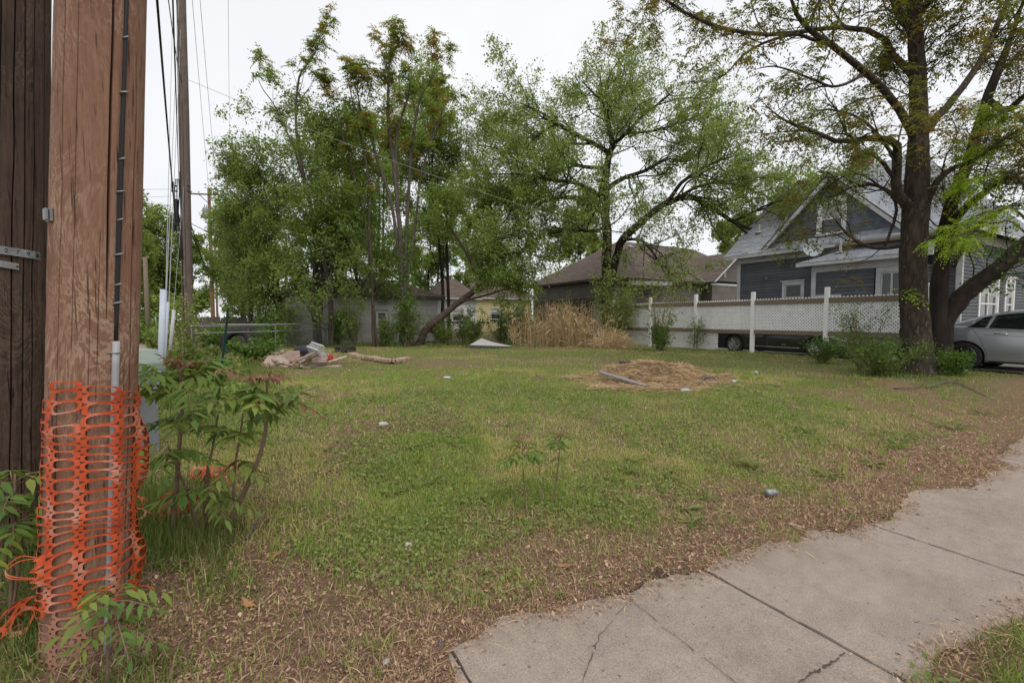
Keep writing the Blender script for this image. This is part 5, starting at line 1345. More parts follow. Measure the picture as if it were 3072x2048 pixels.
class Tree:
    def __init__(s, name, label, base, bark, seed, cat='tree', group=None):
        s.base = np.array(base, float); s.rg = np.random.default_rng(seed); s.bark = bark; s.seed = seed
        s.root = thing(name, label, cat, base, 0, group); s.V, s.F, s.nv = [], [], 0; s.L = {}
    def wood(s, P, Rd, sides, rough=0.0):
        V, F = tubes(P, Rd, sides, rough, s.seed)
        s.V.append(V); s.F.append(F + s.nv); s.nv += len(V)
    def limbs(s, specs, n=16, sides=12, rough=0.12, jit=0.12):
        """specs: lists of (x, y, z, r); drawn and returned as arrays."""
        Q = np.stack([crspline(q, n) for q in specs]); P, Rd = Q[..., :3], np.maximum(Q[..., 3], 0.004) * (1 - 0.75 * sstep(0.80, 1.0, np.linspace(0, 1, n)))
        P = P + s.rg.normal(size=P.shape) * (Rd[..., None] * jit)
        s.wood(P, Rd, sides, rough); return P, Rd
    def leaf(s, mat, V, t):
        s.L.setdefault(mat, []).append((V, t))
    def finish(s, crown='crown'):
        b = s.base
        npmesh('trunk', np.concatenate(s.V) - b, np.concatenate(s.F), s.bark, s.root, smooth=True)
        for mat, lst in s.L.items():
            V = np.concatenate([q[0] for q in lst]); t = np.concatenate([q[1] for q in lst])
            v, f, r = quads_of(V - b, t); npmesh(crown, v, f, mat, s.root, rnd=r)
        return s.root
def lower(lst, y0, k):
    return [(q[0], y0 - (y0 - q[1]) * k if q[1] < y0 else q[1]) + tuple(q[2:]) for q in lst]
def pl(lst, Y):
    """Limb read off the photograph: (px, py, r[, dy]) at depth Y (+dy)."""
    out = []
    for q in lst:
        p = PX(q[0], q[1], Y + (q[3] if len(q) > 3 else 0)); out.append((p.x, p.y, p.z, q[2]))
    return out
def groundpt(px, Y):
    p = PX(px, 1000, Y); return (p.x, p.y, G(p.x, p.y))

# --- the big tree on the right, in front of the drive
b = groundpt(2752, 10.3)
T = Tree('large_tree', 'large brown barked tree with olive and reddish leaves beside the silver car', b, 'bark_brown', 11)
bx, by, bz_ = b
P0, R0 = T.limbs([
    [(bx, by, bz_ - 0.25, 0.46), (bx, by, bz_ + 0.15, 0.36)] + pl([(2746, 1000, 0.275), (2738, 850, 0.245), (2742, 700, 0.24), (2750, 560, 0.225), (2755, 400, 0.175), (2753, 230, 0.15), (2743, 60, 0.13), (2735, -200, 0.10), (2700, -500, 0.05)], 10.3),
], 64, 36, 0.09, 0.012)
L1, LR1 = T.limbs([[(a_, b_, c_, d_ * 0.78) for a_, b_, c_, d_ in q_] for q_ in [
    pl([(2735, 640, .16), (2695, 580, .13, -.1), (2690, 500, .115, -.2), (2685, 430, .10, -.3), (2610, 415, .075, -.5), (2520, 425, .06, -.7), (2440, 395, .05, -.9), (2350, 360, .035, -1.1), (2270, 290, .02, -1.3)], 10.3),
    pl([(2750, 420, .14), (2725, 380, .11, -.1), (2680, 300, .10, -.2), (2600, 220, .085, -.4), (2500, 140, .075, -.6), (2430, 90, .06, -.8), (2380, 20, .05, -1.0), (2350, -120, .03, -1.1)], 10.3),
    pl([(2748, 240, .12), (2690, 180, .09, .2), (2640, 105, .075, .4), (2510, 82, .065, .6), (2400, 98, .06, .7), (2260, 102, .055, .8), (2150, 80, .05, .9), (2060, 40, .04, 1.0), (1980, -5, .03, 1.1), (1930, 30, .015, 1.1), (1905, 45, .008, 1.1)], 10.3),
    pl([(2765, 400, .13), (2850, 310, .10, .2), (2930, 200, .085, .4), (2990, 80, .07, .5), (3040, -50, .05, .6), (3120, -250, .03, .8)], 10.3),
    pl([(2770, 640, .11), (2800, 560, .085, -.3), (2850, 510, .07, -.5), (2920, 480, .06, -.7), (2990, 430, .05, -.9), (3100, 360, .03, -1.1)], 10.3),
    pl([(2720, 735, .07), (2650, 745, .055, .3), (2590, 735, .045, .4), (2540, 700, .035, .5), (2490, 640, .02, .6)], 10.3),
    pl([(2655, 740, .035, .3), (2690, 620, .04, .1), (2640, 560, .03, .3), (2560, 520, .025, .4), (2470, 580, .015, .6), (2440, 720, .008, .7)], 10.3),
    pl([(2750, 120, .12), (2690, 20, .09, .5), (2620, -120, .07, .9), (2540, -260, .04, 1.4)], 10.3),
    pl([(2745, 60, .11), (2830, -60, .09, -.5), (2930, -220, .06, -.9), (3050, -380, .03, -1.2)], 10.3),
    pl([(2500, 140, .05, -.6), (2440, 120, .045, -.5), (2370, 105, .04, -.4), (2250, 150, .03, -.3), (2180, 220, .02, -.2), (2120, 255, .012, -.1)], 10.3),
    pl([(2600, 220, .05, -.4), (2510, 260, .035, -.6), (2440, 240, .03, -.8), (2330, 200, .02, -1.0), (2240, 215, .012, -1.1)], 10.3),
]], 18, 9, 0.1)
cen = np.array(PX(2740, 300, 10.3))
C2, R2 = spawn(L1, LR1, 190, T.rg, (0.2, 1), (25, 70), (0.7, 1.9), 0.1, 0.05, 0.22, 7, 0.6, 0.012, cen); T.wood(C2, R2, 5)
C2b, R2b = spawn(P0, R0, 90, T.rg, (0.62, 1), (35, 75), (0.8, 2.0), 0.2, 0.05, 0.22, 7, 0.4, 0.012); T.wood(C2b, R2b, 5)
C2, R2 = np.concatenate([C2, C2b]), np.concatenate([R2, R2b])
C3, R3 = spawn(C2, R2, 1250, T.rg, (0.25, 1), (25, 70), (0.25, 0.85), 0.12, 0.06, 0.25, 5, 0.6, 0.010, cen); T.wood(C3, R3, 3)
C3z = C3[:, -1, 2]
right = C3[:, -1, 0] / C3[:, -1, 1] > (2700 - 1536) / FPX
keep = right | (T.rg.random(len(C3)) < 0.72)
V, t = tufts(C3[keep], T.rg, 5, 0.25, 4, 0.10, 0.36, 0.6); T.leaf('leaf_olive', V, t)
V, t = tufts(C2[T.rg.random(len(C2)) < 0.75], T.rg, 5, 0.27, 4, 0.10, 0.34, 0.6); T.leaf('leaf_olive', V, t)
lm = pl([(2720, 620, .05, .2), (2640, 560, .04, .5), (2560, 560, .03, .8), (2480, 600, .015, 1.0)], 10.3), pl([(2700, 560, .05, -.1), (2640, 480, .04, -.3), (2590, 460, .03, -.5), (2540, 490, .015, -.7)], 10.3), pl([(2690, 480, .04, -.2), (2600, 370, .03, .3), (2500, 330, .025, .8), (2420, 340, .012, 1.1)], 10.3)
Lg, LgR = T.limbs(list(lm), 12, 6, 0.1)
G2, H2 = spawn(Lg, LgR, 80, T.rg, (0.2, 1), (25, 70), (0.4, 1.0), 0.05, 0.0, 0.22, 6, 0.6, 0.010); T.wood(G2, H2, 4)
G3, H3 = spawn(G2, H2, 420, T.rg, (0.2, 1), (25, 70), (0.2, 0.5), 0.05, 0.0, 0.22, 4, 0.6, 0.009); T.wood(G3, H3, 3)
V, t = leaves(G3, 13, 0.06, T.rg, 0.05, 0.5, 0.4); T.leaf('leaf_fresh', V, t)
# fresh water-shoots on the trunk
sh = np.array(PX(2735, 880, 10.0)); q = sh + T.rg.normal(size=(10, 3)) * [0.12, 0.03, 0.08]
V, t = fronds(q, nrm(T.rg.normal(size=(10, 3)) * [1, 0.6, 0.4] + [0, -0.5, 0.2]), np.full(10, 0.24), T.rg, 4, 0.11, 0.45, 0.6); T.leaf('leaf_lime', V, t)
T.finish()

# --- dark second tree leaning out to the right
b = groundpt(2818, 11.1)
T = Tree('leaning_tree', 'dark trunked tree with a thick low limb reaching over the silver car', b, 'bark_dark', 12)
bx, by, bz_ = b
P0, R0 = T.limbs([
    [(bx, by, bz_ - 0.2, 0.30)] + pl([(2812, 1020, .21), (2815, 900, .18), (2828, 760, .16), (2850, 620, .14), (2905, 480, .12, .2), (2960, 300, .10, .4), (3030, 120, .08, .6), (3110, -120, .05, .8)], 11.1),
    [(bx + 0.1, by, bz_ + 0.1, 0.30)] + pl([(2826, 1000, .215), (2862, 912, .20), (2928, 850, .19, -.1), (3010, 790, .18, -.2), (3110, 705, .17, -.3), (3280, 560, .13, -.5), (3450, 380, .08, -.8)], 11.1),
    pl([(2830, 740, .10), (2880, 640, .08, -.3), (2950, 580, .07, -.6), (3010, 540, .05, -.8), (3120, 500, .03, -1.1)], 11.1),
    pl([(2860, 800, .05, -.3), (2920, 690, .045, -.5), (2990, 640, .04, -.8), (3060, 600, .025, -1.1)], 11.1),
    pl([(2960, 300, .09, .4), (3020, 330, .07, .1), (3100, 260, .05, -.3), (3200, 180, .03, -.7)], 11.1),
], 22, 12, 0.12)
cen = np.array(PX(2850, 500, 11.2))
C2, R2 = spawn(P0, R0, 120, T.rg, (0.35, 1), (30, 75), (0.7, 1.8), 0.12, 0.03, 0.2, 7, 0.45, 0.011, cen); T.wood(C2, R2, 5)
C3, R3 = spawn(C2, R2, 1000, T.rg, (0.2, 1), (25, 70), (0.3, 0.9), 0.05, 0.0, 0.22, 5, 0.6, 0.009, cen); T.wood(C3, R3, 3)
pyz = EYE + (955 - 560) / FPX * C3[:, -1, 1]
lowr = (C3[:, -1, 2] < pyz) & (C3[:, -1, 0] / C3[:, -1, 1] > (2830 - 1536) / FPX)
V, t = tufts(C3[~lowr], T.rg, 4, 0.24, 4, 0.095, 0.34, 0.6); T.leaf('leaf_olive', V, t)
V, t = leaves(C3[lowr], 14, 0.075, T.rg, 0.07, 0.5, 0.4); T.leaf('leaf_shrub', V, t)
V, t = leaves(P0[1:2, 6:16], 260, 0.085, T.rg, 0.14, 0.7, 0.5); T.leaf('leaf_shrub', V, t)
T.finish()
# --- lime locust sprays in front
b = groundpt(3240, 9.4)
T = Tree('locust_tree', 'young tree with feathery lime green leaf sprays hanging over the drive', b, 'bark_grey', 13)
bx, by, bz_ = b
P0, R0 = T.limbs([
    [(bx, by, bz_ - 0.1, 0.09), (bx - 0.05, by, bz_ + 1.5, 0.075), (bx - 0.1, by, bz_ + 3, 0.06), (bx - 0.1, by, bz_ + 5.2, 0.03)],
    [(bx - 0.06, by, bz_ + 1.9, 0.04)] + pl([(3060, 640, .025), (2950, 640, .018), (2850, 690, .008)], 9.2),
    [(bx - 0.08, by, bz_ + 2.4, 0.04)] + pl([(3060, 540, .025), (2960, 530, .018), (2870, 560, .008)], 9.3),
    [(bx - 0.1, by, bz_ + 3.0, 0.04)] + pl([(3080, 450, .025), (2990, 420, .018), (2890, 440, .008)], 9.5),
    [(bx - 0.06, by, bz_ + 1.7, 0.03)] + pl([(3070, 690, .02), (2980, 670, .014), (2900, 700, .006), (2830, 710, .004)], 9.0),
    [(bx - 0.1, by, bz_ + 3.5, 0.03)] + pl([(3080, 380, .02), (3010, 330, .012), (2950, 330, .006)], 9.6),
], 14, 7, 0.05)
C2, R2 = spawn(P0[1:], R0[1:], 200, T.rg, (0.25, 1), (20, 60), (0.25, 0.75), -0.05, -0.06, 0.15, 5, 0.6, 0.008); T.wood(C2, R2, 3)
idx = T.rg.integers(0, len(C2), 1100); tpos = T.rg.integers(1, 5, 1100)
pos = C2[idx, tpos]; d = nrm(nrm(C2[idx, -1] - C2[idx, 0]) + T.rg.normal(size=(1100, 3)) * 0.5 - [0.2, 0, 0.15])
V, t = fronds(pos, d, T.rg.uniform(0.12, 0.26, 1100), T.rg, 6, 0.062, 0.34, 0.35); T.leaf('leaf_lime', V, t)
T.finish()

# --- the wide branching tree in the middle, behind the fence
b = groundpt(1828, 24.0)
T = Tree('spreading_tree', 'wide spreading tree with thin spring leaves in front of the brown house', b, 'bark_dark', 14)
bx, by, bz_ = b
P0, R0 = T.limbs([
    [(bx, by, bz_ - 0.2, 0.42), (bx, by, bz_ + 0.4, 0.34)] + pl(lower([(1822, 850, .28), (1822, 740, .25), (1818, 640, .23), (1815, 540, .20), (1822, 450, .17), (1838, 380, .14), (1822, 290, .11), (1806, 200, .07), (1800, 120, .03)], 600, 0.77), 24),
    pl(lower([(1835, 830, .22), (1848, 770, .21), (1866, 720, .20, -.3), (1910, 680, .19, -.6), (1965, 630, .17, -.8), (2030, 595, .15, -1.0), (2080, 590, .13, -1.2), (2130, 620, .11, -1.4), (2200, 665, .09, -1.7), (2280, 700, .06, -2), (2350, 730, .03, -2.2)], 600, 0.77), 24),
], 24, 12, 0.2)
L1, LR1 = T.limbs([
    pl(lower([(1818, 640, .16), (1790, 625, .14, -.5), (1745, 600, .13, -.9), (1690, 590, .11, -1.3), (1620, 610, .09, -1.8), (1560, 660, .06, -2.2), (1500, 720, .03, -2.5)], 600, 0.77), 24),
    pl(lower([(1820, 560, .14), (1860, 520, .12, .6), (1930, 490, .10, 1), (2000, 440, .09, 1.4), (2060, 450, .07, 1.6), (2110, 400, .04, 1.9)], 600, 0.77), 24),
    pl(lower([(1830, 420, .12), (1780, 380, .10, -.4), (1727, 344, .09, -.8), (1680, 310, .08, -1.2), (1629, 264, .06, -1.6), (1580, 235, .04, -2), (1540, 210, .02, -2.2)], 600, 0.77), 24),
    pl(lower([(1838, 380, .11), (1880, 340, .09, -.5), (1930, 270, .07, -.9), (1990, 210, .05, -1.2), (2030, 160, .03, -1.5)], 600, 0.77), 24),
    pl(lower([(1820, 480, .12), (1750, 470, .09, .8), (1660, 440, .08, 1.4), (1570, 430, .06, 2), (1490, 400, .04, 2.5), (1430, 380, .02, 2.8)], 600, 0.77), 24),
    pl(lower([(1818, 600, .12), (1740, 540, .10, -1.2), (1650, 520, .08, -2), (1560, 500, .06, -2.6), (1460, 500, .03, -3.2)], 600, 0.77), 24),
    pl(lower([(2000, 610, .10, -1), (2040, 540, .09, -1.5), (2090, 490, .08, -2), (2150, 450, .06, -2.4), (2230, 420, .03, -2.8)], 600, 0.77), 24),
    pl(lower([(2030, 595, .09, -1), (2110, 540, .07, -.4), (2200, 540, .06, 0), (2290, 580, .04, .3), (2360, 620, .02, .6)], 600, 0.77), 24),
    pl(lower([(1866, 720, .09, -.3), (1920, 720, .07, -1.2), (1960, 760, .05, -1.8), (2000, 830, .03, -2.2)], 600, 0.77), 24),
    pl(lower([(1822, 290, .08), (1850, 220, .06, .7), (1880, 150, .04, 1.2), (1900, 95, .02, 1.6)], 600, 0.77), 24),
    pl(lower([(1806, 220, .07), (1770, 170, .05, .5), (1740, 130, .03, .8)], 600, 0.77), 24),
    pl(lower([(1818, 640, .10), (1800, 690, .09, -1.5), (1700, 690, .08, -2.4), (1600, 720, .06, -3), (1530, 790, .03, -3.4)], 600, 0.77), 24),
    pl(lower([(1880, 340, .07, -.5), (1960, 330, .06, .8), (2060, 290, .05, 1.6), (2130, 250, .03, 2)], 600, 0.77), 24),
    pl(lower([(2200, 665, .07, -1.7), (2290, 620, .05, -2.2), (2360, 600, .03, -2.6), (2420, 610, .015, -2.9)], 600, 0.77), 24),
    pl(lower([(2200, 665, .06, -1.7), (2290, 740, .045, -2.4), (2360, 770, .03, -2.8), (2420, 780, .015, -3.0)], 600, 0.77), 24),
    pl(lower([(1780, 380, .07, -.4), (1700, 380, .06, .9), (1610, 350, .04, 1.8), (1540, 310, .02, 2.3)], 600, 0.77), 24),
], 16, 7, 0.15)
LL, LLR = np.concatenate([P0[:, ::1][:, np.linspace(8, 23, 16).astype(int)], L1]), np.concatenate([R0[:, np.linspace(8, 23, 16).astype(int)], LR1])
cen = np.array(PX(1825, 480, 24))
C2, R2 = spawn(LL, LLR, 410, T.rg, (0.12, 1), (35, 80), (1.5, 3.9), 0.15, 0.02, 0.25, 7, 0.55, 0.013, cen); T.wood(C2, R2, 5)
C3, R3 = spawn(C2, R2, 1950, T.rg, (0.2, 1), (30, 70), (0.7, 1.7), 0.05, 0.02, 0.24, 5, 0.6, 0.010, cen); T.wood(C3, R3, 3)
C4, R4 = spawn(C3, R3, 7300, T.rg, (0.1, 1), (25, 75), (0.35, 0.95), -0.08, -0.06, 0.25, 4, 0.7, 0.007, cen); T.wood(C4, np.maximum(R4, 0.004), 3)
V, t = leaves(C4, 19, 0.10, T.rg, 0.11, 0.62, 0.5, 0.0); T.leaf('leaf_fresh', V, t)
V, t = leaves(C3, 10, 0.115, T.rg, 0.07, 0.62, 0.5, 0.2); T.leaf('leaf_fresh', V, t)
T.finish()

# --- generic broadleaf grower for the thicket at the back
def broadleaf(name, label, px, Y, top_py, half_px, bark, leafm, seed, stems=1, r=0.14, low=0.25, dens=1.0, leafsize=0.13, lean=0.0, n4=2600, group=None, wander=0.10, lmat2=None, cat='tree'):
    b = groundpt(px, Y); T = Tree(name, label, b, bark, seed, cat, group); rg = T.rg
    H = PX(px, top_py, Y).z - b[2]; HW = half_px * Y / FPX
    specs = []
    for k in range(stems):
        a = rg.uniform(0, 6.28); off = 0.0 if stems == 1 else 0.28
        x0, y0 = b[0] + off * math.cos(a), b[1] + off * math.sin(a) * 0.6
        hh = H * rg.uniform(0.82, 1.0) if k else H; ex = lean * H + HW * rg.uniform(-0.5, 0.5) * (stems > 1); ey = rg.uniform(-0.8, 0.8)
        rr_ = r * rg.uniform(0.7, 1.0)
        pts = [(x0, y0, b[2] - 0.15, rr_ * 1.35)]
        for q in (0.08, 0.25, 0.45, 0.65, 0.85, 0.97):
            pts.append((x0 + ex * q ** 1.5 + rg.normal() * wander * H * 0.1, y0 + ey * q + rg.normal() * 0.12, b[2] + hh * q, rr_ * (1.02 - q * 0.93)))
        specs.append(pts)
    P0, R0 = T.limbs(specs, 18, 9, 0.12)
    cen = np.array([b[0] + lean * H * 0.4, b[1], b[2] + H * 0.5])
    n1 = int(16 * dens) * stems
    C1, Q1 = spawn(P0, R0, n1, rg, (low, 0.98), (35, 70), (HW * 0.55, HW * 1.1), 0.3, 0.08, 0.15, 8, 0.5, 0.014); T.wood(C1, Q1, 5)
    C2, Q2 = spawn(C1, Q1, int(n1 * 7), rg, (0.2, 1), (30, 65), (HW * 0.22, HW * 0.5), 0.12, 0.03, 0.2, 6, 0.55, 0.011, cen); T.wood(C2, Q2, 4)
    C3, Q3 = spawn(C2, Q2, int(n4 * 0.45), rg, (0.15, 1), (25, 70), (0.4, 1.0), 0.05, 0.0, 0.22, 5, 0.6, 0.009, cen); T.wood(C3, Q3, 3)
    C4, Q4 = spawn(C3, Q3, n4, rg, (0.15, 1), (25, 70), (0.25, 0.6), 0.0, -0.03, 0.22, 4, 0.7, 0.007)
    V, t = leaves(C4, 10, leafsize, rg, 0.09, 0.5, 0.3, 0.0, 0.55)
    sel = rg.random(len(V)) < 0.25 if lmat2 else np.zeros(len(V), bool)
    T.leaf(leafm, V[~sel], t[~sel])
    if lmat2: T.leaf(lmat2, V[sel], t[sel])
    V, t = leaves(C3, 6, leafsize, rg, 0.09, 0.5, 0.3, 0.1, 0.55); T.leaf(leafm, V, t)
    T.finish(); return T
broadleaf('elm_tree', 'bushy dark green elm with a thick leaning trunk beside the garage', 950, 20.3, 395, 240, 'bark_elm', 'leaf_elm', 21, 2, 0.15, 0.10, 1.3, 0.115, -0.05, 3200, lmat2='leaf_elm_grey')
broadleaf('elm_tree', 'dense green elm leaning toward the lane over the plank fence', 850, 21.8, 400, 185, 'bark_elm', 'leaf_elm', 22, 2, 0.12, 0.12, 1.2, 0.115, -0.02, 2800, lmat2='leaf_elm_grey')
broadleaf('elm_tree', 'low elm with grey green foliage in front of the plank fence', 770, 22.5, 560, 105, 'bark_elm', 'leaf_elm_grey', 23, 2, 0.07, 0.12, 1.0, 0.10, -0.04, 2800, lmat2='leaf_elm')
broadleaf('elm_tree', 'leafy elm filling the gap behind the tall pale stems', 1080, 23.0, 430, 190, 'bark_elm', 'leaf_elm', 24, 2, 0.11, 0.2, 1.2, 0.12, 0.0, 2500, lmat2='leaf_fresh')
broadleaf('elm_tree', 'bright green elm standing between the garage and the spreading tree', 1340, 27.5, 290, 200, 'bark_dark', 'leaf_fresh', 25, 2, 0.15, 0.2, 1.2, 0.13, 0.02, 4200, lmat2='leaf_elm')
# trunk that leans low to the right in front of the garage corner
b = groundpt(1255, 20.6)
T = Tree('fallen_leaning_tree', 'tree whose bare trunk leans low to the right from the chain link fence', b, 'bark_elm', 26)
bx, by, bz_ = b
P0, R0 = T.limbs([
    [(bx, by, bz_ - 0.1, 0.19)] + pl([(1270, 1000, .175), (1310, 960, .165), (1360, 920, .15, .2), (1405, 885, .14, .3), (1440, 850, .13, .4), (1465, 790, .10, .6), (1480, 700, .08, .8), (1470, 600, .05, 1), (1440, 500, .03, 1)], 20.6),
    pl([(1380, 905, .06, .2), (1440, 890, .05, .0), (1510, 870, .04, -.3), (1570, 850, .025, -.5)], 20.6),
    pl([(1440, 850, .08, .4), (1400, 760, .07, .2), (1350, 680, .05, 0), (1320, 600, .03, 0)], 20.6),
    pl([(1465, 790, .07, .6), (1530, 760, .055, .3), (1590, 740, .03, 0)], 20.6),
    pl([(1480, 700, .05, .8), (1530, 640, .04, .8), (1560, 560, .02, .8)], 20.6),
], 18, 9, 0.15)
C2, R2 = spawn(P0, R0, 90, T.rg, (0.4, 1), (35, 75), (0.7, 1.7), 0.1, 0.0, 0.2, 6, 0.5, 0.011); T.wood(C2, R2, 4)
C3, R3 = spawn(C2, R2, 800, T.rg, (0.1, 1), (30, 70), (0.4, 1.0), 0.0, -0.02, 0.2, 5, 0.6, 0.009); T.wood(C3, R3, 3)
V, t = leaves(C3, 34, 0.105, T.rg, 0.11, 0.5, 0.25, 0.0); sel = T.rg.random(len(V)) < 0.5; T.leaf('leaf_elm', V[sel], t[sel]); T.leaf('leaf_fresh', V[~sel], t[~sel])
T.finish()

# --- tall thin ailanthus with tufted tops
def ailanthus(label, px, Y, stems, seed, n2, group=None, bark='bark_grey', tl=0.5, n1=10, lmat='leaf_tall', vines=False):
    b = groundpt(px, Y); T = Tree('ailanthus_tree', label, b, bark, seed, 'tree', group); specs = []
    for s in stems:
        s = [(q[0], q[1], q[2] * 0.72) for q in s]
        specs.append([(b[0] + T.rg.uniform(-0.2, 0.2), b[1] + T.rg.uniform(-0.1, 0.1), b[2] - 0.15, s[0][2] * 1.3)] + pl(s, Y))
    P0, R0 = T.limbs(specs, 26, 9, 0.08)
    C1, Q1 = spawn(P0, R0, n1 * len(stems), T.rg, (0.38, 0.90), (24, 46), (1.0, 2.5), 0.30, 0.10, 0.10, 8, 0.55, 0.011); T.wood(C1, Q1, 5)
    C2, Q2 = spawn(np.concatenate([C1]), Q1, n2, T.rg, (0.3, 1), (25, 50), (0.4, 1.0), 0.30, 0.10, 0.12, 6, 0.7, 0.010); T.wood(C2, Q2, 4)
    tips = np.concatenate([C1[:, -3:], C2[:, -3:], P0[:, -3:]])
    V, t = tufts(tips, T.rg, 7, tl * 0.95, 6, 0.18, 0.32, 0.45); T.leaf(lmat, V, t)
    if vines:
        low = P0[:, 1:9]; V, t = leaves(low, 320, 0.12, T.rg, 0.20, 0.7, 0.4, 0.0); T.leaf('leaf_shrub', V, t)
    T.finish(); return T
ailanthus('tall pale stemmed ailanthus fanning into tufted reddish tops, highest of the thicket', 1213, 20.5, [
    [(1210, 900, .17), (1200, 700, .15), (1185, 520, .13), (1165, 350, .10), (1168, 200, .06), (1180, 80, .02)],
    [(1215, 880, .12), (1222, 650, .11), (1235, 450, .09), (1260, 300, .06), (1300, 230, .03), (1318, 170, .015)],
    [(1205, 880, .11), (1180, 640, .10), (1120, 440, .08), (1080, 320, .05), (1070, 220, .02)],
    [(1212, 860, .10), (1195, 620, .09), (1190, 420, .07), (1225, 280, .04), (1240, 180, .02)],
    [(1218, 900, .09), (1240, 720, .08), (1265, 520, .06), (1310, 380, .04), (1350, 280, .02)],
], 31, 95, vines=True)
ailanthus('slender ailanthus with a kinked top and separate leaf tufts over the elm', 1000, 19.9, [
    [(985, 850, .10), (930, 620, .09), (890, 400, .08), (894, 250, .06), (920, 195, .05), (950, 150, .035), (968, 75, .015)],
    [(990, 850, .06), (900, 500, .05), (830, 330, .035), (790, 270, .025), (765, 220, .012)],
], 32, 26, n1=7)
ailanthus('thin straight ailanthus stem rising through the leaves in front of the garage', 1122, 20.0, [
    [(1118, 900, .085), (1108, 700, .075), (1100, 500, .06), (1060, 320, .045), (1040, 200, .02)],
    [(1116, 880, .06), (1090, 640, .055), (1030, 420, .04), (990, 280, .015)],
], 33, 34, n1=8, bark='bark_elm')
ailanthus('short ailanthus sapling with leaf tufts beside the leaning trunk', 995, 19.6, [[(995, 930, .05), (993, 820, .045), (1000, 700, .03), (1010, 600, .015)]], 34, 16, n1=12, bark='bark_elm', tl=0.45, lmat='leaf_fresh')

# --- trees far behind and across the lane
broadleaf('background_tree', 'leafy tree across the dirt lane, left of the grey lane pole', 470, 34.0, 670, 110, 'bark_elm', 'leaf_fresh', 41, 2, 0.16, 0.15, 1.2, 0.17, 0.0, 3200, lmat2='leaf_elm')
broadleaf('background_tree', 'tree at the far end of the lane behind the lane pole', 575, 60.0, 740, 70, 'bark_elm', 'leaf_elm', 42, 2, 0.2, 0.1, 1.2, 0.28, 0.0, 1800)
broadleaf('background_tree', 'tree overhanging the far left side of the lane', 360, 26.0, 620, 120, 'bark_elm', 'leaf_elm', 43, 2, 0.16, 0.15, 1.2, 0.16, 0.0, 2500, lmat2='leaf_fresh')
broadleaf('background_tree', 'distant tree at the end of the lane beyond the crossarm pole', 730, 65.0, 720, 90, 'bark_elm', 'leaf_elm', 44, 2, 0.2, 0.1, 1.2, 0.28, 0.0, 2200)
broadleaf('background_tree', 'low spreading tree behind the plank fence by the lane', 770, 38.0, 690, 170, 'bark_elm', 'leaf_elm', 51, 3, 0.12, 0.05, 1.2, 0.19, 0.0, 3200, lmat2='leaf_fresh')
broadleaf('background_tree', 'dark tree rising behind the garage roof', 1150, 36.0, 420, 170, 'bark_dark', 'leaf_elm', 45, 2, 0.2, 0.2, 1.1, 0.18, 0.0, 3600)
broadleaf('background_tree', 'tree behind the yellow house', 1480, 58.0, 560, 150, 'bark_dark', 'leaf_fresh', 46, 2, 0.2, 0.2, 1.1, 0.26, 0.0, 3000, lmat2='leaf_elm')
broadleaf('background_tree', 'pale green tree top showing over the left part of the brown roof', 1740, 48.0, 640, 150, 'bark_dark', 'leaf_fresh', 47, 1, 0.2, 0.3, 1.0, 0.22, 0.0, 2600)
broadleaf('background_tree', 'pale tree top in the gap between the brown and blue roofs', 2200, 58.0, 690, 90, 'bark_dark', 'leaf_fresh', 48, 1, 0.2, 0.3, 1.0, 0.26, 0.0, 1500)
broadleaf('background_tree', 'dense tree closing the gap between garage and white house', 1290, 46.0, 640, 120, 'bark_dark', 'leaf_elm', 49, 2, 0.2, 0.15, 1.1, 0.22, 0.0, 2600)
# ------------------------------------------------------------------ shrubs and undergrowth
def shrub(label, px, Y, h, w, leafm, seed, n=10, leafsize=0.07, per=16, group=None, name='shrub', cat='shrub', bark='stem_brown', twigs=260):
    b = groundpt(px, Y); T = Tree(name, label, b, bark, seed, cat, group); rg = T.rg; specs = []
    for k in range(n):
        a = rg.uniform(0, 6.28); q = rg.uniform(0.2, 1.0); hh = h * rg.uniform(0.6, 1.0)
        specs.append([(b[0] + 0.06 * math.cos(a), b[1] + 0.06 * math.sin(a), b[2] - 0.05, 0.012), (b[0] + w * 0.25 * q * math.cos(a), b[1] + w * 0.2 * q * math.sin(a), b[2] + hh * 0.45, 0.009), (b[0] + w * 0.5 * q * math.cos(a), b[1] + w * 0.4 * q * math.sin(a), b[2] + hh, 0.003)])
    P0, R0 = T.limbs(specs, 9, 5, 0.0)
    C2, Q2 = spawn(P0, R0, twigs, rg, (0.1, 1), (30, 75), (h * 0.15, h * 0.4), 0.05, 0.0, 0.2, 5, 0.6, 0.006); T.wood(C2, Q2, 3)
    V, t = leaves(C2, per, leafsize, rg, 0.05, 0.55, 0.2, 0.0); T.leaf(leafm, V, t)
    T.finish('foliage'); return T
shrub('wide green bush at the foot of the big tree', 2640, 9.9, 0.85, 2.0, 'leaf_shrub', 61, 26, 0.045, 13, twigs=430)
shrub('arching spray of small leaves against the last lattice panel', 2590, 10.9, 1.65, 1.5, 'leaf_shrub', 62, 12, 0.042, 12, twigs=240)
shrub('green bush between the trunks and the silver car wheel', 2865, 10.0, 0.55, 0.9, 'leaf_shrub', 63, 14, 0.045, 16, twigs=260)
shrub('small leafy clump left of the big tree bush', 2470, 12.8, 0.75, 0.9, 'leaf_shrub', 64, 12, 0.045, 16, twigs=200)
shrub('vine sapling climbing the second lattice post', 2085, 18.2, 1.5, 0.6, 'leaf_shrub', 65, 5, 0.06, 9, twigs=90)
shrub('leafy saplings with tall bare wands in front of the first lattice panel', 1975, 18.0, 3.6, 2.0, 'leaf_fresh', 66, 9, 0.085, 7, twigs=150)
shrub('low bush at the foot of the wand saplings', 1985, 17.6, 1.2, 1.4, 'leaf_shrub', 67, 12, 0.07, 12, twigs=200)
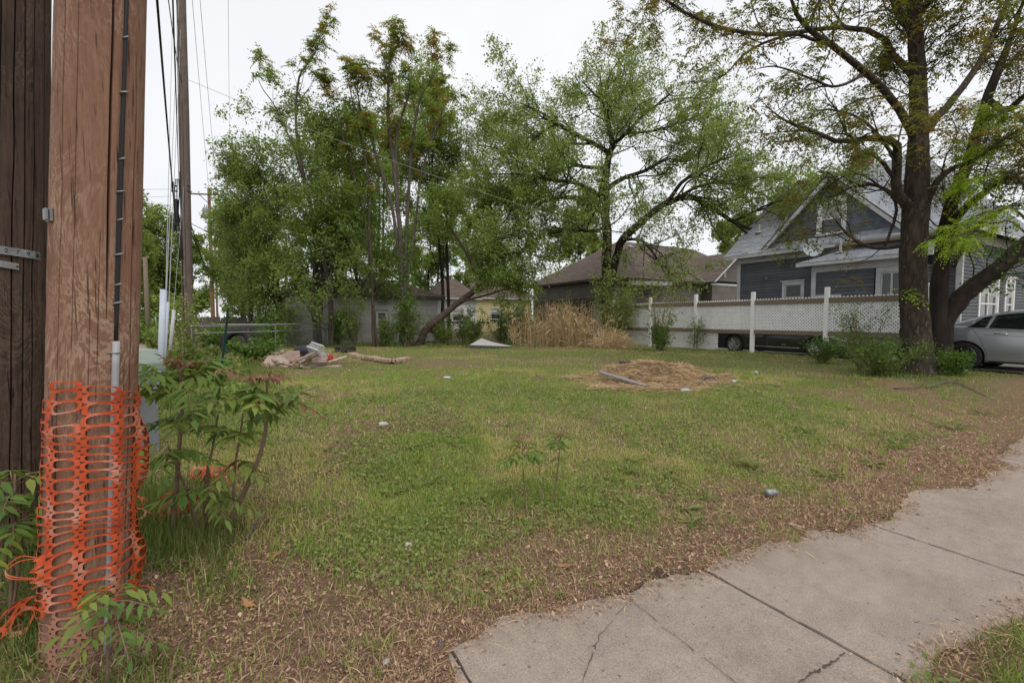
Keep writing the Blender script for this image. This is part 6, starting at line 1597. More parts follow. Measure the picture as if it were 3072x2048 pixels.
shrub('dark thicket under the spreading tree trunk', 1850, 21.5, 3.6, 2.6, 'leaf_fresh', 68, 12, 0.10, 12, twigs=420)
for k, (px, Y, h, w, lm, lb) in enumerate([
        (815, 17.2, 1.2, 1.4, 'leaf_shrub', 'leafy undergrowth between the tyre and the pipe rails'), (630, 15.8, 0.9, 1.3, 'leaf_shrub', 'low weeds bush left of the truck tyre'), (600, 9.0, 0.45, 1.1, 'leaf_shrub', 'leafy weeds behind the T post'), (560, 9.5, 0.8, 1.5, 'leaf_elm_grey', 'straggly weeds by the guy guards'), (770, 12.5, 0.6, 1.3, 'leaf_shrub', 'leafy weeds left of the rubbish pile'), (1545, 23.5, 2.3, 2.2, 'leaf_elm', 'tall bush screening the yellow house'), (1390, 23.0, 1.9, 1.8, 'leaf_elm', 'bush behind the fallen leaning trunk'),

        (790, 19.6, 1.7, 1.9, 'leaf_shrub', 'undergrowth bush at the left end of the chain link fence'), (880, 20.2, 2.0, 1.7, 'leaf_elm', 'dark bush at the foot of the thick leaning elm'),
        (1010, 20.2, 1.5, 0.9, 'leaf_shrub', 'bush in front of the middle of the garage wall'), (1062, 20.6, 2.4, 1.2, 'leaf_fresh', 'yellow green bush left of the garage window'),
        (1160, 20.4, 1.3, 0.9, 'leaf_elm', 'dark bush right of the garage window'), (1225, 20.2, 2.2, 1.4, 'leaf_shrub', 'vine covered bush round the pale ailanthus stems'),
        (1330, 21.0, 1.3, 1.8, 'leaf_elm', 'low dark bush under the leaning trunk'), (1420, 21.2, 1.3, 2.0, 'leaf_elm', 'dark hedge bush behind the grey panel'),
        (1500, 21.8, 1.7, 1.8, 'leaf_shrub', 'bush left of the dry grass clump'), (1580, 22.5, 1.9, 1.6, 'leaf_elm', 'bush behind the left of the dry grass clump'),
        (690, 18.8, 0.9, 1.2, 'leaf_shrub', 'low bush behind the big truck tyre'), (1690, 22.8, 2.4, 1.8, 'leaf_shrub', 'tall bush behind the middle of the dry grass clump')]):
    shrub(lb, px, Y, h, w, lm, 70 + k, 10, 0.085, 10, twigs=230)
shrub('yellow green box elder shoots growing round the lane pole foot', 560, 14.6, 2.3, 1.7, 'leaf_fresh', 90, 12, 0.10, 9, twigs=200)
shrub('green bush by the lane left of the lane pole', 470, 15.5, 1.0, 1.3, 'leaf_fresh', 91, 12, 0.09, 12, twigs=200)
shrub('roadside weeds across the lane by the plank fence', 420, 22.0, 1.3, 3.0, 'leaf_shrub', 92, 14, 0.11, 14, twigs=260)

# ------------------------------------------------------------------ grass, clover, leaf litter
rg = np.random.default_rng(100)
def scatter(n, d0, d1, pw=1.0, az=56):
    a = np.radians(rg.uniform(-az, az, n)); q = rg.random(n)
    d = (d0 ** pw + q * (d1 ** pw - d0 ** pw)) ** (1 / pw)
    return d * np.sin(a), d * np.cos(a)
def bare(x, y):
    u, v = UV(x, y)
    return np.minimum(edge_far(u) - v, v - edge_near(u)) + (fbm(x, y, 0.22, 5, 3) - 0.5) * 0.16
def on_lot(x, y):
    u, v = UV(x, y)
    ok = (bare(x, y) < -0.03) & (v < 23.0) & ~((u < -2.9) & (u > -7) & (v > 3.0)) & ~((u > 14.8) & (v > 2.2) & (v < 16.2) & ((u > 16.1) | (v < 5.4))) & (u < 19)
    ok &= ~((u > 1.3) & (u < 9) & (v > 23))
    return ok & (v > -1.1)
def blades(x, y, h, w, lean, rnd_, name, mat, two=True, zoff=-0.004, parent=None):
    n = len(x); z = gz(x, y) + zoff
    a = rg.uniform(0, 2 * np.pi, n); la = rg.uniform(0, 2 * np.pi, n)
    sx, sy = np.cos(a) * w * 0.5, np.sin(a) * w * 0.5
    lx, ly = np.cos(la) * lean * h, np.sin(la) * lean * h
    zz = np.sqrt(np.maximum(0.05, 1 - np.minimum(lean, 0.97) ** 2)) * h
    b0 = np.stack([x - sx, y - sy, z], 1); b1 = np.stack([x + sx, y + sy, z], 1)
    m0 = np.stack([x - sx * 0.8 + lx * 0.35, y - sy * 0.8 + ly * 0.35, z + zz * 0.6], 1); m1 = np.stack([x + sx * 0.8 + lx * 0.35, y + sy * 0.8 + ly * 0.35, z + zz * 0.6], 1)
    tp = np.stack([x + lx, y + ly, z + zz], 1)
    if two:
        V = np.stack([b0, b1, m1, m0, tp], 1).reshape(-1, 3); k = np.arange(n)[:, None] * 5
        F = np.concatenate([k + [0, 1, 2], k + [0, 2, 3], k + [3, 2, 4]]); r3 = np.tile(rnd_, 3)
    else:
        V = np.stack([b0, b1, tp], 1).reshape(-1, 3); k = np.arange(n)[:, None] * 3; F = k + [0, 1, 2]; r3 = rnd_
    return npmesh(name, V, F, mat, parent, rnd=r3)
# short mown turf: thick where green, thin where bare, with dry blades mixed in
X, Y = [], []
for (n, d0, d1, pw) in ((300000, 1.4, 5.0, 1.3), (200000, 5.0, 11.0, 1.5), (130000, 11.0, 23.5, 1.6)):
    x, y = scatter(n, d0, d1, pw); X.append(x); Y.append(y)
x, y = np.concatenate(X), np.concatenate(Y)
tf = turf_at(x, y); patch = fbm(x, y, 0.55, 81, 3)
thin = 1 - 0.45 * sstep(0.40, 0.58, fbm(x, y, 0.32, 85, 3)) * (1 - sstep(5, 10, np.hypot(x, y)))
keep = on_lot(x, y) & (rg.random(len(x)) < 0.06 + 0.94 * tf * thin * sstep(0.22, 0.55, patch + 0.12))
x, y, tf, patch = x[keep], y[keep], tf[keep], patch[keep]
dist = np.hypot(x, y)
h = (0.018 + 0.045 * rg.random(len(x)) ** 1.7) * (0.7 + 0.8 * patch) * (1 + 0.25 * sstep(8, 18, dist)); w = 0.0028 + 0.0006 * dist
tall = sstep(0.0, 1.2, 1.2 - np.hypot(x + 1.75, y - 2.4)) ; h = h * (1 + 1.1 * tall)
dryn = fbm(x, y, 1.1, 91, 3)
tone = np.clip(rg.random(len(x)) * 0.5 + sstep(0.49, 0.66, dryn) * 0.42 + (rg.random(len(x)) < 0.18) * 0.48, 0, 1)
near = dist < 6
g1 = blades(x[near], y[near], h[near], w[near], rg.uniform(0.1, 0.9, near.sum()), tone[near], 'grass', 'grass_blade'); tag(g1, 'short mixed green and straw coloured grass of the near lot', 'grass', kind='stuff')
g2 = blades(x[~near], y[~near], h[~near] * 1.15, w[~near], rg.uniform(0.1, 0.8, (~near).sum()), tone[~near], 'grass', 'grass_blade', False); tag(g2, 'thin mown grass of the far lot with dry patches', 'grass', kind='stuff')
x, y = scatter(70000, 1.3, 7.0, 1.25, 58); k = on_lot(x, y) & (rg.random(len(x)) < (1 - turf_at(x, y)) * (0.15 + 0.85 * sstep(0.35, 0.6, fbm(x, y, 0.6, 95, 3)))); x, y = x[k], y[k]
o = blades(x, y, 0.03 + 0.09 * rg.random(len(x)) ** 1.5, np.full(len(x), 0.0016) + 0.0006 * np.hypot(x, y), rg.uniform(0.6, 0.97, len(x)), rg.random(len(x)), 'dry_thatch', 'thatch'); tag(o, 'matted dry thatch among the leaf litter', 'dry grass', kind='stuff')
cx, cy = scatter(5200, 1.9, 12.0, 1.35); k = on_lot(cx, cy) & (rg.random(len(cx)) < 0.12 + 0.5 * turf_at(cx, cy)); cx, cy = cx[k], cy[k]
m_ = 16; sp_ = 0.012 + 0.03 * rg.random(len(cx)); x = np.repeat(cx, m_) + rg.normal(size=len(cx) * m_) * np.repeat(sp_, m_); y = np.repeat(cy, m_) + rg.normal(size=len(cx) * m_) * np.repeat(sp_, m_)
hh_ = np.repeat(rg.uniform(0.04, 0.13, len(cx)), m_) * rg.uniform(0.5, 1.1, len(x)); tn_ = np.clip(np.repeat(rg.random(len(cx)) * 0.5, m_) + 0.15 * rg.random(len(x)) + 0.5 * (rg.random(len(x)) < 0.08), 0, 1)
o = blades(x, y, hh_, 0.0028 + 0.0005 * np.hypot(x, y), rg.uniform(0.1, 0.8, len(x)), tn_, 'grass_tufts', 'grass_blade'); tag(o, 'scattered taller tufts of fresh grass', 'grass', kind='stuff')
# taller weeds along poles, fences and the lane
def weed_patch(label, px0, px1, Y0, Y1, n, h0, h1, w0, mat, lean=0.5):
    a = rg.uniform(0, 1, n); yy = rg.uniform(Y0, Y1, n); xx = (px0 + (px1 - px0) * a - 1536) / FPX * yy
    sc_ = 0.25 + 0.03 * Y0; k = (bare(xx, yy) < -0.05) & (vnoise(xx, yy, sc_, 5) > 0.30 + 0.35 * np.maximum(np.abs(a - .5), np.abs((yy - Y0) / (Y1 - Y0) - .5))); xx, yy, a = xx[k], yy[k], a[k]
    edge = np.clip(1.25 - 1.9 * np.maximum(np.abs(a - .5), np.abs((yy - Y0) / (Y1 - Y0) - .5)) , 0.2, 1)
    hh = (h0 + (h1 - h0) * rg.random(len(xx)) ** 1.6) * (0.25 + 1.0 * fbm(xx, yy, sc_ * 2.2, 7, 3)) * edge
    o = blades(xx, yy, hh, np.full(len(xx), w0) * rg.uniform(0.6, 1.3, len(xx)), rg.uniform(0.05, lean, len(xx)), rg.random(len(xx)), 'tall_grass', mat)
    return tag(o, label, 'tall grass', kind='stuff')
weed_patch('tall grass round the foot of the netted pole', -80, 560, 1.75, 3.4, 9000, 0.12, 0.36, 0.005, 'weed_blade', 0.75)
weed_patch('tall grass under the sapling clump', 300, 760, 2.2, 3.8, 6500, 0.10, 0.34, 0.004, 'weed_blade', 0.6)
weed_patch('waist high green weeds round the truck tyre and T post', 500, 860, 7.0, 15.0, 9000, 0.12, 0.46, 0.011, 'weed_blade', 0.6)
weed_patch('weeds along the lane edge behind the cabinet', 380, 640, 4.6, 9.0, 6000, 0.2, 0.55, 0.011, 'weed_blade', 0.6)
weed_patch('weeds at the foot of the chain link fence', 690, 1430, 19.2, 21.6, 8000, 0.15, 0.6, 0.018, 'weed_blade', 0.6)
weed_patch('weeds under the lattice fence', 1850, 2480, 14.0, 20.0, 6000, 0.06, 0.24, 0.012, 'weed_blade', 0.5)
weed_patch('grass tufts at the foot of the big tree', 2400, 3000, 8.5, 10.8, 4500, 0.06, 0.26, 0.007, 'weed_blade', 0.6)
weed_patch('grass tuft at the lower right by the pavement', 2960, 3200, 1.6, 2.3, 800, 0.05, 0.18, 0.004, 'weed_blade', 0.8)
# clover and small broad weeds lying low
def flakes(x, y, size, zlo, zhi, tilt, rnd_, name, mat, width=0.6, parent=None):
    n = len(x); z = gz(x, y); uu, vv_ = UV(x, y); z = np.where((vv_ > SLAB_V0) & (vv_ < SLAB_V1) & (uu < 16.9), np.maximum(z, 0.003), z) + rg.uniform(zlo, zhi, n)
    a = rg.uniform(0, 2 * np.pi, n)
    d = nrm(np.stack([np.cos(a), np.sin(a), rg.normal(size=n) * tilt], 1)); s = nrm(np.cross(d, np.stack([rg.normal(size=n) * tilt, rg.normal(size=n) * tilt, np.ones(n)], 1)))
    p = np.stack([x, y, z], 1); l = size[:, None]; wd = np.asarray(width)
    up = np.array([0, 0, 1.0])
    V = np.stack([p, p + d * l * 0.5 + s * l * 0.5 * wd + up * l * 0.10, p + d * l + up * l * rg.uniform(-0.1, 0.2, (n, 1)), p + d * l * 0.5 - s * l * 0.5 * wd + up * l * 0.10], 1)
    v, f, r = quads_of(V, rnd_); return npmesh(name, v, f, mat, parent, rnd=r)
x, y = scatter(105000, 2.2, 9.0, 1.4); pt = fbm(x, y, 0.7, 83, 3); k = on_lot(x, y) & (turf_at(x, y) > 0.15) & (pt > 0.42 + 0.24 * rg.random(len(x))); x, y = x[k], y[k]
o = flakes(x, y, rg.uniform(0.012, 0.03, len(x)) * (1 + 0.05 * np.hypot(x, y)), 0.005, 0.055, 0.5, rg.random(len(x)), 'clover', 'clover_leaf', 0.75); tag(o, 'low clover and broad leaved weeds in patches', 'clover', kind='stuff')
# dead leaves
x, y = scatter(360000, 1.3, 8.5, 1.25, 58); tf = turf_at(x, y); bb = bare(x, y); u_, v_ = UV(x, y)
k = (bb < 0.10 * rg.random(len(x)) ** 3) & (v_ > -0.2) & (v_ < 9) & (rg.random(len(x)) < np.clip(1.0 - tf * 0.75, 0.05, 1) * (0.35 + 0.65 * sstep(0.3, 0.6, fbm(x, y, 0.5, 12)))) & (on_lot(x, y) | (bb > -0.06)); x, y = x[k], y[k]
o = flakes(x, y, 0.007 + 0.021 * rg.random(len(x)) ** 2.4 * (1 + 0.06 * np.hypot(x, y)), 0.0, 0.014, 0.6, rg.random(len(x)), 'leaf_litter', 'dead_leaf', (0.12 + 0.6 * rg.random(len(x)))[:, None]); tag(o, 'brown crushed leaf litter along the pavement', 'leaf litter', kind='stuff')
x, y = scatter(30000, 1.3, 12, 1.3, 58); k = (bare(x, y) < 0.03 + 0.08 * rg.random(len(x)) ** 3) & (rg.random(len(x)) < 0.25 + 0.75 * (1 - turf_at(x, y))) & (on_lot(x, y) | (bare(x, y) > -0.06)); x, y = x[k], y[k]
o = flakes(x, y, 0.025 + 0.12 * rg.random(len(x)) ** 2.5, 0.004, 0.022, 0.14, np.clip(rg.random(len(x)) * 0.5 + 0.45 * (rg.random(len(x)) < 0.5), 0, 1), 'straw_bits', 'straw', (0.0012 + 0.0006 * np.hypot(x, y))[:, None] / 0.08); tag(o, 'loose straw and dry grass stems scattered over the ground', 'straw', kind='stuff')
# crumbs blown onto the pavement
x, y = scatter(1500, 1.7, 6.5, 1.3, 58); k = (bare(x, y) > 0.02) & (rg.random(len(x)) < np.exp(-np.maximum(0, bare(x, y)) * 4) + 0.12); x, y = x[k], y[k]
n = len(x); a = rg.uniform(0, 6.28, n); l = rg.uniform(0.003, 0.014, n)
V = np.stack([np.stack([x, y, np.full(n, 0.006)], 1), np.stack([x + np.cos(a) * l - np.sin(a) * l * .3, y + np.sin(a) * l + np.cos(a) * l * .3, np.full(n, 0.010)], 1), np.stack([x + np.cos(a) * l * 2, y + np.sin(a) * l * 2, np.full(n, 0.006)], 1), np.stack([x + np.cos(a) * l + np.sin(a) * l * .3, y + np.sin(a) * l - np.cos(a) * l * .3, np.full(n, 0.012)], 1)], 1)
v, f, r = quads_of(V, rg.random(n)); o = npmesh('leaf_crumbs', v, f, 'dead_leaf', rnd=r); tag(o, 'bits of dry leaf blown onto the pavement', 'leaf litter', kind='stuff')

# ------------------------------------------------------------------ single fallen leaves, sticks, weeds
def leaf_shape(o_name, label, loc, size, rz, seed, mat='dead_leaf_orange', group='large fallen leaves'):
    rr = random.Random(seed); m = MB(); n = 11; c = (0, 0, 0.004); pts = []
    for k in range(n):
        a = 6.283 * k / n; rad = size * (0.5 if k % 2 else 0.95) * rr.uniform(0.8, 1.1) * (0.7 if abs(math.sin(a)) > 0.7 else 1.0)
        pts.append((rad * math.cos(a), rad * math.sin(a) * 0.75, 0.006 + rr.uniform(0, 0.35) * rad))
    m.add([c] + pts, [(0, 1 + k, 1 + (k + 1) % n) for k in range(n)], rr.random())
    m.tube([(0, 0, 0.005), (-size * 1.3, 0.01, 0.008)], 0.0015, 4)
    o = m.build(o_name, mat, None); o.location = loc; o.rotation_euler = (rr.uniform(-0.2, 0.2), rr.uniform(-0.2, 0.2), rz)
    return tag(o, label, 'leaf', group)
for k, (px, py, s, near_) in enumerate([(1690, 1705, 0.055, 'just above the pavement edge'), (830, 1672, 0.06, 'right of the sapling clump'), (745, 1820, 0.06, 'in the brown litter left of the pavement'), (1998, 1493, 0.055, 'among sparse grass near the long weed leaf'), (1560, 1555, 0.045, 'under the two small saplings'), (2005, 1680, 0.03, 'caught at the scalloped pavement edge'), (1650, 1590, 0.05, 'beside the dry twigs below the saplings'), (2887, 1252, 0.06, 'lying near the grass tufts by the drive'), (1465, 1630, 0.04, 'left of the small saplings'), (2175, 1228, 0.05, 'in the thin grass by the straw heap')]):
    p = GP(px, py); leaf_shape('fallen_leaf', 'large curled orange brown leaf ' + near_, (p.x, p.y, p.z + 0.012), s, k * 1.3, k)
def stick(label, pts, r, mat='driftwood', name='stick', group='fallen sticks'):
    P = [GP(*q[:2]) + Vector((0, 0, (q[2] if len(q) > 2 else 0.012))) for q in pts]; b = P[0].copy()
    m = MB(); m.tube([Vector(q) for q in crspline([tuple(p - b) for p in P], 10)], [r * (1 - 0.55 * i / 9) for i in range(10)], 6)
    o = m.build(name, mat, None, smooth=True); o.location = b; return tag(o, label, 'stick', group)
stick('forked bare stick standing in grass right of the saplings', [(738, 1628, .03), (770, 1590, .05), (796, 1562, .09)], 0.010)
stick('thin bent dry stick lying left of the pale stone', [(1012, 1520), (1022, 1590), (1035, 1630), (1050, 1668)], 0.004, 'weathered_wood')
stick('thin curved dark twig lying across the farther slab', [(2800, 1545), (2855, 1560), (2905, 1566), (2935, 1578)], 0.004, 'dark_wood')
stick('pale split wood sliver on the pavement edge', [(2365, 1575), (2415, 1588)], 0.012, 'board_pink')
stick('pale dry stem arching over litter at the pavement edge', [(2230, 1650), (2260, 1632, .04), (2305, 1620)], 0.005, 'weathered_wood')
stick('short dark twig on the slab by the first joint', [(2257, 1685), (2268, 1694)], 0.005, 'dark_wood')
stick('long straw coloured stem lying across the lot', [(1020, 1405), (900, 1440), (790, 1480)], 0.005, 'weathered_wood')
stick('second long straw stem by the sapling clump', [(1290, 1300), (1080, 1345), (960, 1395)], 0.005, 'weathered_wood')
stick('dry twig among leaf litter below the small saplings', [(1330, 1720), (1420, 1685), (1500, 1665)], 0.005, 'weathered_wood')
stick('dry branch lying by the base of the big tree', [(2680, 1165), (2760, 1150, .06), (2800, 1120, .12)], 0.014, 'driftwood')
stick('grey bent branch lying in front of the drive', [(2780, 1150), (2860, 1145, .04), (2960, 1160)], 0.018, 'driftwood')
def weed(label, px, py, size, seed, n=9, mat='weed_blade', upr=0.5, wid=0.22):
    size *= 1.3
    p = GP(px, py); rr = np.random.default_rng(seed); t = thing('broadleaf_weed', label, 'weed', (p.x, p.y, p.z), 0, 'broadleaf weeds in the lot')
    first = None
    for k in range(n):
        a = 6.283 * k / n + rr.normal() * 0.3; L = size * rr.uniform(0.6, 1.1); u_ = upr * rr.uniform(0.4, 1.3); vv = []
        for i, (s, w_) in enumerate(((0.0, 0.10), (0.35, 0.6), (0.7, 1.0), (1.0, 0.05))):
            q = Vector((math.cos(a) * L * s, math.sin(a) * L * s, 0.01 + L * u_ * (s - 0.55 * s * s))); sd = Vector((-math.sin(a), math.cos(a), 0)) * (L * wid * 0.5 * w_)
            vv += [q - sd, q + Vector((0, 0, -0.06 * L * w_)), q + sd]
        ff = [(3 * i + j, 3 * i + j + 1, 3 * i + 4 + j, 3 * i + 3 + j) for i in range(3) for j in range(2)]
        MB().add(vv, ff, float(rr.random())).build('leaf', mat, t, smooth=True)
    return t
wp = [(1745, 1255, .12), (1520, 1277, .09), (1905, 1385, .12), (1885, 1420, .10), (1840, 1440, .09), (1990, 1425, .14), (1820, 1520, .09), (2060, 1530, .12), (2075, 1570, .13), (2420, 1300, .15), (2560, 1230, .13), (2870, 1290, .17), (2950, 1245, .15), (2620, 1395, .13), (2480, 1430, .14), (2250, 1400, .12), (1680, 1430, .08), (1420, 1500, .08), (1300, 1450, .10), (1180, 1480, .09), (2330, 1160, .12), (2700, 1345, .12), (2130, 1500, .10), (1230, 1345, .09), (1240, 1390, .08)]
wl_ = ['right of the dry bent stem in mid lot', 'left of the taller small sapling top', 'topmost of three rosettes right of the shorter sapling', 'middle one of three rosettes right of the shorter sapling', 'smallest of three rosettes right of the shorter sapling', 'wide rosette below the straw heap', 'beside the shorter sapling stem', 'above the long fallen weed leaf', 'with one long leaf trailing to the pavement', 'below the lone white bottle', 'halfway between straw heap and drive', 'upright tuft nearest the drive', 'upright tuft under the orange leaf by the drive', 'flat rosette in litter beside the far slabs', 'flat rosette above the drink can', 'small one right of the rosette group', 'tucked behind the shorter sapling', 'in the clover left of the small saplings', 'in the clover below the seed heads, the larger', 'in the clover below the seed heads, the smaller', 'right of the white bottles', 'in brown litter above the far slabs', 'between drink can and small saplings', 'just above the long straw stems', 'just below the long straw stems']
for k, (px, py, s) in enumerate(wp):
    weed('green broad leaved weed ' + wl_[k], px, py, s, 300 + k, 8 + k % 5, upr=0.9 if k % 3 == 0 else 0.45, wid=0.26 if k % 2 else 0.16)
for k, (px, py, lb) in enumerate([(1046, 1240, 'dandelion seed head on a thin stem, left of its pair'), (1150, 1222, 'dandelion seed head on a thin stem above the white wrapper')]):
    p = GP(px, py + 40); t = thing('dandelion', lb, 'dandelion', (p.x, p.y, p.z))
    m = MB(); m.tube([(0, 0, 0), (0.01, 0, 0.09), (0, 0, 0.17)], 0.002, 5); m.build('stem', 'post_green', t)
    rr = np.random.default_rng(k); d = nrm(rr.normal(size=(160, 3))) * 0.022; s = nrm(np.cross(d, rr.normal(size=(160, 3)))) * 0.004; c = np.array([0, 0, 0.18])
    V = np.stack([c + d * 0.1, c + d - s, c + d * 1.1, c + d + s], 1); v, f, r = quads_of(V, rr.random(160)); npmesh('seed_head', v, f, 'plastic_white', t)

# ------------------------------------------------------------------ ailanthus saplings near the camera
def compound_leaf(parent, base, d, L, rr, pairs=6, leaf=0.09, width=0.34, droop=0.45, mat='leaf_sapling', red=0.0, name='leaf'):
    base, d = Vector(base), Vector(d).normalized(); side = d.cross(Vector((0, 0, 1)));
    side = side.normalized() if side.length > 0.05 else Vector((1, 0, 0))
    m = MB(); tone = rr.random()
    wv_ = rr.uniform(-0.22, 0.22); droop = droop * rr.uniform(0.7, 1.6)
    ax = lambda t: base + d * (L * t) + side * (wv_ * L * t * t) + Vector((0, 0, -droop * L * t * t))
    def blade(p, dd, l, w, tn):
        dd = dd.normalized(); s = dd.cross(Vector((0, 0, 1)) + Vector((rr.uniform(-.3, .3), rr.uniform(-.3, .3), 0))).normalized(); n_ = s.cross(dd).normalized()
        if n_.z < 0: n_ = -n_
        vv = [p]
        for (q, ww, sg) in ((0.28, 0.85, 0.02), (0.60, 0.80, 0.0), (0.84, 0.40, -0.05)):
            c = p + dd * (l * q) - Vector((0, 0, 0.18 * l * q * q))
            vv += [c - s * (w * ww * 0.5) + n_ * (0.10 * w), c, c + s * (w * ww * 0.5) + n_ * (0.10 * w)]
        vv.append(p + dd * l - Vector((0, 0, 0.26 * l)))
        ff = [(0, 1, 2), (0, 2, 3)] + [(1 + 3 * i + j, 4 + 3 * i + j, 5 + 3 * i + j, 2 + 3 * i + j) for i in (0, 1) for j in (0, 1)] + [(7, 10, 8), (8, 10, 9)]
        m.add(vv, ff, tn)
    for k in range(pairs):
        t = 0.22 + 0.74 * k / max(1, pairs - 0.5)
        for sg in (-1, 1):
            dd = side * sg * 0.9 + d * 0.42 + Vector((rr.uniform(-.3, .3), rr.uniform(-.3, .3), -0.25 - 0.6 * rr.random()))
            blade(ax(t), dd, leaf * (1.08 - 0.4 * t) * rr.uniform(0.85, 1.1), leaf * width * (1.05 - 0.3 * t), min(1, max(0, tone * 0.6 + rr.random() * 0.4)))
    blade(ax(1.0), d + Vector((0, 0, -droop)), leaf * 0.8, leaf * width * 0.8, tone)
    o = m.build(name, mat, parent, smooth=True)
    r_ = MB(); r_.tube([ax(t) for t in (0, 0.3, 0.6, 0.85, 1.0)], [0.0028, 0.0024, 0.002, 0.0015, 0.001], 5); r_.build('rib', 'stem_brown' if red < 0.5 else 'stem_red', o, smooth=True)
    return o
pmat('stem_red', (0.20, 0.055, 0.045), (0.13, 0.05, 0.035), 20, 0.6)
def sapling(label, Yd, stems, leaflist, seed, name='ailanthus_sapling', group=None, shaded=False):
    """stems: list of [(px,py,r,dY)...]; leaflist: (px,py,dY, dirx,diry,dirz, length, pairs, leaflet, mat)."""
    p = PX(stems[0][0][0], stems[0][0][1], Yd); g0 = G(p.x, p.y)
    t = thing(name, label, 'sapling', (p.x, p.y, g0)); b = Vector((p.x, p.y, g0)); rr = random.Random(seed)
    for s in stems:
        pts = [PX(q[0], q[1], Yd + (q[3] if len(q) > 3 else 0)) - b for q in s]
        if s is stems[0] or len(s[0]) > 4: pts[0].z = min(pts[0].z, -0.02)
        sm = crspline([(*q, w[2]) for q, w in zip(pts, s)], 16)
        m = MB(); m.tube([Vector(q[:3]) for q in sm], [max(0.0025, q[3]) for q in sm], 8); m.build('stem', 'stem_brown', t, smooth=True)
    for q in leaflist:
        px, py, dy, dx_, dyy, dz_, L, pr, lf, mt = q
        compound_leaf(t, PX(px, py, Yd + dy) - b, (dx_, dyy, dz_), L, rr, pr, lf, 0.36, 0.45, mt, 0.8 if mt == 'leaf_red' else rr.random())
    return t
LS, LRd = 'leaf_sapling', 'leaf_red'
rr = random.Random(77)
big = []
def crown_of(px, py, dy, n, L, leaf, up0=0.25, mats=(LS,), pr=6):
    for k in range(n):
        a = 6.283 * k / n + rr.uniform(-0.4, 0.4)
        big.append((px + rr.uniform(-12, 12), py + rr.uniform(-10, 50), dy, math.cos(a), math.sin(a) * 0.9, up0 + rr.uniform(-0.2, 0.35), L * rr.uniform(0.7, 1.1), pr, leaf * rr.uniform(0.85, 1.15), mats[k % len(mats)]))
crown_of(540, 1150, 0.0, 8, 0.45, 0.15, 0.6, pr=7); crown_of(560, 1260, 0.05, 4, 0.36, 0.13, 0.25)
crown_of(800, 1190, 0.0, 8, 0.36, 0.13, 0.55, pr=7); crown_of(720, 1270, 0.1, 4, 0.32, 0.125, 0.35); crown_of(500, 1330, -0.1, 5, 0.28, 0.12)
crown_of(622, 1430, 0.0, 6, 0.28, 0.11, 0.0); crown_of(650, 1200, 0.15, 5, 0.36, 0.12, 0.5); crown_of(705, 1370, 0.0, 3, 0.24, 0.11, -0.1)
for a_ in range(6):
    big.append((548, 1105, 0, .55 * math.cos(a_), .55 * math.sin(a_), 0.75, 0.17, 5, 0.075, LRd)); big.append((802, 1140, 0, .7 * math.cos(a_ + .5), .7 * math.sin(a_ + .5), 0.6, 0.18, 5, 0.075, LRd))
big += [(540, 1170, -.05, -0.95, -0.1, 0.45, 0.46, 8, 0.115, LS), (560, 1180, 0, 0.8, 0.1, 0.85, 0.48, 8, 0.10, LS), (640, 1110, 0, 0.9, 0, 0.35, 0.22, 5, 0.075, LRd), (800, 1200, 0, 1.0, -0.1, 0.30, 0.38, 8, 0.085, LRd), (540, 1150, 0, -0.5, -.5, 0.9, 0.40, 7, 0.11, LS), (800, 1180, 0, -0.5, -.5, 0.8, 0.36, 7, 0.10, LS)]
sapling('clump of young ailanthus with drooping compound leaves and reddish tips beside the netted pole', 2.9, [
    [(508, 1720, .017), (522, 1560, .015), (535, 1380, .013), (546, 1220, .010), (548, 1090, .005)],
    [(635, 1690, .020, .05, 1), (690, 1560, .018, .05), (745, 1450, .016, .03), (790, 1330, .013), (800, 1230, .010), (802, 1125, .005)],
    [(600, 1690, .010, .05, 1), (588, 1560, .009), (560, 1470, .008), (530, 1400, .007, -.05), (505, 1340, .005, -.1)],
    [(612, 1690, .010, .1, 1), (620, 1560, .009, .1), (625, 1450, .008, .05), (622, 1380, .005)],
    [(700, 1500, .008, .05), (705, 1400, .008, .08), (722, 1300, .006, .1), (728, 1240, .004, .1)],
    [(545, 1300, .007), (600, 1260, .006, .1), (650, 1210, .004, .15)],
    [(640, 1690, .011, .15, 1), (612, 1500, .009, .1), (640, 1330, .007, .1), (655, 1240, .005, .12)],
], big, 5)
big = []
crown_of(40, 1440, 0.0, 9, 0.30, 0.10, 0.3, pr=5); crown_of(70, 1530, -0.05, 8, 0.26, 0.10, 0.1, pr=5); crown_of(20, 1590, 0.0, 6, 0.24, 0.09, 0.0, pr=5)
sapling('leafy ailanthus shoot growing in front of the old dark pole', 2.12, [[(30, 1900, .009), (38, 1700, .008), (45, 1540, .007), (45, 1420, .004)], [(30, 1900, .007, 0, 1), (60, 1680, .006), (75, 1540, .004)]], big, 6)
big = []
crown_of(330, 1780, 0.0, 7, 0.20, 0.075, 0.25, pr=4); crown_of(345, 1850, -0.02, 6, 0.17, 0.07, 0.0, pr=4)
sapling('small ailanthus seedling at the foot of the orange netting', 1.82, [[(318, 1990, .006), (325, 1890, .005), (332, 1790, .003)]], big, 7)
big = []
crown_of(580, 1690, 0.0, 6, 0.20, 0.075, 0.1, pr=4); crown_of(640, 1710, 0.05, 5, 0.18, 0.07, 0.0, pr=4)
sapling('low leafy shoots at the foot of the sapling clump', 2.62, [[(600, 1760, .006), (595, 1720, .005), (590, 1690, .003)]], big, 8)
big = []
crown_of(1567, 1330, 0.0, 9, 0.22, 0.085, 0.35, pr=4); crown_of(1570, 1370, 0.0, 5, 0.17, 0.08, 0.0, pr=3)
big += [(1565, 1318, 0, .6 * math.cos(a), .6 * math.sin(a), 0.7, 0.10, 3, 0.04, LRd) for a in (0.5, 2.6, 4.4)]
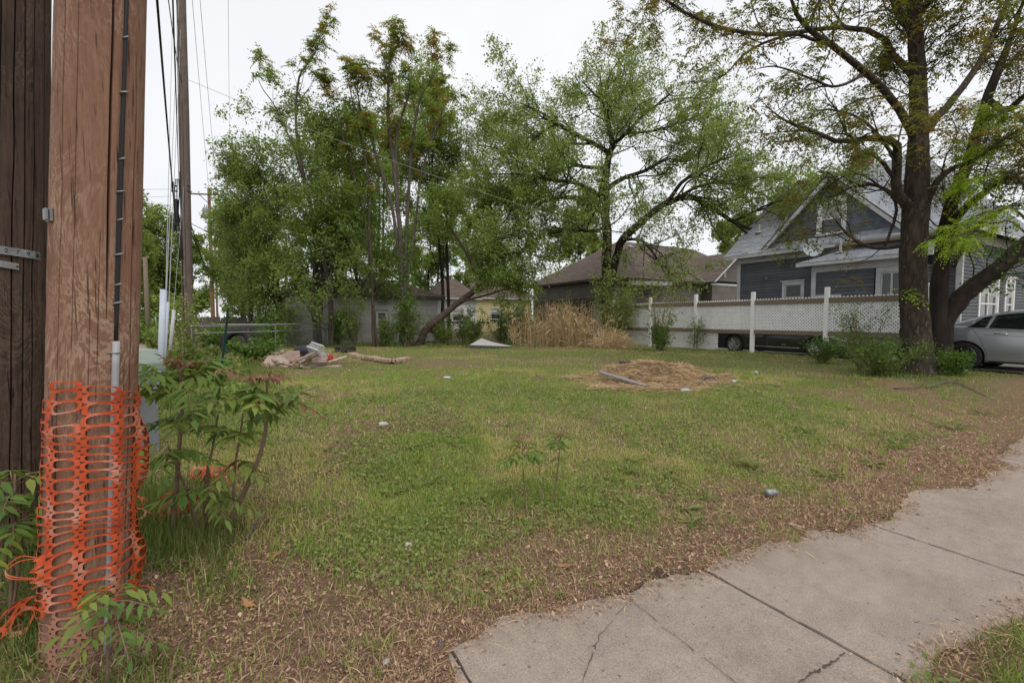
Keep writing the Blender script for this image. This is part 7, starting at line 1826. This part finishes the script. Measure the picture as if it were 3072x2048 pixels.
sapling('knee high ailanthus seedling on a straight thin stem, the taller of two', 3.48, [[(1580, 1560, .006), (1574, 1470, .006), (1568, 1390, .005), (1567, 1320, .003)]], big, 9)
big = []
crown_of(1680, 1318, 0.0, 8, 0.20, 0.08, 0.35, pr=4)
big += [(1681, 1310, 0, .6 * math.cos(a), .6 * math.sin(a), 0.8, 0.09, 3, 0.038, LRd) for a in (0.5, 2.6, 4.4)]
sapling('knee high ailanthus seedling with a bent stem, the shorter of two', 3.6, [[(1658, 1520, .006), (1668, 1450, .006), (1676, 1380, .005), (1681, 1310, .003)]], big, 10)
stick('dead snapped seedling stalk between the two small saplings', [(1630, 1510, .0), (1626, 1505, .10), (1618, 1500, .22), (1620, 1500, .30)], 0.006, 'weathered_wood', 'dead_stalk')

# ------------------------------------------------------------------ orange barrier netting
def netting(name, label, mapf, cols, rows, skip=lambda i, j: False, mat='net_orange', parent=None, seed=1, hole=0.80, fringe=0.0):
    """Cells with oval holes; mapf(s, t) places sheet coordinates (in cells) in space."""
    V, F = [], []; K = 16; rr = random.Random(seed)
    for i in range(cols):
        for j in range(rows):
            if skip(i, j): continue
            b = len(V); off = 0.5 * (i % 2)
            for ring in (0, 1):
                for k in range(K):
                    a = 6.28318 * (k + 0.5) / K; c, s = math.cos(a), math.sin(a)
                    if ring == 0:
                        q = max(abs(c), abs(s)); x_, y_ = c / q * 0.5, s / q * 0.5
                    else:
                        e = 0.70; x_, y_ = math.copysign(abs(c) ** e, c) * (0.36 + 0.03 * math.sin(i * 3.1 + j * 1.7)), math.copysign(abs(s) ** e, s) * (0.41 + 0.02 * math.sin(i * 1.3 + j * 2.9))
                    V.append(tuple(mapf(i + 0.5 + x_, j + 0.5 + y_ + off)))
            F += [(b + k, b + (k + 1) % K, b + K + (k + 1) % K, b + K + k) for k in range(K)]
    o = MB(); o.v, o.f, o.r = V, F, [0.5] * len(F)
    ob = o.build(name, mat, parent, smooth=False)
    md = ob.modifiers.new('thickness', 'SOLIDIFY'); md.thickness = 0.0012; md.offset = 0
    return ob
nt = thing('barrier_netting', 'orange plastic barrier netting wrapped round the brown utility pole', 'netting', (BPX, BPY, 0.0))
NC, NR = 9, 24
def wrap(s, t):
    a = FACE - 1.62 + s / NC * 2 * math.pi * 0.985
    z = 0.235 + t * 0.0415 + 0.05 * (s / NC - 0.5) * -1 * 0 + 0.028 * math.sin(a * 1.0 + 2.6) + 0.012 * math.sin(t * 0.8 + s)
    if t < 12: z += 0.045 * math.sin((a - FACE) * 1.0 + 0.9) * math.sin(t / 12 * math.pi)
    bulge = 0.010 + 0.005 * math.sin(s * 2.1 + t * 0.25) + 0.004 * math.sin(t * 1.3 + s * 0.7)
    da = (a - FACE) % (2 * math.pi)
    if 1.15 < da < 2.35: bulge += 0.045 * math.sin((da - 1.15) / 1.2 * math.pi) * (0.5 + 0.5 * math.sin(t * 0.5))
    if 4.9 < da < 5.4 and 4 < t < 7: bulge += 0.03 * math.sin((da - 4.9) / 0.5 * math.pi)
    cd = abs((a - cang(1.42) + 0.03 * (1.42 - z) + math.pi) % (2 * math.pi) - math.pi)
    bulge += 0.030 * math.exp(-(cd / 0.24) ** 2)
    p = bsurf(a, z, max(0.006, bulge) + 0.003)
    return p
netting('upper_sheet', '', wrap, NC, NR, skip=lambda i, j: (j >= NR - 1 and i in (0, 3, 4, 8, 9)) or (j >= NR - 5 and i in (5, 6) and j < NR - 3) or (j == NR - 4 and i in (1,)), parent=nt)
def wrap2(s, t):
    a = FACE - 1.45 + s / NC * 2 * math.pi * 0.93; z = -0.03 + t * 0.042 + 0.015 * math.sin(s * 1.3); return bsurf(a, z, 0.007 + 0.003 * math.sin(s * 2 + t))
netting('lower_sheet', '', wrap2, NC, 7, skip=lambda i, j: j >= 6 and i % 3 == 0, mat='net_faded', parent=nt, seed=2)
rr = random.Random(12)
for k in range(1):      # loose torn strands
    m = MB(); a = FACE + rr.choice([-1.4, -1.2, 1.2, 1.45]); z = rr.uniform(0.15, 0.6); q = bsurf(a, z, 0.01); pts = [q]
    for i in range(6): pts.append(pts[-1] + Vector((math.cos(a) * 0.02 + rr.uniform(-.03, .03), math.sin(a) * 0.02 + rr.uniform(-.03, .01), rr.uniform(-.045, .02))))
    m.tube([Vector(p) for p in crspline([tuple(p) for p in pts], 16)], 0.0022, 5); m.build('torn_strand', 'net_orange', nt, smooth=True)
m = MB(); q = bsurf(FACE - 1.5, 0.50, 0.0)
for k in range(2):
    m.tube([Vector(p) for p in crspline([tuple(q), tuple(q + Vector((-0.05, -0.04, 0.03 - 0.02 * k))), tuple(q + Vector((-0.08, -0.07, -0.01 - .01 * k))), tuple(q + Vector((-0.03, -0.09, -0.03 - .01 * k))), tuple(bsurf(FACE - 0.9, 0.44, 0.015))], 18)], 0.0025, 5)
m.build('torn_loop', 'net_orange', nt, smooth=True)
def heap_net(label, px, py, w, d, hgt, cols, rows, seed):
    p = GP(px, py); t = thing('crumpled_netting', label, 'netting', (p.x, p.y, p.z)); r2 = random.Random(seed); ph = [r2.uniform(0, 6) for _ in range(6)]
    f = lambda s, q: Vector(((s / cols - .5) * w + 0.05 * math.sin(q * .9 + ph[0]), (q / rows - .5) * d + 0.05 * math.sin(s * 1.1 + ph[1]), 0.02 + hgt * abs(math.sin(s * 0.9 + q * 0.5 + ph[2]) * math.sin(q * 0.7 + ph[3]))))
    netting('sheet', '', f, cols, rows, parent=t, seed=seed); return t
heap_net('crumpled orange netting lying in grass right of the pole', 470, 1560, 0.40, 0.35, 0.14, 6, 8, 3)
heap_net('scrap of orange netting behind the sapling clump', 640, 1440, 0.35, 0.25, 0.10, 4, 6, 4)
heap_net('torn orange netting scrap in the grass left of the pole foot', 70, 1900, 0.22, 0.25, 0.16, 3, 6, 5)

# ------------------------------------------------------------------ dry grass clump, straw heap
def dry_clump(label, px0, px1, Y0, Y1, n, h0, h1, seed):
    r2 = np.random.default_rng(seed); yy = r2.uniform(Y0, Y1, n); a = np.clip(r2.normal(0.5, 0.24, n), 0, 1); xx = (px0 + (px1 - px0) * a - 1536) / FPX * yy
    c = groundpt((px0 + px1) / 2, (Y0 + Y1) / 2); t = thing('dry_grass_clump', label, 'dry grass', c)
    z = gz(xx, yy); h = r2.uniform(h0, h1, n) * (0.75 + 0.35 * np.sin(a * np.pi)); la = r2.uniform(0, 6.28, n); ln = r2.uniform(0.02, 0.45, n)
    k = 6; P = np.zeros((n, k, 3))
    for i in range(k):
        s = i / (k - 1); P[:, i] = np.stack([xx + np.cos(la) * ln * h * s ** 2.2, yy + np.sin(la) * ln * h * s ** 2.2, z + h * (s - ln * 0.45 * s ** 3)], 1)
    Rd = np.linspace(0.0075, 0.0035, k)[None] * r2.uniform(0.7, 1.3, n)[:, None]
    V, F = tubes(P, Rd, 3, 0, seed); npmesh('stalks', V - np.array(c), F, 'dry_stalk', t, rnd=np.repeat(r2.random(n), (k - 1) * 3))
    V, tn = leaves(P, 4, 0.34, r2, 0.02, 0.06, 0.3, 0.05); v, f, r = quads_of(V - np.array(c), tn); npmesh('blades', v, f, 'dry_stalk', t, rnd=r)
    return t
dry_clump('tall clump of dry tan grass before the back fence', 1540, 1840, 19.4, 21.0, 560, 0.9, 2.15, 1)
dry_clump('low matted skirt of dry grass right of the tall clump', 1780, 1900, 18.4, 19.8, 200, 0.35, 0.85, 2)
hc = GP(1960, 1150); hc.y = 9.3; hc.x = (1965 - 1536) / FPX * 9.3; hc.z = G(hc.x, hc.y)
hp = thing('straw_heap', 'low heap of loose straw lying on the grass in mid lot', 'straw heap', hc)
r2 = np.random.default_rng(8)
def heap_z(x, y):
    e = (x / 1.15) ** 2 + (y / 1.0) ** 2
    return np.maximum(0, 0.26 * (1 - e ** 1.5)) * (0.30 + 1.3 * vnoise(x + 9, y + 4, 0.42, 3)) + 0.012
n = 12000; x = r2.normal(0.05, 0.49, n); y = r2.normal(0, 0.40, n)
tail = r2.random(n) < 0.06; x = np.where(tail, r2.uniform(-1.9, 1.7, n), x); y = np.where(tail, r2.normal(0.15, 0.10, n), y)
fore = r2.random(n) < 0.18; x = np.where(fore, r2.normal(-0.45, 0.40, n), x); y = np.where(fore, r2.normal(-1.05, 0.22, n), y)
zz = heap_z(x, y) + (gz(x + hc.x, y + hc.y) - hc.z); a = r2.uniform(0, 6.28, n); l = r2.uniform(0.10, 0.42, n); dz = r2.normal(0, 0.16, n)
d = nrm(np.stack([np.cos(a), np.sin(a) * 0.8, dz], 1)); p = np.stack([x, y, zz + r2.uniform(-0.02, 0.05, n)], 1)
P = np.stack([p - d * (l / 2)[:, None], p + np.stack([np.zeros(n), np.zeros(n), l * 0.06], 1), p + d * (l / 2)[:, None]], 1)
P[..., 2] = np.maximum(P[..., 2], (gz(P[..., 0] + hc.x, P[..., 1] + hc.y) - hc.z) + 0.005)
V, F = tubes(P, np.full((n, 3), 0.0042) * r2.uniform(0.7, 1.4, n)[:, None], 3, 0, 2); npmesh('straw', V, F, 'straw', hp, rnd=np.repeat(r2.random(n), 6))['kind'] = 'stuff'
gx, gy = np.meshgrid(np.linspace(-1.35, 1.35, 40), np.linspace(-1.0, 1.0, 32), indexing='ij'); gzv = heap_z(gx, gy) - 0.035 + (gz(gx + hc.x, gy + hc.y) - hc.z) + 0.02 * (vnoise(gx, gy, 0.08, 3) - 0.5)
idx = np.arange(40 * 32).reshape(40, 32); F = np.stack([idx[:-1, :-1], idx[1:, :-1], idx[1:, 1:], idx[:-1, 1:]], -1).reshape(-1, 4)
pmat('straw_core', (0.36, 0.24, 0.145), (0.24, 0.16, 0.095), 18, 0.95, 0.8, 60)
npmesh('mound', np.stack([gx, gy, gzv], -1), F, 'straw_core', hp, smooth=True)
def hz(px, py, Y): # point on the heap
    q = PX(px, py, Y); return Vector((q.x, q.y, hc.z + float(heap_z(q.x - hc.x, q.y - hc.y))))
def board(label, a, b, w, t, mat, name='board', group=None, roll=0.0):
    a, b = Vector(a), Vector(b); m = MB(); d = b - a
    n_ = 10; vv = []
    m.bar((0, 0, 0), d, w, t, up=(math.sin(roll), 0, math.cos(roll)))
    o = m.build(name, mat, None, bevel=0.003); o.location = a; return tag(o, label, 'board', group)
board('grey weathered plank lying across the front of the straw heap', PX(1800, 1116, 8.9), PX(1942, 1158, 8.0), 0.13, 0.035, 'grey_wood')
board('dark rotten board along the back of the straw heap, left one', PX(1858, 1086, 9.6), PX(2010, 1094, 9.5), 0.14, 0.04, 'dark_wood')
board('brown board on edge at the back right of the straw heap', PX(1985, 1102, 9.5), PX(2065, 1110, 9.4), 0.03, 0.18, 'weathered_wood')
board('thin splintered lath on top of the dark board', PX(1920, 1083, 9.55), PX(2035, 1089, 9.45), 0.05, 0.02, 'driftwood')
p = hz(2105, 1140, 8.7)
dw = thing('driftwood_branch', 'knotty grey branch stump at the right end of the straw heap', 'branch', p)
for pts, r in (([(-0.08, 0, 0.02), (0.0, 0, 0.10), (0.05, 0, 0.16)], 0.03), ([(0.0, 0, 0.10), (0.14, 0.02, 0.12), (0.26, 0.0, 0.11)], 0.028), ([(0.02, -0.02, 0.12), (0.0, -0.07, 0.05), (0.02, -0.10, -0.03)], 0.022), ([(-0.02, 0.02, 0.09), (-0.10, -0.05, 0.03), (-0.14, -0.07, -0.02)], 0.018)):
    m = MB(); m.tube([Vector(q) for q in crspline(pts, 8)], [r * (1.1 - 0.07 * i) for i in range(8)], 8); m.build('limb', 'driftwood', dw, smooth=True)

# ------------------------------------------------------------------ rubbish: debris pile, bricks, tyres, bottles
def tyre(label, c, R_, wid, rot, group=None):
    t = thing('old_tyre', label, 'tyre', c); r0 = R_ * 0.60
    prof = [(r0, -wid * .40), (r0 * 1.12, -wid * .52), (R_ * .88, -wid * .54), (R_ * .97, -wid * .44), (R_, -wid * .30), (R_, wid * .30), (R_ * .97, wid * .44), (R_ * .88, wid * .54), (r0 * 1.12, wid * .52), (r0, wid * .40), (r0 * 1.06, wid * .36), (R_ * .9, wid * .36), (R_ * .9, -wid * .36), (r0 * 1.06, -wid * .36)]
    m = MB(); m.lathe((0, 0, 0), prof, 'Y', 44, close=True); o = m.build('casing', 'rubber', t, smooth=True); o.rotation_euler = rot
    m = MB()
    for k in range(44):
        a = 6.28318 * k / 44
        for s in (-1, 1): m.box((R_ * 1.004 * math.cos(a), s * wid * .17, R_ * 1.004 * math.sin(a)), (0.022, wid * .26, R_ * 0.085), ry=-a, rz=0)
    q = m.build('tread', 'rubber', t); q.rotation_euler = rot
    return t
c = groundpt(712, 15.3); tyre('big truck tyre standing upright in the weeds', (c[0], c[1], c[2] + 0.40), 0.50, 0.27, (R(-10), 0, R(12)))
c = groundpt(1035, 16.8); tyre('car tyre lying flat behind the brick row', (c[0], c[1], c[2] + 0.11), 0.36, 0.21, (R(90 - 4), 0, 0))
pilec = GP(890, 1092); pg = pilec.z
def DP(px, py, Y): return PX(px, py, Y)
# a slab of old brickwork, several bricks still mortared together
def brick_slab(label, c, rot, nx_, nz_, seed, name='brick_slab', bsize=(0.19, 0.09, 0.055)):
    t = thing(name, label, 'brickwork', c); t.rotation_euler = rot; r3 = random.Random(seed)
    bx_, by_, bz_ = bsize; m = MB(); m.span((-0.005, -by_ * 0.42, 0.004), (nx_ * (bx_ + .012), by_ * 0.42, nz_ * (bz_ + .012) - 0.01)); m.build('mortar_bed', 'mortar', t)
    ob = MB().box((0, 0, 0), bsize).build('brick', 'old_brick', t, bevel=0.006); first = True
    for j in range(nz_):
        for i in range(nx_):
            if r3.random() < 0.06: continue
            p = ((i + 0.5 + (0.35 if j % 2 else 0)) * (bx_ + .012) - 0.03, r3.uniform(-.006, .006), (j + 0.5) * (bz_ + .012)); ro = (r3.uniform(-.05, .05), r3.uniform(-.05, .05), r3.uniform(-.04, .04))
            if first: ob.location, ob.rotation_euler, first = p, ro, False
            else: copy_part(ob, t, p, ro)
    return t
q = GP(775, 1100); brick_slab('slab of old mortared bricks at the left of the rubbish pile', (q.x, q.y + 0.25, q.z + 0.03), (R(-62), 0, R(8)), 5, 6, 1)
q = GP(920, 1105); brick_slab('small slab of pale bricks at the front of the rubbish pile', (q.x, q.y + 0.1, q.z + 0.01), (R(-80), 0, R(-6)), 4, 2, 2)
# the long toppled row of bricks
br = GP(1048, 1062); row = thing('brick_row', 'long toppled row of pale old bricks lying in the grass right of the rubbish pile', 'brickwork', br)
r3 = random.Random(5); pth = [GP(1050, 1064), GP(1085, 1078), GP(1120, 1084), GP(1160, 1092), GP(1195, 1090), GP(1222, 1080)]
cv = crspline([tuple(p - br) for p in pth], 26)
ob = MB().box((0, 0, 0), (0.065, 0.20, 0.095)).build('brick', 'old_brick', row, bevel=0.008)
for i in range(25):
    p = (Vector(cv[i]) + Vector(cv[i + 1])) / 2; dd = Vector(cv[i + 1]) - Vector(cv[i]); ang = math.atan2(dd.y, dd.x); tgt = (p.x, p.y, p.z + 0.055 + 0.05 * math.sin(i / 25 * 3.1)); ro = (r3.uniform(-.1, .1), r3.uniform(-.25, .25), ang + r3.uniform(-.1, .1))
    if i == 0: ob.location, ob.rotation_euler = tgt, ro
    else: copy_part(ob, row, tgt, ro)
    if i % 3 != 1: copy_part(ob, row, (p.x + 0.02, p.y + 0.09, p.z + 0.04), (0.1, r3.uniform(-.2, .2), ang))
# loose boards and oddments on the pile
def on_pile(px, py, Y=12.0): return PX(px, py, Y)
board('split reddish board slanting over the rubbish pile', on_pile(898, 1078, 11.6), on_pile(952, 1052, 11.8), 0.12, 0.03, 'board_pink')
board('brown splintered plank under the slanting board', on_pile(885, 1086, 11.5), on_pile(948, 1058, 11.7), 0.10, 0.04, 'weathered_wood')
board('dark splintered plank leaning on the rubbish pile', on_pile(905, 1088, 11.4), on_pile(955, 1064, 11.6), 0.07, 0.03, 'dark_wood')
board('narrow white lath sticking out of the rubbish pile to the right', on_pile(985, 1085, 11.7), on_pile(1038, 1069, 12.2), 0.05, 0.02, 'board_white')
board('long white trim board along the back of the rubbish pile', on_pile(790, 1064, 12.6), on_pile(852, 1052, 12.8), 0.14, 0.03, 'board_white')
board('second white board lying behind the brick slab', on_pile(800, 1074, 12.3), on_pile(895, 1056, 12.7), 0.16, 0.03, 'board_white')
board('pale pink wall board on the rubbish pile', on_pile(860, 1068, 12.2), on_pile(900, 1066, 12.2), 0.04, 0.26, 'board_pink')
board('flat pink board at the right of the rubbish pile', on_pile(945, 1078, 11.8), on_pile(985, 1080, 11.8), 0.30, 0.10, 'board_pink')
q = on_pile(992, 1071, 11.8); o = MB().box((0, 0, 0), (0.12, 0.10, 0.11), rz=0.3, ry=0.15).build('paint_tub', 'plastic_red', None, bevel=0.015); o.location = q; tag(o, 'small red plastic tub at the right of the rubbish pile', 'tub')
q = on_pile(915, 1051, 12.5)
bgm = MB(); bgm.lathe((0, 0, 0), [(0.0, -0.16), (0.2, -0.15), (0.27, 0.0), (0.22, 0.12), (0.10, 0.17), (0, 0.18)], 'Z', 14); bo = bgm.build('bin_bag', 'cloth_dark', None, smooth=True); bo.location = q; bo.scale = (1.1, 0.8, 0.8); tag(bo, 'dark blue bundle of cloth on top of the rubbish pile', 'bundle')
# white slatted crate tipped on the pile
q = on_pile(952, 1052, 11.9); ct = thing('plastic_crate', 'white slatted plastic crate tipped on top of the rubbish pile', 'crate', q); ct.rotation_euler = (R(-55), R(12), R(-28))
m = MB()
for s in (-1, 1):
    m.box((s * 0.23, 0, 0.09), (0.02, 0.32, 0.03)); m.box((0, s * 0.16, 0.09), (0.44, 0.02, 0.03)); m.box((s * 0.225, 0, -0.09), (0.02, 0.31, 0.03)); m.box((0, s * 0.155, -0.09), (0.43, 0.02, 0.03))
m.build('frame', 'plastic_white', ct)
for k in range(6): m = MB(); m.box((-0.18 + k * 0.072, 0, -0.075), (0.024, 0.30, 0.012)); m.build('slat', 'plastic_white', ct)
for s in (-1, 1):
    for k in range(7):
        m = MB(); m.box((-0.19 + k * 0.063, s * 0.158, 0.0), (0.018, 0.014, 0.16)); m.build('slat', 'plastic_white', ct)
    for k in range(5):
        m = MB(); m.box((s * 0.228, -0.12 + k * 0.06, 0.0), (0.014, 0.018, 0.16)); m.build('slat', 'plastic_white', ct)
lb0 = MB().box((0, 0, 0), (0.20, 0.095, 0.06)).build('loose_brick', 'old_brick', None, bevel=0.007); r5 = random.Random(21)
for k in range(16):
    o = lb0 if k == 0 else lb0.copy()
    if k: COL.objects.link(o)
    px_, lv = 790 + r5.random() * 190, r5.choice([0.0, 0.0, 0.07, 0.12]); yy_ = 11.5 + r5.random() * 0.9; xx_ = (px_ - 1536) / FPX * yy_
    o.location = (xx_, yy_, G(xx_, yy_) + 0.035 + lv); o.rotation_euler = (r5.uniform(-.5, .5), r5.uniform(-.4, .4), r5.uniform(0, 3.1))
    tag(o, 'loose old brick lying on the rubbish pile', 'brick', 'loose bricks on the rubbish pile')
# straw and dry stems over the pile
n = 1300; xx = r2.normal(pilec.x + 0.05, 0.60, n); yy = r2.normal(pilec.y + 0.2, 0.25, n); o = None
P = np.stack([xx, yy, gz(xx, yy) + np.abs(r2.normal(0.12, 0.10, n))], 1); d = nrm(np.stack([r2.normal(size=n), r2.normal(size=n) * .5, r2.normal(size=n) * .35], 1)); l = r2.uniform(0.1, 0.4, n)[:, None]
V, F = tubes(np.stack([P - d * l * .5, P + d * l * .5], 1), np.full((n, 2), 0.005), 3, 0, 3); V[:, 2] = np.maximum(V[:, 2], gz(V[:, 0], V[:, 1]) + 0.004)
o = npmesh('dry_stems', V, F, 'straw', rnd=np.repeat(r2.random(n), 3)); tag(o, 'dry stems strewn over the rubbish pile', 'straw', kind='stuff')
# grey panel by the back fence
q = Vector(groundpt(1408, 18.6)); pn = thing('discarded_panel', 'pale grey discarded slab with dark edge lying bent by the back fence', 'panel', q)
w_ = 1.8; m = MB()
tp_ = [(0, 0.0, 0.17), (0.42, 1.1, 0.40), (0.9, 0.6, 0.27), (w_, 0.3, 0.09), (1.1, 0.0, 0.13)]
m.add([Vector(p) for p in tp_], [(0, 4, 2, 1), (4, 3, 2)]); m.build('top_sheet', 'panel_grey', pn)
m = MB(); m.add([(0, 0, 0.168), (1.1, 0, 0.128), (w_, 0.3, 0.088), (0, 0, -0.03), (1.1, 0, -0.03), (w_, 0.3, -0.03), (0.42, 1.1, 0.395), (0.42, 1.1, -0.03)], [(0, 3, 4, 1), (1, 4, 5, 2), (6, 7, 3, 0), (2, 5, 7, 6)]); m.build('edge', 'panel_dark', pn)
# bottles, cans, wrappers
def bottle(label, px, py, L, r, rz, mat, capm=None, cat='bottle', name='plastic_bottle'):
    p = GP(px, py); t = thing(name, label, cat, (p.x, p.y, p.z + r * 0.9 + 0.012)); t.rotation_euler = (0, 0, rz)
    m = MB(); m.lathe((0, 0, 0), [(0, -L / 2), (r * 0.9, -L / 2), (r, -L / 2 + 0.01), (r, -0.05 * L), (r * 0.9, 0.0), (r, 0.05 * L), (r, L * 0.22), (r * 0.45, L * 0.38), (r * 0.38, L * 0.44), (0, L * 0.44)], 'X', 16); m.build('body', mat, t, smooth=True)
    m = MB(); m.lathe((0, 0, 0), [(r * 0.43, L * 0.42), (r * 0.43, L * 0.5), (0, L * 0.5)], 'X', 12); m.build('cap', capm or mat, t)
    return t
bottle('white crumpled plastic bottle nearest the front of the straw heap', 2057, 1178, 0.19, 0.034, 0.1, 'plastic_white')
bottle('white plastic bottle at the right end of the straw heap', 2205, 1150, 0.17, 0.032, 0.4, 'plastic_white')
bottle('white plastic bottle standing out in grass between heap and fence post', 2268, 1122, 0.17, 0.032, 1.1, 'plastic_white')
bottle('pale flattened bottle beside the knotty branch', 2142, 1155, 0.15, 0.03, -0.6, 'dull_metal')
bottle('small clear bottle with an orange cap lying left of the straw heap', 1340, 1138, 0.15, 0.030, 2.9, 'pvc_blue', 'plastic_orange')
bottle('white bottle lying by the drive beyond the tree roots', 2898, 1118, 0.12, 0.03, 0.3, 'plastic_white')
bottle('dented silver drink can in the thin grass', 2316, 1490, 0.11, 0.030, 0.2, 'dull_metal', cat='can', name='drink_can')
bottle('small silver can in the grass by the seed heads', 1152, 1282, 0.10, 0.028, 0.1, 'plastic_white', cat='can', name='drink_can')
bottle('teal plastic jug half hidden by the fence weeds', 1335, 1025, 0.22, 0.07, 0.2, 'teal_plastic', cat='jug', name='plastic_jug')
def lump(label, px, py, s, mat, seed, cat, name, squash=0.6):
    s *= 0.8
    p = GP(px, py); r3 = random.Random(seed); bm = bmesh.new(); bmesh.ops.create_icosphere(bm, subdivisions=2, radius=s)
    for v in bm.verts: v.co *= r3.uniform(0.75, 1.1); v.co.z *= squash; v.co.x *= 1.25
    me = bpy.data.meshes.new(name); bm.to_mesh(me); bm.free(); me.materials.append(MATS[mat]); o = bpy.data.objects.new(name, me); COL.objects.link(o); o.location = (p.x, p.y, p.z + s * squash * 0.4); o.rotation_euler = (0, 0, r3.uniform(0, 3)); return tag(o, label, cat)
lump('pale greenish stone in the grass edge left of the pavement', 1224, 1640, 0.030, 'stone_pale', 1, 'stone', 'stone', 0.9)
lump('second pale stone just left of the greenish one', 1178, 1624, 0.022, 'stone_pale', 2, 'stone', 'stone')
lump('small orange brick fragment in the grass left of the straw heap', 1614, 1128, 0.06, 'brick', 3, 'brick fragment', 'brick_fragment', 0.5)
lump('tiny blue plastic scrap at the pavement corner', 1322, 1922, 0.010, 'plastic_blue', 4, 'scrap', 'plastic_scrap')
lump('white paper scrap in the brown litter at the left', 1160, 1985, 0.022, 'plastic_white', 5, 'scrap', 'paper_scrap', 0.4)
lump('crumpled white wrapper in the grass left of the seed heads', 1032, 1362, 0.03, 'plastic_white', 6, 'scrap', 'paper_scrap', 0.5)
lump('red scrap among roots by the big tree', 2815, 1125, 0.06, 'plastic_red', 7, 'scrap', 'plastic_scrap', 0.4)
